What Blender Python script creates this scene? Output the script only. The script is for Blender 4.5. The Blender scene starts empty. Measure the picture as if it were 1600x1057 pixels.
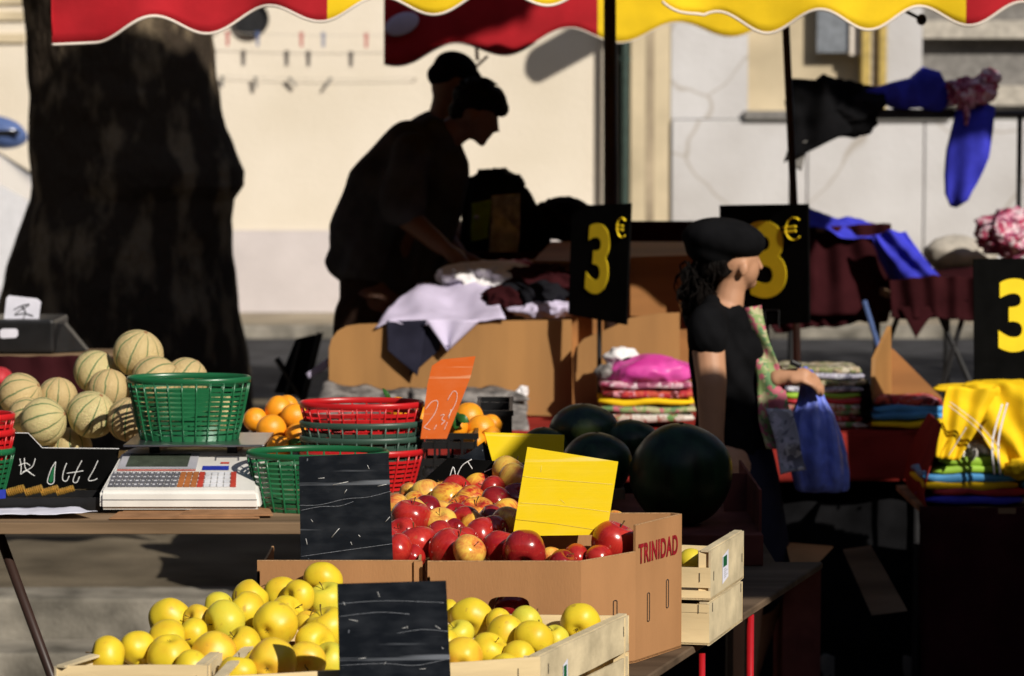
import bpy, bmesh, math, random
from mathutils import Vector, Matrix, noise, Euler
R = math.radians
PI = math.pi
rnd = random.Random(7)
sc = bpy.context.scene
col = sc.collection

# ------------------------------------------------------------------ camera
CAMZ = 1.62
YH = 200.0                      # picture row of the horizon (1600 px wide photograph)
PITCH = math.atan((528.5 - YH) * .000225)
cd = bpy.data.cameras.new('camera'); cam = bpy.data.objects.new('camera', cd); col.objects.link(cam)
cd.lens = 100; cd.sensor_width = 36; cd.clip_start = .1; cd.clip_end = 500
cam.location = (0, 0, CAMZ); cam.rotation_euler = (PI / 2 - PITCH, 0, 0)
cd.dof.use_dof = True; cd.dof.focus_distance = 5.7; cd.dof.aperture_fstop = 5.8; cd.dof.aperture_blades = 0
sc.camera = cam

# ------------------------------------------------------------------ light
SUN_AZ, SUN_EL = 35, 32         # degrees to the right of straight behind the camera; height
w = bpy.data.worlds.new('World'); sc.world = w; w.use_nodes = True
nt = w.node_tree; bg = nt.nodes['Background']
sky = nt.nodes.new('ShaderNodeTexSky'); sky.sky_type = 'NISHITA'; sky.sun_disc = False
sky.sun_elevation = R(SUN_EL); sky.sun_rotation = R(180 - SUN_AZ)
nt.links.new(sky.outputs[0], bg.inputs[0]); bg.inputs[1].default_value = 0.075
sd = bpy.data.lights.new('sun', 'SUN'); sd.energy = 5.0; sd.angle = R(.5); sd.color = (1, .93, .82)
sun = bpy.data.objects.new('sun', sd); col.objects.link(sun)
tosun = Vector((math.sin(R(SUN_AZ)) * math.cos(R(SUN_EL)), -math.cos(R(SUN_AZ)) * math.cos(R(SUN_EL)), math.sin(R(SUN_EL))))
sun.rotation_euler = tosun.to_track_quat('Z', 'Y').to_euler()
sc.view_settings.view_transform = 'Standard'; sc.view_settings.look = 'None'
sc.view_settings.exposure = 0.0; sc.view_settings.gamma = 1.0

def P(px, py, Y):
    """the point at distance Y on the sight line of one pixel of the photograph"""
    u = (px - 800) * .000225; v = (528.5 - py) * .000225
    y = math.cos(PITCH) + v * math.sin(PITCH); z = -math.sin(PITCH) + v * math.cos(PITCH)
    return Vector((u * Y / y, Y, CAMZ + z * Y / y))
def PZ(px, py, z):
    """the point at height z on the sight line of one pixel"""
    a = P(px, py, 1.0); k = (z - CAMZ) / (a.z - CAMZ)
    return Vector((a.x * k, k, z))
def S(Y): return .000225 * Y

# ------------------------------------------------------------------ materials
def M(name, c, rough=.7, var=.18, scale=18, bump=0., bscale=90, metal=0, spec=None, coat=0, c2=None, stretch=None,
      detail=5, sheen=0, thr=None, rnds=0, bdist=.002):
    m = bpy.data.materials.new(name); m.use_nodes = True
    N = m.node_tree.nodes; L = m.node_tree.links; b = N['Principled BSDF']
    tc = N.new('ShaderNodeTexCoord'); mp = N.new('ShaderNodeMapping')
    L.new(tc.outputs['Object'], mp.inputs[0])
    if stretch: mp.inputs['Scale'].default_value = stretch
    if rnds:
        oi = N.new('ShaderNodeObjectInfo'); mu = N.new('ShaderNodeMath'); mu.operation = 'MULTIPLY'; mu.inputs[1].default_value = 40
        cb = N.new('ShaderNodeCombineXYZ'); L.new(oi.outputs['Random'], mu.inputs[0])
        for i in range(3): L.new(mu.outputs[0], cb.inputs[i])
        L.new(cb.outputs[0], mp.inputs['Location'])
    nz = N.new('ShaderNodeTexNoise'); nz.inputs['Scale'].default_value = scale; nz.inputs['Detail'].default_value = detail
    L.new(mp.outputs[0], nz.inputs['Vector'])
    cr = N.new('ShaderNodeValToRGB'); e = cr.color_ramp.elements
    lo = c2 if c2 else tuple(x * (1 - var * 1.6) for x in c[:3])
    hi = c if c2 else tuple(min(1, x * (1 + var * .5)) for x in c[:3])
    a, bb = thr if thr else (.32, .68)
    e[0].position = a; e[0].color = (*lo, 1); e[1].position = bb; e[1].color = (*hi, 1)
    L.new(nz.outputs[0], cr.inputs[0]); L.new(cr.outputs[0], b.inputs['Base Color'])
    b.inputs['Roughness'].default_value = rough; b.inputs['Metallic'].default_value = metal
    if spec is None: spec = .04 if rough > .8 else .15 if rough > .6 else .4
    b.inputs['Specular IOR Level'].default_value = spec; b.inputs['Coat Weight'].default_value = coat
    b.inputs['Coat Roughness'].default_value = .12
    if sheen: b.inputs['Sheen Weight'].default_value = sheen
    if bump:
        n2 = N.new('ShaderNodeTexNoise'); n2.inputs['Scale'].default_value = bscale; n2.inputs['Detail'].default_value = 6
        L.new(mp.outputs[0], n2.inputs['Vector'])
        bp = N.new('ShaderNodeBump'); bp.inputs['Strength'].default_value = bump; bp.inputs['Distance'].default_value = bdist
        L.new(n2.outputs[0], bp.inputs['Height']); L.new(bp.outputs[0], b.inputs['Normal'])
    m['ramp'] = 1
    return m

def patterned(name, cols, scale=12, rough=.75, warp=.5):
    """printed cloth: blotches of several colours"""
    m = bpy.data.materials.new(name); m.use_nodes = True
    N = m.node_tree.nodes; L = m.node_tree.links; b = N['Principled BSDF']
    tc = N.new('ShaderNodeTexCoord'); v = N.new('ShaderNodeTexVoronoi'); v.inputs['Scale'].default_value = scale
    nz = N.new('ShaderNodeTexNoise'); nz.inputs['Scale'].default_value = scale * .7
    mx = N.new('ShaderNodeMixRGB'); mx.inputs[0].default_value = warp * .3
    L.new(tc.outputs['Object'], nz.inputs['Vector']); L.new(tc.outputs['Object'], mx.inputs[1]); L.new(nz.outputs['Color'], mx.inputs[2])
    L.new(mx.outputs[0], v.inputs['Vector'])
    cr = N.new('ShaderNodeValToRGB'); cr.color_ramp.interpolation = 'CONSTANT'
    e = cr.color_ramp.elements
    while len(e) < len(cols): e.new(.5)
    for i, c in enumerate(cols):
        e[i].position = i / len(cols); e[i].color = (*c, 1)
    sx = N.new('ShaderNodeSeparateColor'); L.new(v.outputs['Color'], sx.inputs[0])
    L.new(sx.outputs[0], cr.inputs[0]); L.new(cr.outputs[0], b.inputs['Base Color'])
    b.inputs['Roughness'].default_value = rough; b.inputs['Specular IOR Level'].default_value = .2
    return m

def apple_mat(name, base, blush, thr, streak=True, rough=.28, spots=True, coat=.25):
    m = bpy.data.materials.new(name); m.use_nodes = True
    N = m.node_tree.nodes; L = m.node_tree.links; b = N['Principled BSDF']
    tc = N.new('ShaderNodeTexCoord'); oi = N.new('ShaderNodeObjectInfo')
    mu = N.new('ShaderNodeMath'); mu.operation = 'MULTIPLY'; mu.inputs[1].default_value = 30
    L.new(oi.outputs['Random'], mu.inputs[0])
    cb = N.new('ShaderNodeCombineXYZ')
    for i in range(3): L.new(mu.outputs[0], cb.inputs[i])
    mp = N.new('ShaderNodeMapping'); L.new(tc.outputs['Object'], mp.inputs[0]); L.new(cb.outputs[0], mp.inputs['Location'])
    n1 = N.new('ShaderNodeTexNoise'); n1.inputs['Scale'].default_value = .95; n1.inputs['Detail'].default_value = 2
    L.new(mp.outputs[0], n1.inputs['Vector'])
    # streaks run from stem to calyx: noise over the angle round the axis
    mp2 = N.new('ShaderNodeMapping'); mp2.inputs['Scale'].default_value = (1, 1, .10)
    L.new(mp.outputs[0], mp2.inputs[0])
    n2 = N.new('ShaderNodeTexNoise'); n2.inputs['Scale'].default_value = 9; n2.inputs['Detail'].default_value = 4
    L.new(mp2.outputs[0], n2.inputs['Vector'])
    ad = N.new('ShaderNodeMath'); ad.operation = 'MULTIPLY_ADD'; ad.inputs[1].default_value = .45 if streak else .08
    L.new(n2.outputs[0], ad.inputs[0]); L.new(n1.outputs[0], ad.inputs[2])
    cr = N.new('ShaderNodeValToRGB'); e = cr.color_ramp.elements
    e[0].position = thr[0]; e[0].color = (*base, 1); e[1].position = thr[1]; e[1].color = (*blush, 1)
    L.new(ad.outputs[0], cr.inputs[0])
    out = cr.outputs[0]
    if spots:
        vo = N.new('ShaderNodeTexVoronoi'); vo.inputs['Scale'].default_value = 11
        L.new(mp.outputs[0], vo.inputs['Vector'])
        r2 = N.new('ShaderNodeValToRGB'); r2.color_ramp.elements[0].position = .05; r2.color_ramp.elements[0].color = (1, 1, 1, 1)
        r2.color_ramp.elements[1].position = .11; r2.color_ramp.elements[1].color = (0, 0, 0, 1)
        L.new(vo.outputs['Distance'], r2.inputs[0])
        mx = N.new('ShaderNodeMixRGB'); mx.inputs[2].default_value = (base[0] * .55, base[1] * .45, base[2] * .5, 1) if not streak else (.75, .5, .2, 1)
        ml = N.new('ShaderNodeMath'); ml.operation = 'MULTIPLY'; ml.inputs[1].default_value = .45
        L.new(r2.outputs[0], ml.inputs[0]); L.new(ml.outputs[0], mx.inputs[0]); L.new(out, mx.inputs[1]); out = mx.outputs[0]
        # bruises and russet
        n3 = N.new('ShaderNodeTexNoise'); n3.inputs['Scale'].default_value = 2.0; n3.inputs['Detail'].default_value = 6
        L.new(mp.outputs[0], n3.inputs['Vector'])
        r3 = N.new('ShaderNodeValToRGB'); r3.color_ramp.elements[0].position = .64; r3.color_ramp.elements[1].position = .74
        L.new(n3.outputs[0], r3.inputs[0])
        m3 = N.new('ShaderNodeMixRGB'); m3.inputs[2].default_value = (.3, .14, .04, 1)
        q = N.new('ShaderNodeMath'); q.operation = 'MULTIPLY'; q.inputs[1].default_value = .55
        L.new(r3.outputs[0], q.inputs[0]); L.new(q.outputs[0], m3.inputs[0]); L.new(out, m3.inputs[1]); out = m3.outputs[0]
    L.new(out, b.inputs['Base Color'])
    b.inputs['Roughness'].default_value = rough; b.inputs['Specular IOR Level'].default_value = .45
    b.inputs['Coat Weight'].default_value = coat; b.inputs['Coat Roughness'].default_value = .15
    b.inputs['Subsurface Weight'].default_value = .0
    n4 = N.new('ShaderNodeTexNoise'); n4.inputs['Scale'].default_value = 3; L.new(mp.outputs[0], n4.inputs['Vector'])
    bp = N.new('ShaderNodeBump'); bp.inputs['Strength'].default_value = .25; bp.inputs['Distance'].default_value = .001
    L.new(n4.outputs[0], bp.inputs['Height']); L.new(bp.outputs[0], b.inputs['Normal'])
    return m

def melon_mat():
    m = bpy.data.materials.new('melon_rind'); m.use_nodes = True
    N = m.node_tree.nodes; L = m.node_tree.links; b = N['Principled BSDF']
    tc = N.new('ShaderNodeTexCoord')
    n0 = N.new('ShaderNodeTexNoise'); n0.inputs['Scale'].default_value = 2.2; L.new(tc.outputs['Object'], n0.inputs['Vector'])
    sp = N.new('ShaderNodeSeparateXYZ'); L.new(tc.outputs['Object'], sp.inputs[0])
    at = N.new('ShaderNodeMath'); at.operation = 'ARCTAN2'; L.new(sp.outputs[1], at.inputs[0]); L.new(sp.outputs[0], at.inputs[1])
    k = N.new('ShaderNodeMath'); k.operation = 'MULTIPLY_ADD'; k.inputs[1].default_value = 10 / (2 * PI); L.new(at.outputs[0], k.inputs[0])
    k2 = N.new('ShaderNodeMath'); k2.operation = 'MULTIPLY'; k2.inputs[1].default_value = .22; L.new(n0.outputs[0], k2.inputs[0]); L.new(k2.outputs[0], k.inputs[2])
    fr = N.new('ShaderNodeMath'); fr.operation = 'FRACT'; L.new(k.outputs[0], fr.inputs[0])
    sb = N.new('ShaderNodeMath'); sb.operation = 'SUBTRACT'; sb.inputs[1].default_value = .5; L.new(fr.outputs[0], sb.inputs[0])
    ab = N.new('ShaderNodeMath'); ab.operation = 'ABSOLUTE'; L.new(sb.outputs[0], ab.inputs[0])
    r = N.new('ShaderNodeValToRGB'); r.color_ramp.elements[0].position = .02; r.color_ramp.elements[0].color = (1, 1, 1, 1)
    r.color_ramp.elements[1].position = .085; r.color_ramp.elements[1].color = (0, 0, 0, 1); L.new(ab.outputs[0], r.inputs[0])
    # netting
    nw = N.new('ShaderNodeTexNoise'); nw.inputs['Scale'].default_value = 4; L.new(tc.outputs['Object'], nw.inputs['Vector'])
    mw = N.new('ShaderNodeMixRGB'); mw.inputs[0].default_value = .10; L.new(tc.outputs['Object'], mw.inputs[1]); L.new(nw.outputs['Color'], mw.inputs[2])
    v = N.new('ShaderNodeTexVoronoi'); v.feature = 'DISTANCE_TO_EDGE'; v.inputs['Scale'].default_value = 13; L.new(mw.outputs[0], v.inputs['Vector'])
    rn = N.new('ShaderNodeValToRGB'); rn.color_ramp.elements[0].position = .02; rn.color_ramp.elements[0].color = (1, 1, 1, 1)
    rn.color_ramp.elements[1].position = .14; rn.color_ramp.elements[1].color = (0, 0, 0, 1); L.new(v.outputs[0], rn.inputs[0])
    oi = N.new('ShaderNodeObjectInfo')
    base = N.new('ShaderNodeMixRGB'); base.inputs[1].default_value = (.54, .37, .17, 1); base.inputs[2].default_value = (.54, .48, .22, 1)
    L.new(oi.outputs['Random'], base.inputs[0])
    c1 = N.new('ShaderNodeMixRGB'); c1.inputs[2].default_value = (.58, .44, .22, 1); L.new(rn.outputs[0], c1.inputs[0]); L.new(base.outputs[0], c1.inputs[1])
    c2 = N.new('ShaderNodeMixRGB'); c2.inputs[2].default_value = (.08, .16, .055, 1); L.new(r.outputs[0], c2.inputs[0]); L.new(c1.outputs[0], c2.inputs[1])
    L.new(c2.outputs[0], b.inputs['Base Color']); b.inputs['Roughness'].default_value = .62
    bp = N.new('ShaderNodeBump'); bp.inputs['Strength'].default_value = .7; bp.inputs['Distance'].default_value = .0015
    L.new(rn.outputs[0], bp.inputs['Height']); L.new(bp.outputs[0], b.inputs['Normal'])
    return m

def awning_mat(name, red, yellow, edge_x):
    return None

MT = {}
def mats():
    MT['cream'] = M('cream_render', (.73, .66, .56), .9, .10, .8, .5, 25, c2=(.62, .55, .44), thr=(.2, .6), detail=9, bdist=.01)
    MT['plinth'] = M('grey_plinth', (.60, .55, .55), .9, .10, 1.5, .4, 25, bdist=.01)
    MT['stone'] = M('white_stone', (.60, .59, .60), .9, .3, .7, .5, 20, c2=(.42, .40, .39), thr=(.3, .62), detail=8, bdist=.01); cracks(MT['stone'])  # wide grey variation in the albedo imitates broad soft shadows
    MT['darkstone'] = M('dark_stone', (.10, .085, .07), .95, .3, 2)
    MT['beige'] = M('beige_render', (.62, .52, .36), .9, .2, 1.2)
    MT['stain'] = M('stained_render', (.42, .34, .24), .9, .3, 2)
    MT['darkgreen'] = M('dark_green_paint', (.035, .06, .05), .5)
    MT['shutter'] = M('grey_shutter', (.21, .2, .19), .7)
    MT['shutterlight'] = M('light_grey_paint', (.48, .44, .38), .7)
    MT['ochre'] = M('ochre_paint', (.5, .36, .1), .6)
    MT['glass'] = M('dim_glass', (.22, .24, .27), .15, spec=.6)
    MT['asphalt'] = M('asphalt', (.055, .055, .06), .9, .3, 3, .4, 120)
    MT['walk'] = M('pavement', (.34, .29, .22), .9, .25, 1.5, .3, 60)
    MT['plaza'] = M('worn_paving', (.17, .14, .10), .95, .35, 2.2, .5, 60, bdist=.006)
    MT['kerb'] = M('kerb_stone', (.25, .23, .195), .9, .4, 5, .6, 60, bdist=.006)
    MT['bark'] = M('plane_bark', (.17, .13, .085), .95, .4, 5, 1, 26, c2=(.045, .034, .025), stretch=(1.4, 1.4, .6), thr=(.50, .62), detail=9, bdist=.03)
    MT['leafy'] = M('leaf', (.07, .1, .03), .7, .4, 3)
    MT['red_cv'] = M('red_canvas', (.42, .014, .022), .8, .15, 6, .3, 60)
    MT['yel_cv'] = M('yellow_canvas', (.83, .56, .015), .8, .10, 6, .3, 60)
    MT['trim'] = M('white_trim', (.78, .70, .62), .8, .05)
    MT['pole'] = M('dark_red_pole', (.035, .018, .014), .45, .2, 12)
    MT['redpole'] = M('red_pole', (.42, .01, .015), .25, .1, coat=.5)
    MT['rail'] = M('black_steel', (.02, .02, .022), .4)
    MT['plank'] = M('grey_plank', (.30, .20, .12), .85, .35, 9, .5, 60, stretch=(.12, 1, 1), bdist=.004)
    MT['darkplank'] = M('dark_plank', (.13, .09, .06), .85, .35, 9, .5, 60, stretch=(.12, 1, 1), bdist=.004)  # darker copy of the grey plank, shade put into the colour
    MT['plywood'] = M('plywood', (.35, .175, .055), .6, .16, 7, .15, 60, stretch=(1, 1, .15))
    MT['plywood2'] = M('plywood_orange', (.34, .145, .04), .6, .2, 9, .15, 60, stretch=(.15, 1, 1))
    MT['cratewood'] = M('poplar_wood', (.74, .58, .33), .75, .16, 10, .3, 90, stretch=(.25, .25, 1.6))
    MT['crateside'] = M('poplar_sheet', (.62, .52, .34), .8, .2, 14, .4, 120)
    MT['card'] = M('cardboard', (.37, .19, .085), .9, .12, 8, .25, 260, stretch=(1, 1, .3))
    MT['card_edge'] = M('cardboard_edge', (.48, .29, .15), .9, .3, 300)
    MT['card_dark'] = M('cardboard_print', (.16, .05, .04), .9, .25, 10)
    MT['redink'] = M('red_ink', (.30, .012, .02), .8, .3, 60)
    MT['slate'] = slate_mat('slate', (.006, .008, .012))
    MT['yboard'] = slate_mat('yellow_board', (.80, .58, .012), (.9, .80, .35), .6)
    MT['oboard'] = slate_mat('orange_board', (.62, .12, .02), (.8, .5, .3), .9)
    MT['blk'] = M('black_board', (.0035, .0035, .0035), .85, .2, spec=.03)
    MT['sgnyellow'] = M('sign_yellow', (.86, .62, .02), .7, .04)
    MT['chalk'] = M('chalk', (.75, .75, .75), .95, .2, 200)
    MT['greenp'] = M('green_plastic', (.012, .12, .045), .3, .12, 8, spec=.5)
    MT['dgreenp'] = M('dull_green_plastic', (.035, .075, .055), .38, .12, 8)
    MT['redp'] = M('red_plastic', (.50, .012, .015), .3, .12, 8)
    MT['blackp'] = M('black_plastic', (.012, .012, .013), .35, .2, 20)
    MT['whitep'] = M('white_plastic', (.72, .70, .66), .42, .08, 12)
    MT['greyp'] = M('grey_plastic', (.38, .38, .42), .45, .1)
    MT['lcd'] = M('lcd', (.06, .075, .055), .12, .15, 40, spec=.6)
    MT['keydark'] = M('grey_keys', (.13, .13, .15), .5)
    MT['keyred'] = M('red_keys', (.5, .05, .03), .5)
    MT['keyorange'] = M('orange_keys', (.42, .14, .04), .5)
    MT['keywhite'] = M('white_keys', (.7, .7, .74), .5)
    MT['bluelabel'] = M('blue_label', (.02, .04, .4), .5)
    MT['steel'] = M('steel', (.45, .46, .5), .28, .1, 40, metal=1)
    MT['brass'] = M('brass', (.85, .50, .10), .3, .2, 60, metal=.6)
    MT['yapple'] = apple_mat('yellow_apple_skin', (.70, .53, .025), (.66, .42, .02), (.5, .8), False, .43, coat=.0)
    MT['gapple'] = apple_mat('greenish_apple_skin', (.60, .55, .05), (.68, .52, .03), (.4, .75), False, .43, coat=.0)
    MT['oapple'] = apple_mat('blushed_yellow_apple_skin', (.72, .50, .03), (.66, .26, .025), (.48, .9), False, .43, coat=.0)
    MT['rapple'] = apple_mat('red_apple_skin', (.46, .03, .02), (.28, .008, .01), (.5, .95), True, .22)
    MT['dapple'] = apple_mat('dark_red_apple_skin', (.30, .015, .015), (.15, .004, .008), (.5, .9), True, .2)
    MT['bapple'] = apple_mat('two_tone_apple_skin', (.78, .44, .05), (.45, .025, .015), (.60, .84), True, .28)
    MT['papple'] = apple_mat('pale_two_tone_apple_skin', (.76, .48, .08), (.52, .09, .03), (.62, .95), True, .3)
    MT['stem'] = M('stem', (.10, .06, .025), .9)
    MT['orange'] = M('orange_peel', (.88, .33, .012), .38, .10, 1.6, .5, 20, spec=.5, rnds=1, bdist=.0012)
    MT['leaf'] = M('fruit_leaf', (.03, .12, .02), .4, .2)
    MT['melon'] = melon_mat()
    MT['wmelon'] = M('watermelon_rind', (.016, .042, .015), .35, .3, 2.4, c2=(.004, .010, .004), stretch=(1.5, 1.5, .2), spec=.25, rnds=1)
    MT['wmelon_patch'] = patch_mat(); MT['chalkdim'] = M('faint_chalk', (.30, .32, .36), .95, .3, 200); MT['ycrease'] = M('yellow_crease', (.80, .72, .30), .9, .1)
    MT['lilac'] = M('lilac_cloth', (.55, .50, .68), .9, .1, 8)
    MT['whitecl'] = M('white_cloth', (.75, .73, .75), .9, .1, 8)
    MT['greycl'] = M('grey_sheet', (.30, .28, .27), .7, .2, 22, .5, 40, c2=(.07, .065, .065), bdist=.01)
    MT['darkcl'] = M('dark_cloth', (.012, .012, .016), .85, .3, 9)
    MT['navycl'] = M('navy_cloth', (.02, .02, .035), .9, .2, 9)
    MT['bluecl'] = M('royal_blue_cloth', (.045, .05, .55), .8, .25, 7)
    MT['pinkcl'] = M('pink_cloth', (.72, .10, .42), .45, .35, 28, stretch=(.2, 1, 1), c2=(.52, .03, .26))
    MT['roseclu'] = patterned('rose_checked_cloth', [(.55, .22, .32), (.7, .55, .6), (.4, .06, .12), (.6, .35, .42), (.25, .06, .12)], 30)
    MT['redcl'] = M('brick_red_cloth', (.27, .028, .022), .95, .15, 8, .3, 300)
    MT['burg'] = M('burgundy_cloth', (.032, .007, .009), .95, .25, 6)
    MT['yelcl'] = M('yellow_cloth', (.86, .55, .01), .75, .12, 9)
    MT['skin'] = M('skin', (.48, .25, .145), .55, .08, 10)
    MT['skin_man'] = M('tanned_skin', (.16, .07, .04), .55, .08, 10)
    MT['hair'] = M('dark_hair', (.006, .0045, .004), .6, .5, 60, 1, 120, stretch=(1, 1, .3), bdist=.01, spec=.06)
    MT['blackcl'] = M('black_cloth', (.007, .007, .008), .95, .3, 10, .3, 120)
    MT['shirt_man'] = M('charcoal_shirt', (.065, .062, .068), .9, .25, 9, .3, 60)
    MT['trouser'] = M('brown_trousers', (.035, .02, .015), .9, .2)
    MT['baggie'] = M('blue_plastic_bag', (.20, .27, .95), .3, .25, 14, .6, 30, bdist=.01)
    MT['paper'] = M('white_paper', (.68, .68, .78), .8, .1, 10)
    MT['kraft'] = M('brown_paper', (.34, .18, .09), .85, .2, 14)
    MT['carwhite'] = M('white_car_paint', (.7, .7, .74), .3, .05, coat=.6)
    MT['carblue'] = M('blue_mirror_shell', (.09, .14, .32), .25, .1, coat=.6)
    MT['tyre'] = M('tyre', (.02, .02, .02), .8)
    MT['greencl'] = M('green_cloth', (.30, .52, .04), .6, .15, 12)
    MT['cyancl'] = M('sky_blue_cloth', (.07, .30, .62), .6, .2, 12)
    MT['redfold'] = M('red_folded_cloth', (.5, .03, .04), .6, .2, 12)
    MT['film'] = M('creased_film', (.62, .60, .58), .2, .3, 30, .8, 40, spec=.7, bdist=.01)
    for k, cs in dict(mixA=[(.38, .3, .2), (.12, .1, .07), (.5, .45, .35), (.2, .22, .1)],
                      mixB=[(.42, .03, .04), (.6, .25, .3), (.12, .02, .02), (.5, .08, .05)],
                      mixC=[(.5, .42, .36), (.35, .12, .1), (.12, .25, .08), (.6, .55, .5)],
                      mixD=[(.3, .3, .36), (.55, .55, .62), (.15, .15, .2), (.42, .4, .5)],
                      mixE=[(.22, .3, .12), (.45, .12, .16), (.12, .22, .1), (.4, .38, .22)]).items():
        MT[k] = patterned('printed_cloth_' + k[-1].lower(), cs, 34)

def patch_mat():
    m = M('watermelon_rind_with_ground_spot', (.016, .042, .015), .35, .3, 2.4, c2=(.004, .010, .004), stretch=(1.5, 1.5, .2))
    N = m.node_tree.nodes; L = m.node_tree.links; b = N['Principled BSDF']; src = b.inputs['Base Color'].links[0].from_socket
    tc = N.new('ShaderNodeTexCoord'); d = N.new('ShaderNodeVectorMath'); d.operation = 'DISTANCE'; d.inputs[1].default_value = (.05, -.98, .1); L.new(tc.outputs['Object'], d.inputs[0])
    n = N.new('ShaderNodeTexNoise'); n.inputs['Scale'].default_value = 5; L.new(tc.outputs['Object'], n.inputs['Vector'])
    a = N.new('ShaderNodeMath'); a.operation = 'MULTIPLY_ADD'; a.inputs[1].default_value = .25; L.new(n.outputs[0], a.inputs[0]); L.new(d.outputs['Value'], a.inputs[2])
    r = N.new('ShaderNodeValToRGB'); r.color_ramp.elements[0].position = .25; r.color_ramp.elements[0].color = (1, 1, 1, 1); r.color_ramp.elements[1].position = .6; r.color_ramp.elements[1].color = (0, 0, 0, 1); L.new(a.outputs[0], r.inputs[0])
    mx = N.new('ShaderNodeMixRGB'); mx.inputs[2].default_value = (.22, .28, .06, 1); L.new(r.outputs[0], mx.inputs[0]); L.new(src, mx.inputs[1]); L.new(mx.outputs[0], b.inputs['Base Color'])
    return m
def cracks(m):
    N = m.node_tree.nodes; L = m.node_tree.links; b = N['Principled BSDF']; src = b.inputs['Base Color'].links[0].from_socket
    tc = N.new('ShaderNodeTexCoord'); nn = N.new('ShaderNodeTexNoise'); nn.inputs['Scale'].default_value = 1.2
    L.new(tc.outputs['Object'], nn.inputs['Vector']); mx = N.new('ShaderNodeMixRGB'); mx.inputs[0].default_value = .4
    L.new(tc.outputs['Object'], mx.inputs[1]); L.new(nn.outputs['Color'], mx.inputs[2])
    v = N.new('ShaderNodeTexVoronoi'); v.feature = 'DISTANCE_TO_EDGE'; v.inputs['Scale'].default_value = .9; L.new(mx.outputs[0], v.inputs['Vector'])
    r = N.new('ShaderNodeValToRGB'); r.color_ramp.elements[0].position = .0; r.color_ramp.elements[0].color = (.72, .67, .6, 1); r.color_ramp.elements[1].position = .008; r.color_ramp.elements[1].color = (1, 1, 1, 1)
    L.new(v.outputs[0], r.inputs[0]); mu = N.new('ShaderNodeMixRGB'); mu.blend_type = 'MULTIPLY'; mu.inputs[0].default_value = 1
    L.new(src, mu.inputs[1]); L.new(r.outputs[0], mu.inputs[2]); L.new(mu.outputs[0], b.inputs['Base Color'])

def slate_mat(name, c, mark=(.35, .38, .44), wear=.55):
    """painted board with horizontal scratches and wiped marks"""
    m = bpy.data.materials.new(name); m.use_nodes = True
    N = m.node_tree.nodes; L = m.node_tree.links; b = N['Principled BSDF']
    tc = N.new('ShaderNodeTexCoord')
    def layer(sc_, st, lo, hi, detail=6):
        mp = N.new('ShaderNodeMapping'); mp.inputs['Scale'].default_value = st; L.new(tc.outputs['Object'], mp.inputs[0])
        nz = N.new('ShaderNodeTexNoise'); nz.inputs['Scale'].default_value = sc_; nz.inputs['Detail'].default_value = detail
        L.new(mp.outputs[0], nz.inputs['Vector'])
        r = N.new('ShaderNodeValToRGB'); r.color_ramp.elements[0].position = lo; r.color_ramp.elements[1].position = hi
        L.new(nz.outputs[0], r.inputs[0]); return r.outputs[0], nz
    smear, nz1 = layer(26, (.7, 1, 1.6), .42, .80)
    scr, _ = layer(17, (.12, .3, 3.4), .60, .70, 5)
    pts, _ = layer(110, (1, 1, .6), .735, .77, 3)
    a1 = N.new('ShaderNodeMath'); a1.operation = 'MULTIPLY'; a1.inputs[1].default_value = .09 * wear; L.new(smear, a1.inputs[0])
    a2 = N.new('ShaderNodeMath'); a2.operation = 'MULTIPLY_ADD'; a2.inputs[1].default_value = .75 * wear; L.new(scr, a2.inputs[0]); L.new(a1.outputs[0], a2.inputs[2])
    a3 = N.new('ShaderNodeMath'); a3.operation = 'MULTIPLY_ADD'; a3.inputs[1].default_value = .8 * wear; L.new(pts, a3.inputs[0]); L.new(a2.outputs[0], a3.inputs[2])
    a3.use_clamp = True
    mx = N.new('ShaderNodeMixRGB'); mx.inputs[1].default_value = (*c, 1); mx.inputs[2].default_value = (*mark, 1)
    L.new(a3.outputs[0], mx.inputs[0]); L.new(mx.outputs[0], b.inputs['Base Color'])
    b.inputs['Roughness'].default_value = .6; b.inputs['Specular IOR Level'].default_value = .07
    mp = N.new('ShaderNodeMapping'); mp.inputs['Scale'].default_value = (.05, 1, 3); L.new(tc.outputs['Object'], mp.inputs[0])
    nb = N.new('ShaderNodeTexNoise'); nb.inputs['Scale'].default_value = 90; L.new(mp.outputs[0], nb.inputs['Vector'])
    bp = N.new('ShaderNodeBump'); bp.inputs['Strength'].default_value = .25; bp.inputs['Distance'].default_value = .001
    L.new(nb.outputs[0], bp.inputs['Height']); L.new(bp.outputs[0], b.inputs['Normal'])
    return m
mats()

# ------------------------------------------------------------------ object helpers
WM = {}
def wm(o): return WM.get(o.name, Matrix())
def tag(o, label=None, cat=None, group=None, kind=None):
    if label: o['label'] = label
    if cat: o['category'] = cat
    if group: o['group'] = group
    if kind: o['kind'] = kind
    return o
def thing(name, label, cat, loc=(0, 0, 0), rz=0, group=None):
    o = bpy.data.objects.new(name, None); col.objects.link(o); o.empty_display_size = .05
    o.location = loc; o.rotation_euler = (0, 0, rz)
    WM[o.name] = Matrix.Translation(Vector(loc)) @ Matrix.Rotation(rz, 4, 'Z')
    return tag(o, label, cat, group)
def link_mesh(name, me, parent=None):
    o = bpy.data.objects.new(name, me); col.objects.link(o)
    if parent:
        me.transform(wm(parent).inverted()); o.parent = parent; WM[o.name] = wm(parent)
    else:
        vs = [v.co for v in me.vertices]
        c = Vector(((min(v.x for v in vs) + max(v.x for v in vs)) / 2, (min(v.y for v in vs) + max(v.y for v in vs)) / 2, min(v.z for v in vs)))
        me.transform(Matrix.Translation(-c)); o.location = c; WM[o.name] = Matrix.Translation(c)
    return o
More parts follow.
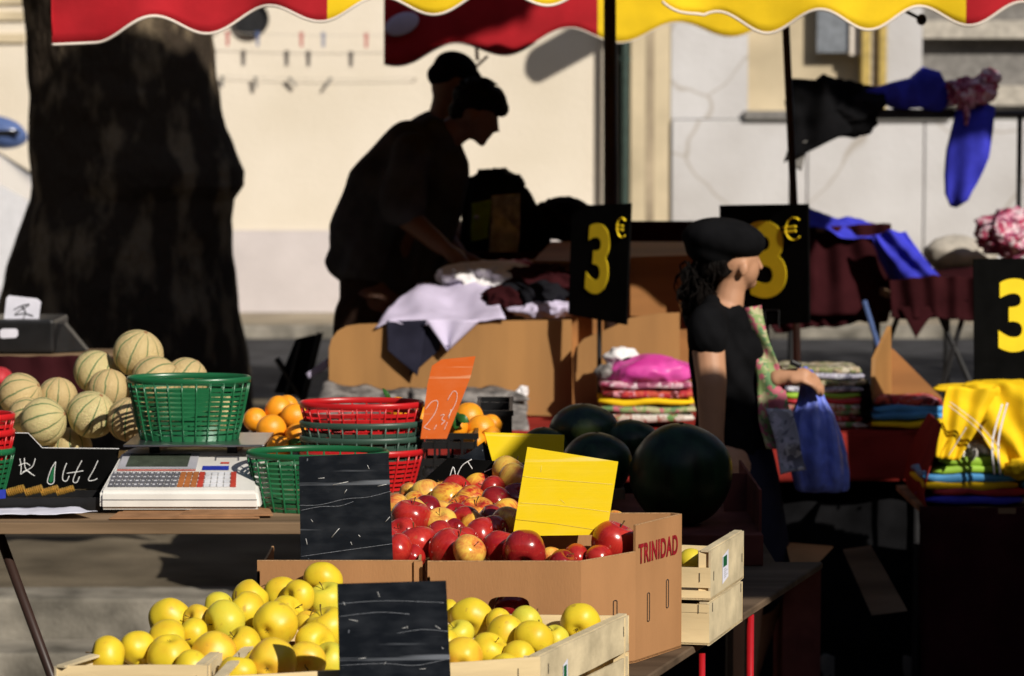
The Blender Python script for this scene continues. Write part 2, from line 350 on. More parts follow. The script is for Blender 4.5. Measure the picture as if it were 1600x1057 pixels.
def obj(name, bm, mat, parent=None, smooth=False, angle=None):
    me = bpy.data.meshes.new(name)
    bmesh.ops.recalc_face_normals(bm, faces=bm.faces)
    bm.to_mesh(me); bm.free()
    for m in (mat if isinstance(mat, (list, tuple)) else [mat]): me.materials.append(MT[m] if isinstance(m, str) else m)
    if smooth or angle:
        me.shade_smooth()
        if angle: me.set_sharp_from_angle(angle=R(angle))
    return link_mesh(name, me, parent)
def struct(name, bm, mat, **k): return tag(obj(name, bm, mat, **k), kind='structure')
def copy_tree(o, parent=None):
    c = o.copy(); col.objects.link(c); c.parent = parent
    for ch in list(o.children): copy_tree(ch, c)
    return c
def BM(): return bmesh.new()

def box(bm, c, s, rot=None, bev=0, mi=0):
    """box of size s centred at c"""
    m = Matrix.Translation(Vector(c)) @ (rot.to_4x4() if rot is not None else Matrix()) @ Matrix.Diagonal((*s, 1))
    r = bmesh.ops.create_cube(bm, size=1, matrix=m)
    fs = set(f for v in r['verts'] for f in v.link_faces)
    if bev:
        es = list(set(e for v in r['verts'] for e in v.link_edges))
        rr = bmesh.ops.bevel(bm, geom=es, offset=bev, segments=2, affect='EDGES', profile=.6); fs = set(rr['faces']) | set(f for f in fs if f.is_valid)
    for f in fs: f.material_index = mi
def bx(bm, x0, x1, y0, y1, z0, z1, **k):
    box(bm, ((x0 + x1) / 2, (y0 + y1) / 2, (z0 + z1) / 2), (abs(x1 - x0), abs(y1 - y0), abs(z1 - z0)), **k)
def plate(bm, pts, t, n=None, mi=0):
    """polygon plate: pts in order, thickness t along n (away from the viewer by default)"""
    n = Vector(n) if n is not None else Vector((0, 1, 0))
    a = [bm.verts.new(Vector(p)) for p in pts]; b = [bm.verts.new(Vector(p) + n * t) for p in pts]
    fs = [bm.faces.new(a), bm.faces.new(b[::-1])]
    for i in range(len(a)):
        j = (i + 1) % len(a); fs.append(bm.faces.new((a[j], a[i], b[i], b[j])))
    for f in fs: f.material_index = mi
def frame_at(d):
    d = d.normalized(); u = d.orthogonal().normalized() if abs(d.z) > .9 else d.cross(Vector((0, 0, 1))).normalized()
    return u, d.cross(u).normalized()
def tube(bm, pts, r, n=8, caps=True, mi=0, flat=1):
    pts = [Vector(p) for p in pts]; rs = r if isinstance(r, (list, tuple)) else [r] * len(pts)
    rings = []; u = None
    for i, p in enumerate(pts):
        d = (pts[min(i + 1, len(pts) - 1)] - pts[max(i - 1, 0)])
        if d.length < 1e-9: d = Vector((0, 0, 1))
        d.normalize()
        if u is None: u, v = frame_at(d)
        else:
            u = (u - d * u.dot(d)).normalized(); v = d.cross(u)
        rings.append([bm.verts.new(p + (u * math.cos(2 * PI * k / n) + v * math.sin(2 * PI * k / n) * flat) * rs[i]) for k in range(n)])
    for a, b in zip(rings, rings[1:]):
        for k in range(n): bm.faces.new((a[k], a[(k + 1) % n], b[(k + 1) % n], b[k])).material_index = mi
    if caps:
        bm.faces.new(rings[0][::-1]).material_index = mi; bm.faces.new(rings[-1]).material_index = mi
def lathe(bm, prof, n=24, mat=None, mi=0, wob=None):
    """prof: (r, z) list; revolve about z then apply matrix"""
    mat = mat or Matrix(); rings = []
    for r, z in prof:
        if r < 1e-6: rings.append([bm.verts.new(mat @ Vector((0, 0, z)))])
        else: rings.append([bm.verts.new(mat @ Vector((r * math.cos(2 * PI * k / n) * (wob(k, z) if wob else 1), r * math.sin(2 * PI * k / n) * (wob(k, z) if wob else 1), z))) for k in range(n)])
    for a, b in zip(rings, rings[1:]):
        for k in range(n):
            q = (k + 1) % n
            if len(a) == 1 and len(b) == 1: continue
            if len(a) == 1: f = bm.faces.new((a[0], b[q], b[k]))
            elif len(b) == 1: f = bm.faces.new((a[k], a[q], b[0]))
            else: f = bm.faces.new((a[k], a[q], b[q], b[k]))
            f.material_index = mi
def nz(p, s, seed=0): return noise.noise(Vector(p) * s + Vector((seed * 7.3, seed * 3.1, seed)))
def sheet(bm, c00, c10, c11, c01, nu=24, nv=16, amp=.01, freq=8, seed=0, thick=.004, fold=None, bow=0, mi=0):
    """cloth sheet over a quad with folds; closed with a thickness"""
    c00, c10, c11, c01 = map(Vector, (c00, c10, c11, c01)); n = (c10 - c00).cross(c01 - c00).normalized()
    top = []; bot = []
    for j in range(nv + 1):
        v = j / nv; ra = []; rb = []
        for i in range(nu + 1):
            u = i / nu; p = (c00 * (1 - u) + c10 * u) * (1 - v) + (c01 * (1 - u) + c11 * u) * v
            d = nz(p, freq, seed) * amp + nz(p, freq * 2.7, seed + 3) * amp * .4
            if fold: d += math.sin((u * fold[0] + v * fold[1]) * 2 * PI + 2 * nz(p, 4, seed)) * fold[2]
            e = .3 * amp
            p = p + n * d + Vector((nz(p, freq, seed + 5), nz(p, freq, seed + 6), nz(p, freq, seed + 8))) * e * 2 + n * bow * (4 * u * (1 - u))
            ra.append(bm.verts.new(p)); rb.append(bm.verts.new(p - n * thick))
        top.append(ra); bot.append(rb)
    for j in range(nv):
        for i in range(nu):
            bm.faces.new((top[j][i], top[j][i + 1], top[j + 1][i + 1], top[j + 1][i])).material_index = mi
            bm.faces.new((bot[j][i], bot[j + 1][i], bot[j + 1][i + 1], bot[j][i + 1])).material_index = mi
    for i in range(nu):
        bm.faces.new((top[0][i + 1], top[0][i], bot[0][i], bot[0][i + 1])); bm.faces.new((top[nv][i], top[nv][i + 1], bot[nv][i + 1], bot[nv][i]))
    for j in range(nv):
        bm.faces.new((top[j][0], top[j + 1][0], bot[j + 1][0], bot[j][0])); bm.faces.new((top[j + 1][nu], top[j][nu], bot[j][nu], bot[j + 1][nu]))
def heap(bm, c, rad, amp=.25, freq=5, seed=0, sub=4, rot=None, ridged=True, flatten=0):
    """crumpled cloth mass: a displaced ellipsoid with ridged folds"""
    r = bmesh.ops.create_icosphere(bm, subdivisions=sub, radius=1)
    for v in r['verts']:
        d = v.co.normalized(); q = Vector((d.x * rad[0], d.y * rad[1], d.z * rad[2]))
        a = nz(q, freq, seed); b = nz(q, freq * 2.3, seed + 2)
        k = 1 + amp * ((1 - 2 * abs(a) * 1.6) * .8 + (1 - 2 * abs(b) * 1.6) * .4 - .5) if ridged else 1 + amp * (a + .5 * b)
        q = q * k
        if flatten and q.z < -rad[2] * flatten: q.z = -rad[2] * flatten
        if rot: q = rot @ q
        v.co = q + Vector(c)
def fold_stack_item(bm, c, s, yaw=0, seed=0, amp=.006, mi=0, tilt=0):
    """one folded garment: soft rounded slab"""
    nu, nv, nw = 14, 10, 3; rot = Euler((tilt, 0, yaw)).to_matrix()
    r = bmesh.ops.create_cube(bm, size=1); bmesh.ops.subdivide_edges(bm, edges=list(set(e for v in r['verts'] for e in v.link_edges)), cuts=7, use_grid_fill=True)
    vs = [v for v in bm.verts if not v.tag]
    for v in vs:
        v.tag = True; p = v.co * 2
        # superellipse rounding in the x/z and y/z sections
        k = 1 - .18 * abs(p.z) ** 3 * (abs(p.x) ** 4) ; p2 = Vector((p.x * (1 - .03 * p.z * p.z), p.y * (1 - .03 * p.z * p.z), p.z * (1 - .35 * abs(p.x) ** 6) * (1 - .25 * abs(p.y) ** 6)))
        q = Vector((p2.x * s[0] / 2, p2.y * s[1] / 2, p2.z * s[2] / 2))
        q += Vector((nz(q, 9, seed), nz(q, 9, seed + 1), nz(q, 11, seed + 2))) * amp
        v.co = rot @ q + Vector(c)
    for f in bm.faces:
        if not f.tag: f.tag = True; f.material_index = mi
def text_mesh(body, size, ext=.001, bold=0., shear=0, align='CENTER'):
    cu = bpy.data.curves.new('lettering', 'FONT'); cu.body = body; cu.size = size; cu.extrude = ext; cu.offset = bold; cu.space_character = 1.12; cu.shear = shear
    cu.align_x = align; cu.align_y = 'CENTER'
    o = bpy.data.objects.new('lettering_tmp', cu); col.objects.link(o)
    dg = bpy.context.evaluated_depsgraph_get(); me = bpy.data.meshes.new_from_object(o.evaluated_get(dg))
    bpy.data.objects.remove(o); bpy.data.curves.remove(cu); return me
def put_text(name, body, size, origin, xdir, updir, mat, parent, bold=0., sx=1, ext=.001, shear=0):
    me = text_mesh(body, size, ext, bold, shear)
    x = Vector(xdir).normalized(); u = Vector(updir).normalized(); n = x.cross(u).normalized(); u = n.cross(x)
    m = Matrix.Translation(Vector(origin)) @ Matrix((x, u, n)).transposed().to_4x4() @ Matrix.Diagonal((sx, 1, 1, 1))
    me.transform(m); me.materials.clear(); me.materials.append(MT[mat]); me.name = name
    return link_mesh(name, me, parent)
BSC = [1.0]
def blob(name, prims, voxel, mat, parent, smooth=6, post=None):
    """one continuous surface grown from tapered limbs and ellipsoids"""
    bm = BM()
    for p in prims:
        if p[0] == 'c':      # tapered limb through points
            pts, rs = p[1], [x * BSC[0] for x in p[2]]; flat = p[3] if len(p) > 3 else 1
            for i in range(len(pts) - 1):
                a, b = Vector(pts[i]), Vector(pts[i + 1]); q = []
                for k in range(7):
                    t = k / 6; q.append((a.lerp(b, t), rs[i] * (1 - t) + rs[i + 1] * t))
                tube(bm, [x[0] for x in q], [x[1] for x in q], 14, flat=flat)
            for i, a in enumerate(pts):
                bmesh.ops.create_uvsphere(bm, u_segments=14, v_segments=9, radius=rs[i] * .985 * (1 if flat == 1 else flat), matrix=Matrix.Translation(Vector(a)))
        else:                # ellipsoid
            c, rad = p[1], tuple(x * BSC[0] for x in p[2]); rot = Euler(p[3]).to_matrix().to_4x4() if len(p) > 3 else Matrix()
            bmesh.ops.create_uvsphere(bm, u_segments=18, v_segments=12, radius=1, matrix=Matrix.Translation(Vector(c)) @ rot @ Matrix.Diagonal((*rad, 1)))
    me = bpy.data.meshes.new('t'); bm.to_mesh(me); bm.free()
    o = bpy.data.objects.new('t', me); col.objects.link(o)
    m = o.modifiers.new('r', 'REMESH'); m.mode = 'VOXEL'; m.voxel_size = voxel; m.use_smooth_shade = True
    s = o.modifiers.new('s', 'SMOOTH'); s.factor = .5; s.iterations = smooth
    dg = bpy.context.evaluated_depsgraph_get(); dg.update(); me2 = bpy.data.meshes.new_from_object(o.evaluated_get(dg))
    bpy.data.objects.remove(o); me2.name = name
    if post:
        for v in me2.vertices: v.co = post(v.co)
    me2.materials.clear(); me2.materials.append(MT[mat]); me2.shade_smooth()
    return link_mesh(name, me2, parent)

# ================================================================== THE SETTING
ZL = -.28                                    # the lower pavement, in front of the steps
bm = BM(); bx(bm, -60, 60, -30, 9.45, ZL - .3, ZL); struct('lower_pavement', bm, 'plaza')
bm = BM(); bx(bm, -60, 60, 9.452, 9.72, ZL - .3, ZL + .14, bev=.012); struct('lower_step', bm, 'kerb')
bm = BM(); bx(bm, -60, 60, 9.722, 9.98, ZL - .3, 0, bev=.012); struct('upper_step', bm, 'kerb')
bm = BM(); bx(bm, -60, 60, 9.982, 17, -.4, -.004); struct('plaza', bm, 'plaza')
bm = BM(); bx(bm, -60, 60, 17.002, 23.2, -.5, -.1); struct('road', bm, 'asphalt')
bm = BM(); bx(bm, -60, 60, 23.202, 23.42, -.5, .002, bev=.015); struct('kerb', bm, 'kerb')
bm = BM(); bx(bm, -60, 60, 23.422, 25.6, -.5, -.002); struct('pavement', bm, 'walk')

# ---- cream house with grey plinth
YW = 25.0
def wx(px, Y=YW): return P(px, 500, Y).x
def wz(py, Y=YW): return P(800, py, Y).z
t = thing('house', 'cream rendered house wall with a pale grey plinth behind the market', 'house', (wx(500), YW, 0))
bm = BM(); bx(bm, -22, wx(962), YW, YW + 6, wz(360), 7)
obj('wall', bm, 'cream', t)
bm = BM(); bx(bm, -22, wx(962), YW - .03, YW + 6, 0, wz(360) - .002); obj('plinth', bm, 'plinth', t)
for px in (-900, -420):
    f = BM(); x = wx(px); bx(f, x - .6, x + .6, YW - .04, YW + .02, .9, 2.6); fo = obj('window', f, 'shutterlight', t)
    g = BM(); bx(g, x - .5, x + .5, YW - .05, YW - .035, 1.0, 2.5); obj('pane', g, 'glass', fo)
bm = BM(); bx(bm, -22.2, wx(962), YW - .25, YW + 6.2, 7.002, 7.2); obj('roof', bm, 'beige', t)
bm = BM()
for z in (wz(0), wz(25), wz(60)): bx(bm, -22, wx(45), YW - .03, YW + .001, z - .04, z + .04)
obj('moulding', bm, 'beige', t)
# round dark vent high on the wall
bm = BM(); lathe(bm, [(0, 0), (.155, 0), (.155, .05), (.14, .05), (.14, .02), (0, .02)], 28,
                 Matrix.Translation(P(393, 30, YW - .01)) @ Matrix.Rotation(PI / 2, 4, 'X'))
obj('vent', bm, 'rail', t)
# downpipe between the two houses
bm = BM(); tube(bm, [(wx(975), YW - .12, 0), (wx(975), YW - .12, 7)], .036, 12)
for z in (.4, 2.2, 4): bx(bm, wx(975) - .05, wx(975) + .05, YW - .12, YW, z, z + .04)
tag(obj('downpipe', bm, 'darkgreen', None, angle=40), 'dark green downpipe running up the joint between the cream and beige walls', 'pipe')
bm = BM(); tube(bm, [(wx(946), YW - .1, .0), (wx(946), YW - .1, 7)], .03, 12)
for z in (.5, 2.4, 4): bx(bm, wx(946) - .045, wx(946) + .045, YW - .1, YW, z, z + .04)
tag(obj('conduit', bm, 'shutterlight', None, angle=40), 'thin pale conduit at the right edge of the cream wall', 'pipe')

# ---- white stone house on the right
t = thing('house', 'white stone-faced house with ochre posts and grey shutters at the right', 'house', (wx(1300), YW, 0))
bm = BM()
bx(bm, wx(985), wx(1047), YW - .01, YW + 6, 0, 7); obj('corner_wall', bm, 'beige', t)
bm = BM(); bx(bm, wx(1008), wx(1021), YW - .014, YW - .011, .6, 6.9); obj('rust_streak', bm, 'stain', t)
bm = BM()
zs = wz(186)
joints = [wx(1047), wx(1258), wx(1440), wx(1600), wx(1800), 22]
for i in range(5):
    bx(bm, joints[i] + .006, joints[i + 1] - .006, YW - .05, YW + 6, .45, zs - .01, bev=.012)
    bx(bm, joints[i] + .006, joints[i + 1] - .006, YW - .08, YW + 6, 0, .44, bev=.012)
obj('stone_base', bm, 'stone', t)
bm = BM(); bx(bm, wx(1047), wx(1166), YW - .02, YW + 6, zs, 7); bx(bm, wx(1380), wx(1436), YW - .02, YW + 6, zs, 7)
bx(bm, wx(1166), wx(1800), YW - .02, YW + 6, 3.6, 7)
obj('pier', bm, 'stone', t)
bm = BM(); bx(bm, wx(1166), wx(1380), YW + .25, YW + .5, zs, 3.6); obj('recess', bm, 'beige', t)
bm = BM(); bx(bm, wx(1160), wx(1480), YW - .1, YW + .24, zs - .008, zs + .07, bev=.01); obj('sill', bm, 'shutter', t)
w_ = BM(); bx(w_, wx(1275), wx(1326), YW + .1, YW + .2, wz(82), 3.5); wo = obj('window', w_, 'glass', t)
w_ = BM(); bx(w_, wx(1326), wx(1343), YW + .06, YW + .22, wz(86), 3.5); obj('frame', w_, 'trim', wo)
bm = BM()
for a, b in ((1343, 1356), (1370, 1381)): bx(bm, wx(a), wx(b), YW - .03, YW + .2, zs + .07, 3.58)
obj('post', bm, 'ochre', t)
bm = BM(); bx(bm, wx(1356), wx(1370), YW + .05, YW + .1, zs + .07, 3.58); obj('pale_panel', bm, 'shutterlight', t)
bm = BM(); bx(bm, wx(1438), 22, YW + .2, YW + .4, zs, 3.6); obj('shutter_back', bm, 'shutter', t)
bm = BM(); z = zs + .05
for (p0, p1) in ((165, 112), (60, 10)):
    bx(bm, wx(1438), 22, YW + .02, YW + .19, wz(p0), wz(p1 + 22))
bx(bm, wx(1438), 22, YW + .0, YW + .19, 2.9, 3.2)
obj('shutter_slat', bm, 'shutterlight', t)
bm = BM(); bx(bm, wx(985), 22, YW - .2, YW + 6.2, 7.002, 7.2); obj('roof', bm, 'beige', t)

# ---- washing line with pegs on the cream wall; lower dark row imitates peg shadows
pegs = [(354, 52, 62, 1), (438, 48, 70, 1), (478, 38, 60, 0), (532, 50, 66, 1), (560, 46, 62, 0), (600, 52, 66, 1)]
for n_, (pz, lab) in enumerate(((54, 'upper'), (122, 'lower'))):
    bm = BM(); off = .2 if n_ == 0 else .05; a = P(335, pz - 4, YW - off); b = P(650, pz, YW - off)
    pts = [a.lerp(b, i / 12) + Vector((0, 0, -.02 * math.sin(PI * i / 12))) for i in range(13)]
    tube(bm, pts, .0025, 5)
    for e, k in ((a, 0), (b, 1)): tube(bm, [e, e + Vector((0, off, 0))], .006, 6)
    tag(obj('washing_line', bm, 'shutterlight'), lab + ' thin washing line strung along the cream wall', 'washing line', 'washing lines on the cream wall')
    for i in range(6):
        u = (i + .5 + rnd.uniform(-.3, .3)) / 6
        if n_ == 0 and i > 4 or n_ == 1 and i > 3: continue
        p = a.lerp(b, u) + Vector((0, -.01, -.02))
        rx = rnd.uniform(-.9, .9) if n_ else 0
        bm = BM(); rot = Euler((0, rx, 0)).to_matrix()
        for s in (-1, 1): box(bm, p + rot @ Vector((s * .008, 0, -.035)), (.010, .016, .10 + .03 * (n_ == 0)), Euler((0, rx + s * .05, 0)).to_matrix())
        box(bm, p, (.03, .024, .018), rot)
        nm = {0: 'first', 1: 'second', 2: 'third', 3: 'fourth', 4: 'fifth', 5: 'sixth'}[i]
        mt = ('redfold' if i % 2 == 0 else 'carblue') if n_ == 0 else 'shutter'
        cw = ('red' if i % 2 == 0 else 'blue') if n_ == 0 else 'dark'
        tag(obj('clothes_peg', bm, mt), '%s clothes peg, %s from left on the %s washing line' % (cw, nm, lab), 'clothes peg', 'clothes pegs on the washing lines')

# wall lamp above the picture whose shadow slants over the cream wall
t = thing('wall_lamp', 'grey street lamp on a bracket reaching out above the cream wall', 'lamp', (2.0, YW, 3.4))
bm = BM(); tube(bm, [(2.35, YW, 3.0), (2.35, YW - .9, 3.75), (2.3, YW - 1.7, 3.98)], .03, 8); obj('bracket', bm, 'rail', t)
bm = BM(); tube(bm, [(1.5, YW - 1.9, 3.58), (1.56, YW - 1.9, 3.62), (2.2, YW - 1.9, 3.98), (2.5, YW - 1.9, 4.05)], [.07, .14, .15, .13], 20); obj('lamp_head', bm, 'shutter', t, smooth=True)
bm = BM(); tube(bm, [(2.3, YW - 1.7, 3.98), (2.25, YW - 1.88, 3.99)], .05, 8); obj('collar', bm, 'rail', t)

# ---- parked car behind the tree (only its corner shows)
t = thing('parked_car', 'white parked car with blue mirrors at the left edge behind the tree', 'car', (-5.6, 20.5, -.1))
def carp(px, py, Y=19.6): return P(px, py, Y)
YC = 19.6
bm = BM()
prof = [(-6.0, .25), (-6.0, .75), (-5.9, .95), (-4.6, 1.02), (-3.85, 1.78), (-3.35, 1.82), (-3.15, 1.75), (-2.9, 1.1), (-2.75, .95), (-2.7, .25)]
prof = [(-7.4, .2), (-7.45, .75), (-7.2, .98), (-6.4, 1.1), (-5.6, 1.72), (-4.4, 1.76), (-3.95, 1.62), (-3.25, 1.12), (-2.45, .98), (-2.25, .7), (-2.25, .2)]
plate(bm, [(x, YC, z - .1 + .0) for x, z in prof], 1.7); bmesh.ops.bevel(bm, geom=list(bm.edges), offset=.05, segments=2, affect='EDGES')
obj('body', bm, 'carwhite', t, angle=50)
bm = BM(); plate(bm, [(x, YC - .012, z - .1) for x, z in [(-6.3, 1.13), (-5.6, 1.64), (-4.45, 1.68), (-4.05, 1.56), (-3.55, 1.13)]], .03); obj('side_window', bm, 'glass', t)
for x in (-6.4, -3.1):
    bm = BM(); lathe(bm, [(0, 0), (.32, 0), (.33, .04), (.33, .18), (0, .2)], 28, Matrix.Translation((x, YC + .12, .22)) @ Matrix.Rotation(PI / 2, 4, 'X')); wh = obj('wheel', bm, 'tyre', t, angle=40)
    bm = BM(); lathe(bm, [(0, 0), (.2, 0), (.2, .02), (0, .03)], 20, Matrix.Translation((x, YC - .085, .22)) @ Matrix.Rotation(PI / 2, 4, 'X')); obj('rim', bm, 'steel', wh)
bm = BM(); heap(bm, (wx(12, YC), YC - .2, wz(207, YC)), (.19, .1, .11), .03, rot=Euler((0, .25, 0)).to_matrix()); mo = obj('mirror', bm, 'carblue', t, smooth=True)
bm = BM(); box(bm, (wx(12, YC), YC - .31, wz(207, YC)), (.3, .01, .03)); obj('mirror_gap', bm, 'blackp', mo)

# ---- the big plane tree
YT = 14.0
t = thing('plane_tree', 'massive plane tree with mottled bark, bulging trunk in shadow', 'tree', (-1.87, YT, 0))
rows = [(-700, 60, 300), (-400, 50, 320), (-200, 40, 330), (-60, 34, 334), (0, 33, 334), (60, 40, 333), (120, 44, 338), (160, 46, 345), (200, 48, 352), (240, 51, 370), (268, 52, 384), (290, 52, 383),
        (312, 48, 366), (345, 34, 361), (400, 18, 364), (450, 6, 370), (520, -14, 380), (600, -40, 390), (720, -80, 400), (815, -120, 420)]
bm = BM(); rings = []; n = 64
for k in range(len(rows) - 1):
    for s in range(6):
        t0 = s / 6; py, l, r = [rows[k][i] * (1 - t0) + rows[k + 1][i] * t0 for i in range(3)]
        a = P(l, py, YT); b = P(r, py, YT); c = (a + b) / 2; rad = (b - a).length / 2; ring = []
        for q in range(n):
            th = 2 * PI * q / n; d = Vector((math.cos(th), math.sin(th) * .9, 0))
            p = c + d * rad; e = nz(p, 3, 1) * .05 + nz(p, 9, 2) * .02
            e *= min(1, abs(math.sin(th)) * 1.3 + .25)
            ring.append(bm.verts.new(p + d * e))
        rings.append(ring)
for a, b in zip(rings, rings[1:]):
    for q in range(n): bm.faces.new((a[q], a[(q + 1) % n], b[(q + 1) % n], b[q]))
bm.faces.new(rings[0])
obj('trunk', bm, 'bark', t, smooth=True)
bm = BM()
for (dx, dy, dz, r0) in ((-1.6, .3, 2.6, .2), (1.5, .6, 2.8, .22), (.2, -1.4, 3.0, .18), (.1, 1.6, 3.2, .2)):
    s = Vector((-1.87 + .15 * dx, YT + .1 * dy, 4.3)); e = Vector((-1.87 + dx, YT + dy, 4.3 + dz))
    tube(bm, [s, s.lerp(e, .4) + Vector((0, 0, .3)), e], [r0, r0 * .7, r0 * .3], 12)
obj('limb', bm, 'bark', t, smooth=True)
def foliage(bm, c, rad, n, seed, size=.2, gap=.25):
    q = random.Random(seed)
    for _ in range(n):
        while True:
            d = Vector((q.uniform(-1, 1), q.uniform(-1, 1), q.uniform(-1, 1)))
            if d.length < 1: break
        p = Vector((c[0] + d.x * rad[0], c[1] + d.y * rad[1], c[2] + d.z * rad[2]))
        if nz(p, 1.3, seed) < -gap: continue
        m = Euler((q.uniform(-.9, .9), q.uniform(-.9, .9), q.uniform(0, 6.3))).to_matrix(); s = size * q.uniform(.6, 1.2)
        vs = [bm.verts.new(p + m @ Vector(v) * s) for v in ((-.5, 0, 0), (-.2, -.4, .05), (.5, 0, 0), (-.2, .4, .05))]
        bm.faces.new(vs)
bm = BM()
for i, (dx, dy, dz) in enumerate(((-1.6, .3, 7), (1.4, .8, 7.1), (.2, -1.2, 7.3), (.1, 1.8, 7.6), (0, 0, 8.6))): foliage(bm, (-1.87 + dx, YT + dy, dz), (1.6, 1.6, 1.1), 900, i, .26)
obj('crown', bm, 'leafy', t)
# second plane tree, beyond the top of the picture at the right; shades the square
t = thing('plane_tree', 'leafy plane tree standing to the right of the stalls, mostly above view', 'tree', (5.4, 8.6, ZL))
bm = BM(); tube(bm, [(5.4, 8.6, ZL), (5.35, 8.6, 1), (5.45, 8.7, 3), (5.3, 8.8, 4.6)], [.42, .33, .28, .24], 20); obj('trunk', bm, 'bark', t, smooth=True)
bm = BM()
cl = [((2.15, 8, 5.62), (1.0, .5, .58), 1900), ((4.1, 9.3, 7.2), (2.2, 1.5, .8), 1600), ((6.9, 9.3, 7.3), (2.2, 1.6, .9), 1600), ((9.4, 10, 7.3), (2.2, 1.8, .9), 1500)]
for c, r_, n_ in cl:
    m_ = Vector(c); s = Vector((5.3, 8.8, 4.4)); tube(bm, [s, s.lerp(m_, .5) + Vector((0, 0, .15)), m_], [.16, .1, .04], 8)
obj('limb', bm, 'bark', t, smooth=True)
bm = BM()
for i, (c, r_, n_) in enumerate(cl): foliage(bm, c, r_, n_, 20 + i, .24, .25 if i else 9)
obj('crown', bm, 'leafy', t)

# ================================================================== AWNINGS
def fringe_pts(px0, px1, base, Y, lobe_ref, period, depth=17, n=220):
    out = []
    for i in range(n + 1):
        px = px0 + (px1 - px0) * i / n
        for (a, ya), (b, yb) in zip(base, base[1:]):
            if a <= px <= b: y = ya + (yb - ya) * (px - a) / (b - a); break
        else: y = base[0][1] if px < base[0][0] else base[-1][1]
        if px > lobe_ref or lobe_ref != 150: y -= depth * (1 - math.cos(2 * PI * (px - lobe_ref) / period))
        out.append((px, y))
    return out
def fringe(name, pts, Y, ztop_py, splits, parent, wav=.02, seed=0, trim_w=5):
    """hanging scalloped strip; splits: list of (px limit, material)"""
    bm = BM(); tr = BM(); mats_ = []
    names = []
    prev = None
    cols_ = []
    for (px, py) in pts:
        off = math.sin(px / 47.0 + seed) * wav + math.sin(px / 19.0) * wav * .3
        mi = next(i for i, s in enumerate(splits) if px <= s[0])
        colv = []
        nv = 7
        for j in range(nv + 1):
            yy = py + (ztop_py - py) * j / nv
            p = P(px, yy, Y); k = 1 - j / nv
            p.y += off * k
            colv.append(p)
        cols_.append((colv, mi))
    for nm, thick in (('a', 0),):
        vs = [[bm.verts.new(p) for p in c] for c, _ in cols_]
        vb = [[bm.verts.new(p + Vector((0, .004, 0))) for p in c] for c, _ in cols_]
        for i in range(len(vs) - 1):
            mi = cols_[i][1]
            for j in range(len(vs[0]) - 1):
                bm.faces.new((vs[i][j], vs[i + 1][j], vs[i + 1][j + 1], vs[i][j + 1])).material_index = mi
                bm.faces.new((vb[i][j], vb[i][j + 1], vb[i + 1][j + 1], vb[i + 1][j])).material_index = mi
            bm.faces.new((vs[i][0], vb[i][0], vb[i + 1][0], vs[i + 1][0])).material_index = mi
    me = bpy.data.meshes.new(name); bm.to_mesh(me); bm.free()
    for s in splits: me.materials.append(MT[s[1]])
    me.shade_smooth(); o = link_mesh(name, me, parent)
    line = [c[0] + Vector((0, .002, 0)) for c, _ in cols_]
    tube(tr, line, S(Y) * trim_w / 2, 6); obj('trim', tr, 'trim', o, smooth=True)
    return o
def roof(parent, x0, x1, Ya, za, Yb, zb, Yc, zc, splits, name='canopy'):
    bm = BM(); n = 40
    def zf(v):
        if v < .5: k = v * 2; return Ya + (Yb - Ya) * k, za + (zb - za) * k
        k = v * 2 - 1; return Yb + (Yc - Yb) * k, zb + (zc - zb) * k
    g = []
    for i in range(n + 1):
        x = x0 + (x1 - x0) * i / n; r_ = []
        for j in range(13):
            y, z = zf(j / 12); r_.append(bm.verts.new((x, y, z + .012 * math.sin(i * .9) + .01 * nz((x, y, 0), 2))))
        g.append(r_)
    for i in range(n):
        x = x0 + (x1 - x0) * (i + .5) / n; mi = next(k for k, s in enumerate(splits) if x <= s[0])
        for j in range(12): bm.faces.new((g[i][j], g[i + 1][j], g[i + 1][j + 1], g[i][j + 1])).material_index = mi
    me = bpy.data.meshes.new(name); bm.to_mesh(me); bm.free()
    for s in splits: me.materials.append(MT[s[1]])
    o = link_mesh(name, me, parent); m = o.modifiers.new('thickness', 'SOLIDIFY'); m.thickness = .004; me.shade_smooth(); return o

YA = 8.5
t = thing('awning', 'red and yellow striped market awning with a white scalloped edge, left one in front', 'awning', (P(500, 0, YA).x, YA, 1.9))
base = [(80, 70), (150, 67), (313, 54), (494, 35), (665, 24), (857, 9), (1030, -4)]
fp = fringe_pts(80, 1030, base, YA, 150, 177)
fringe('valance', fp, YA, -60, [(508, 'red_cv'), (2000, 'yel_cv')], t)
xl = P(80, 0, YA).x; xm = P(508, 0, YA).x; xr = P(1030, 0, YA).x
zt = P(800, -60, YA).z
roof(t, xl, xr + .12, YA + .02, zt + .02, 10.1, 2.64, 11.2, 2.575, [(xm, 'red_cv'), (99, 'yel_cv')])
# the left end of the awning hangs down along its side
bm = BM(); g = []
for i in range(41):
    y = YA + 2.4 * i / 40; ztp = zt + (2.66 - zt) * min(1, (y - YA) / 1.6); zb_ = P(80, 66, YA).z + .02 + .03 * (1 - math.cos(i * .55)) + .35 * (i / 40)
    g.append([bm.verts.new((xl - .001, y, zb_ + (ztp - zb_) * j / 4)) for j in range(5)])
for i in range(40):
    for j in range(4): bm.faces.new((g[i][j], g[i + 1][j], g[i + 1][j + 1], g[i][j + 1]))
so = obj('side_panel', bm, 'red_cv', t, smooth=True); so.modifiers.new('thickness', 'SOLIDIFY').thickness = .004
bm = BM()
for x in (xl + .04, xr - .04): tube(bm, [(x, YA + .03, zt + .012), (x, 10.1, 2.6), (x, 11.2, 2.56)], .012, 8)
tube(bm, [(xl, YA + .03, zt + .01), (xr, YA + .03, zt + .01)], .012, 8)
obj('frame_tube', bm, 'rail', t)

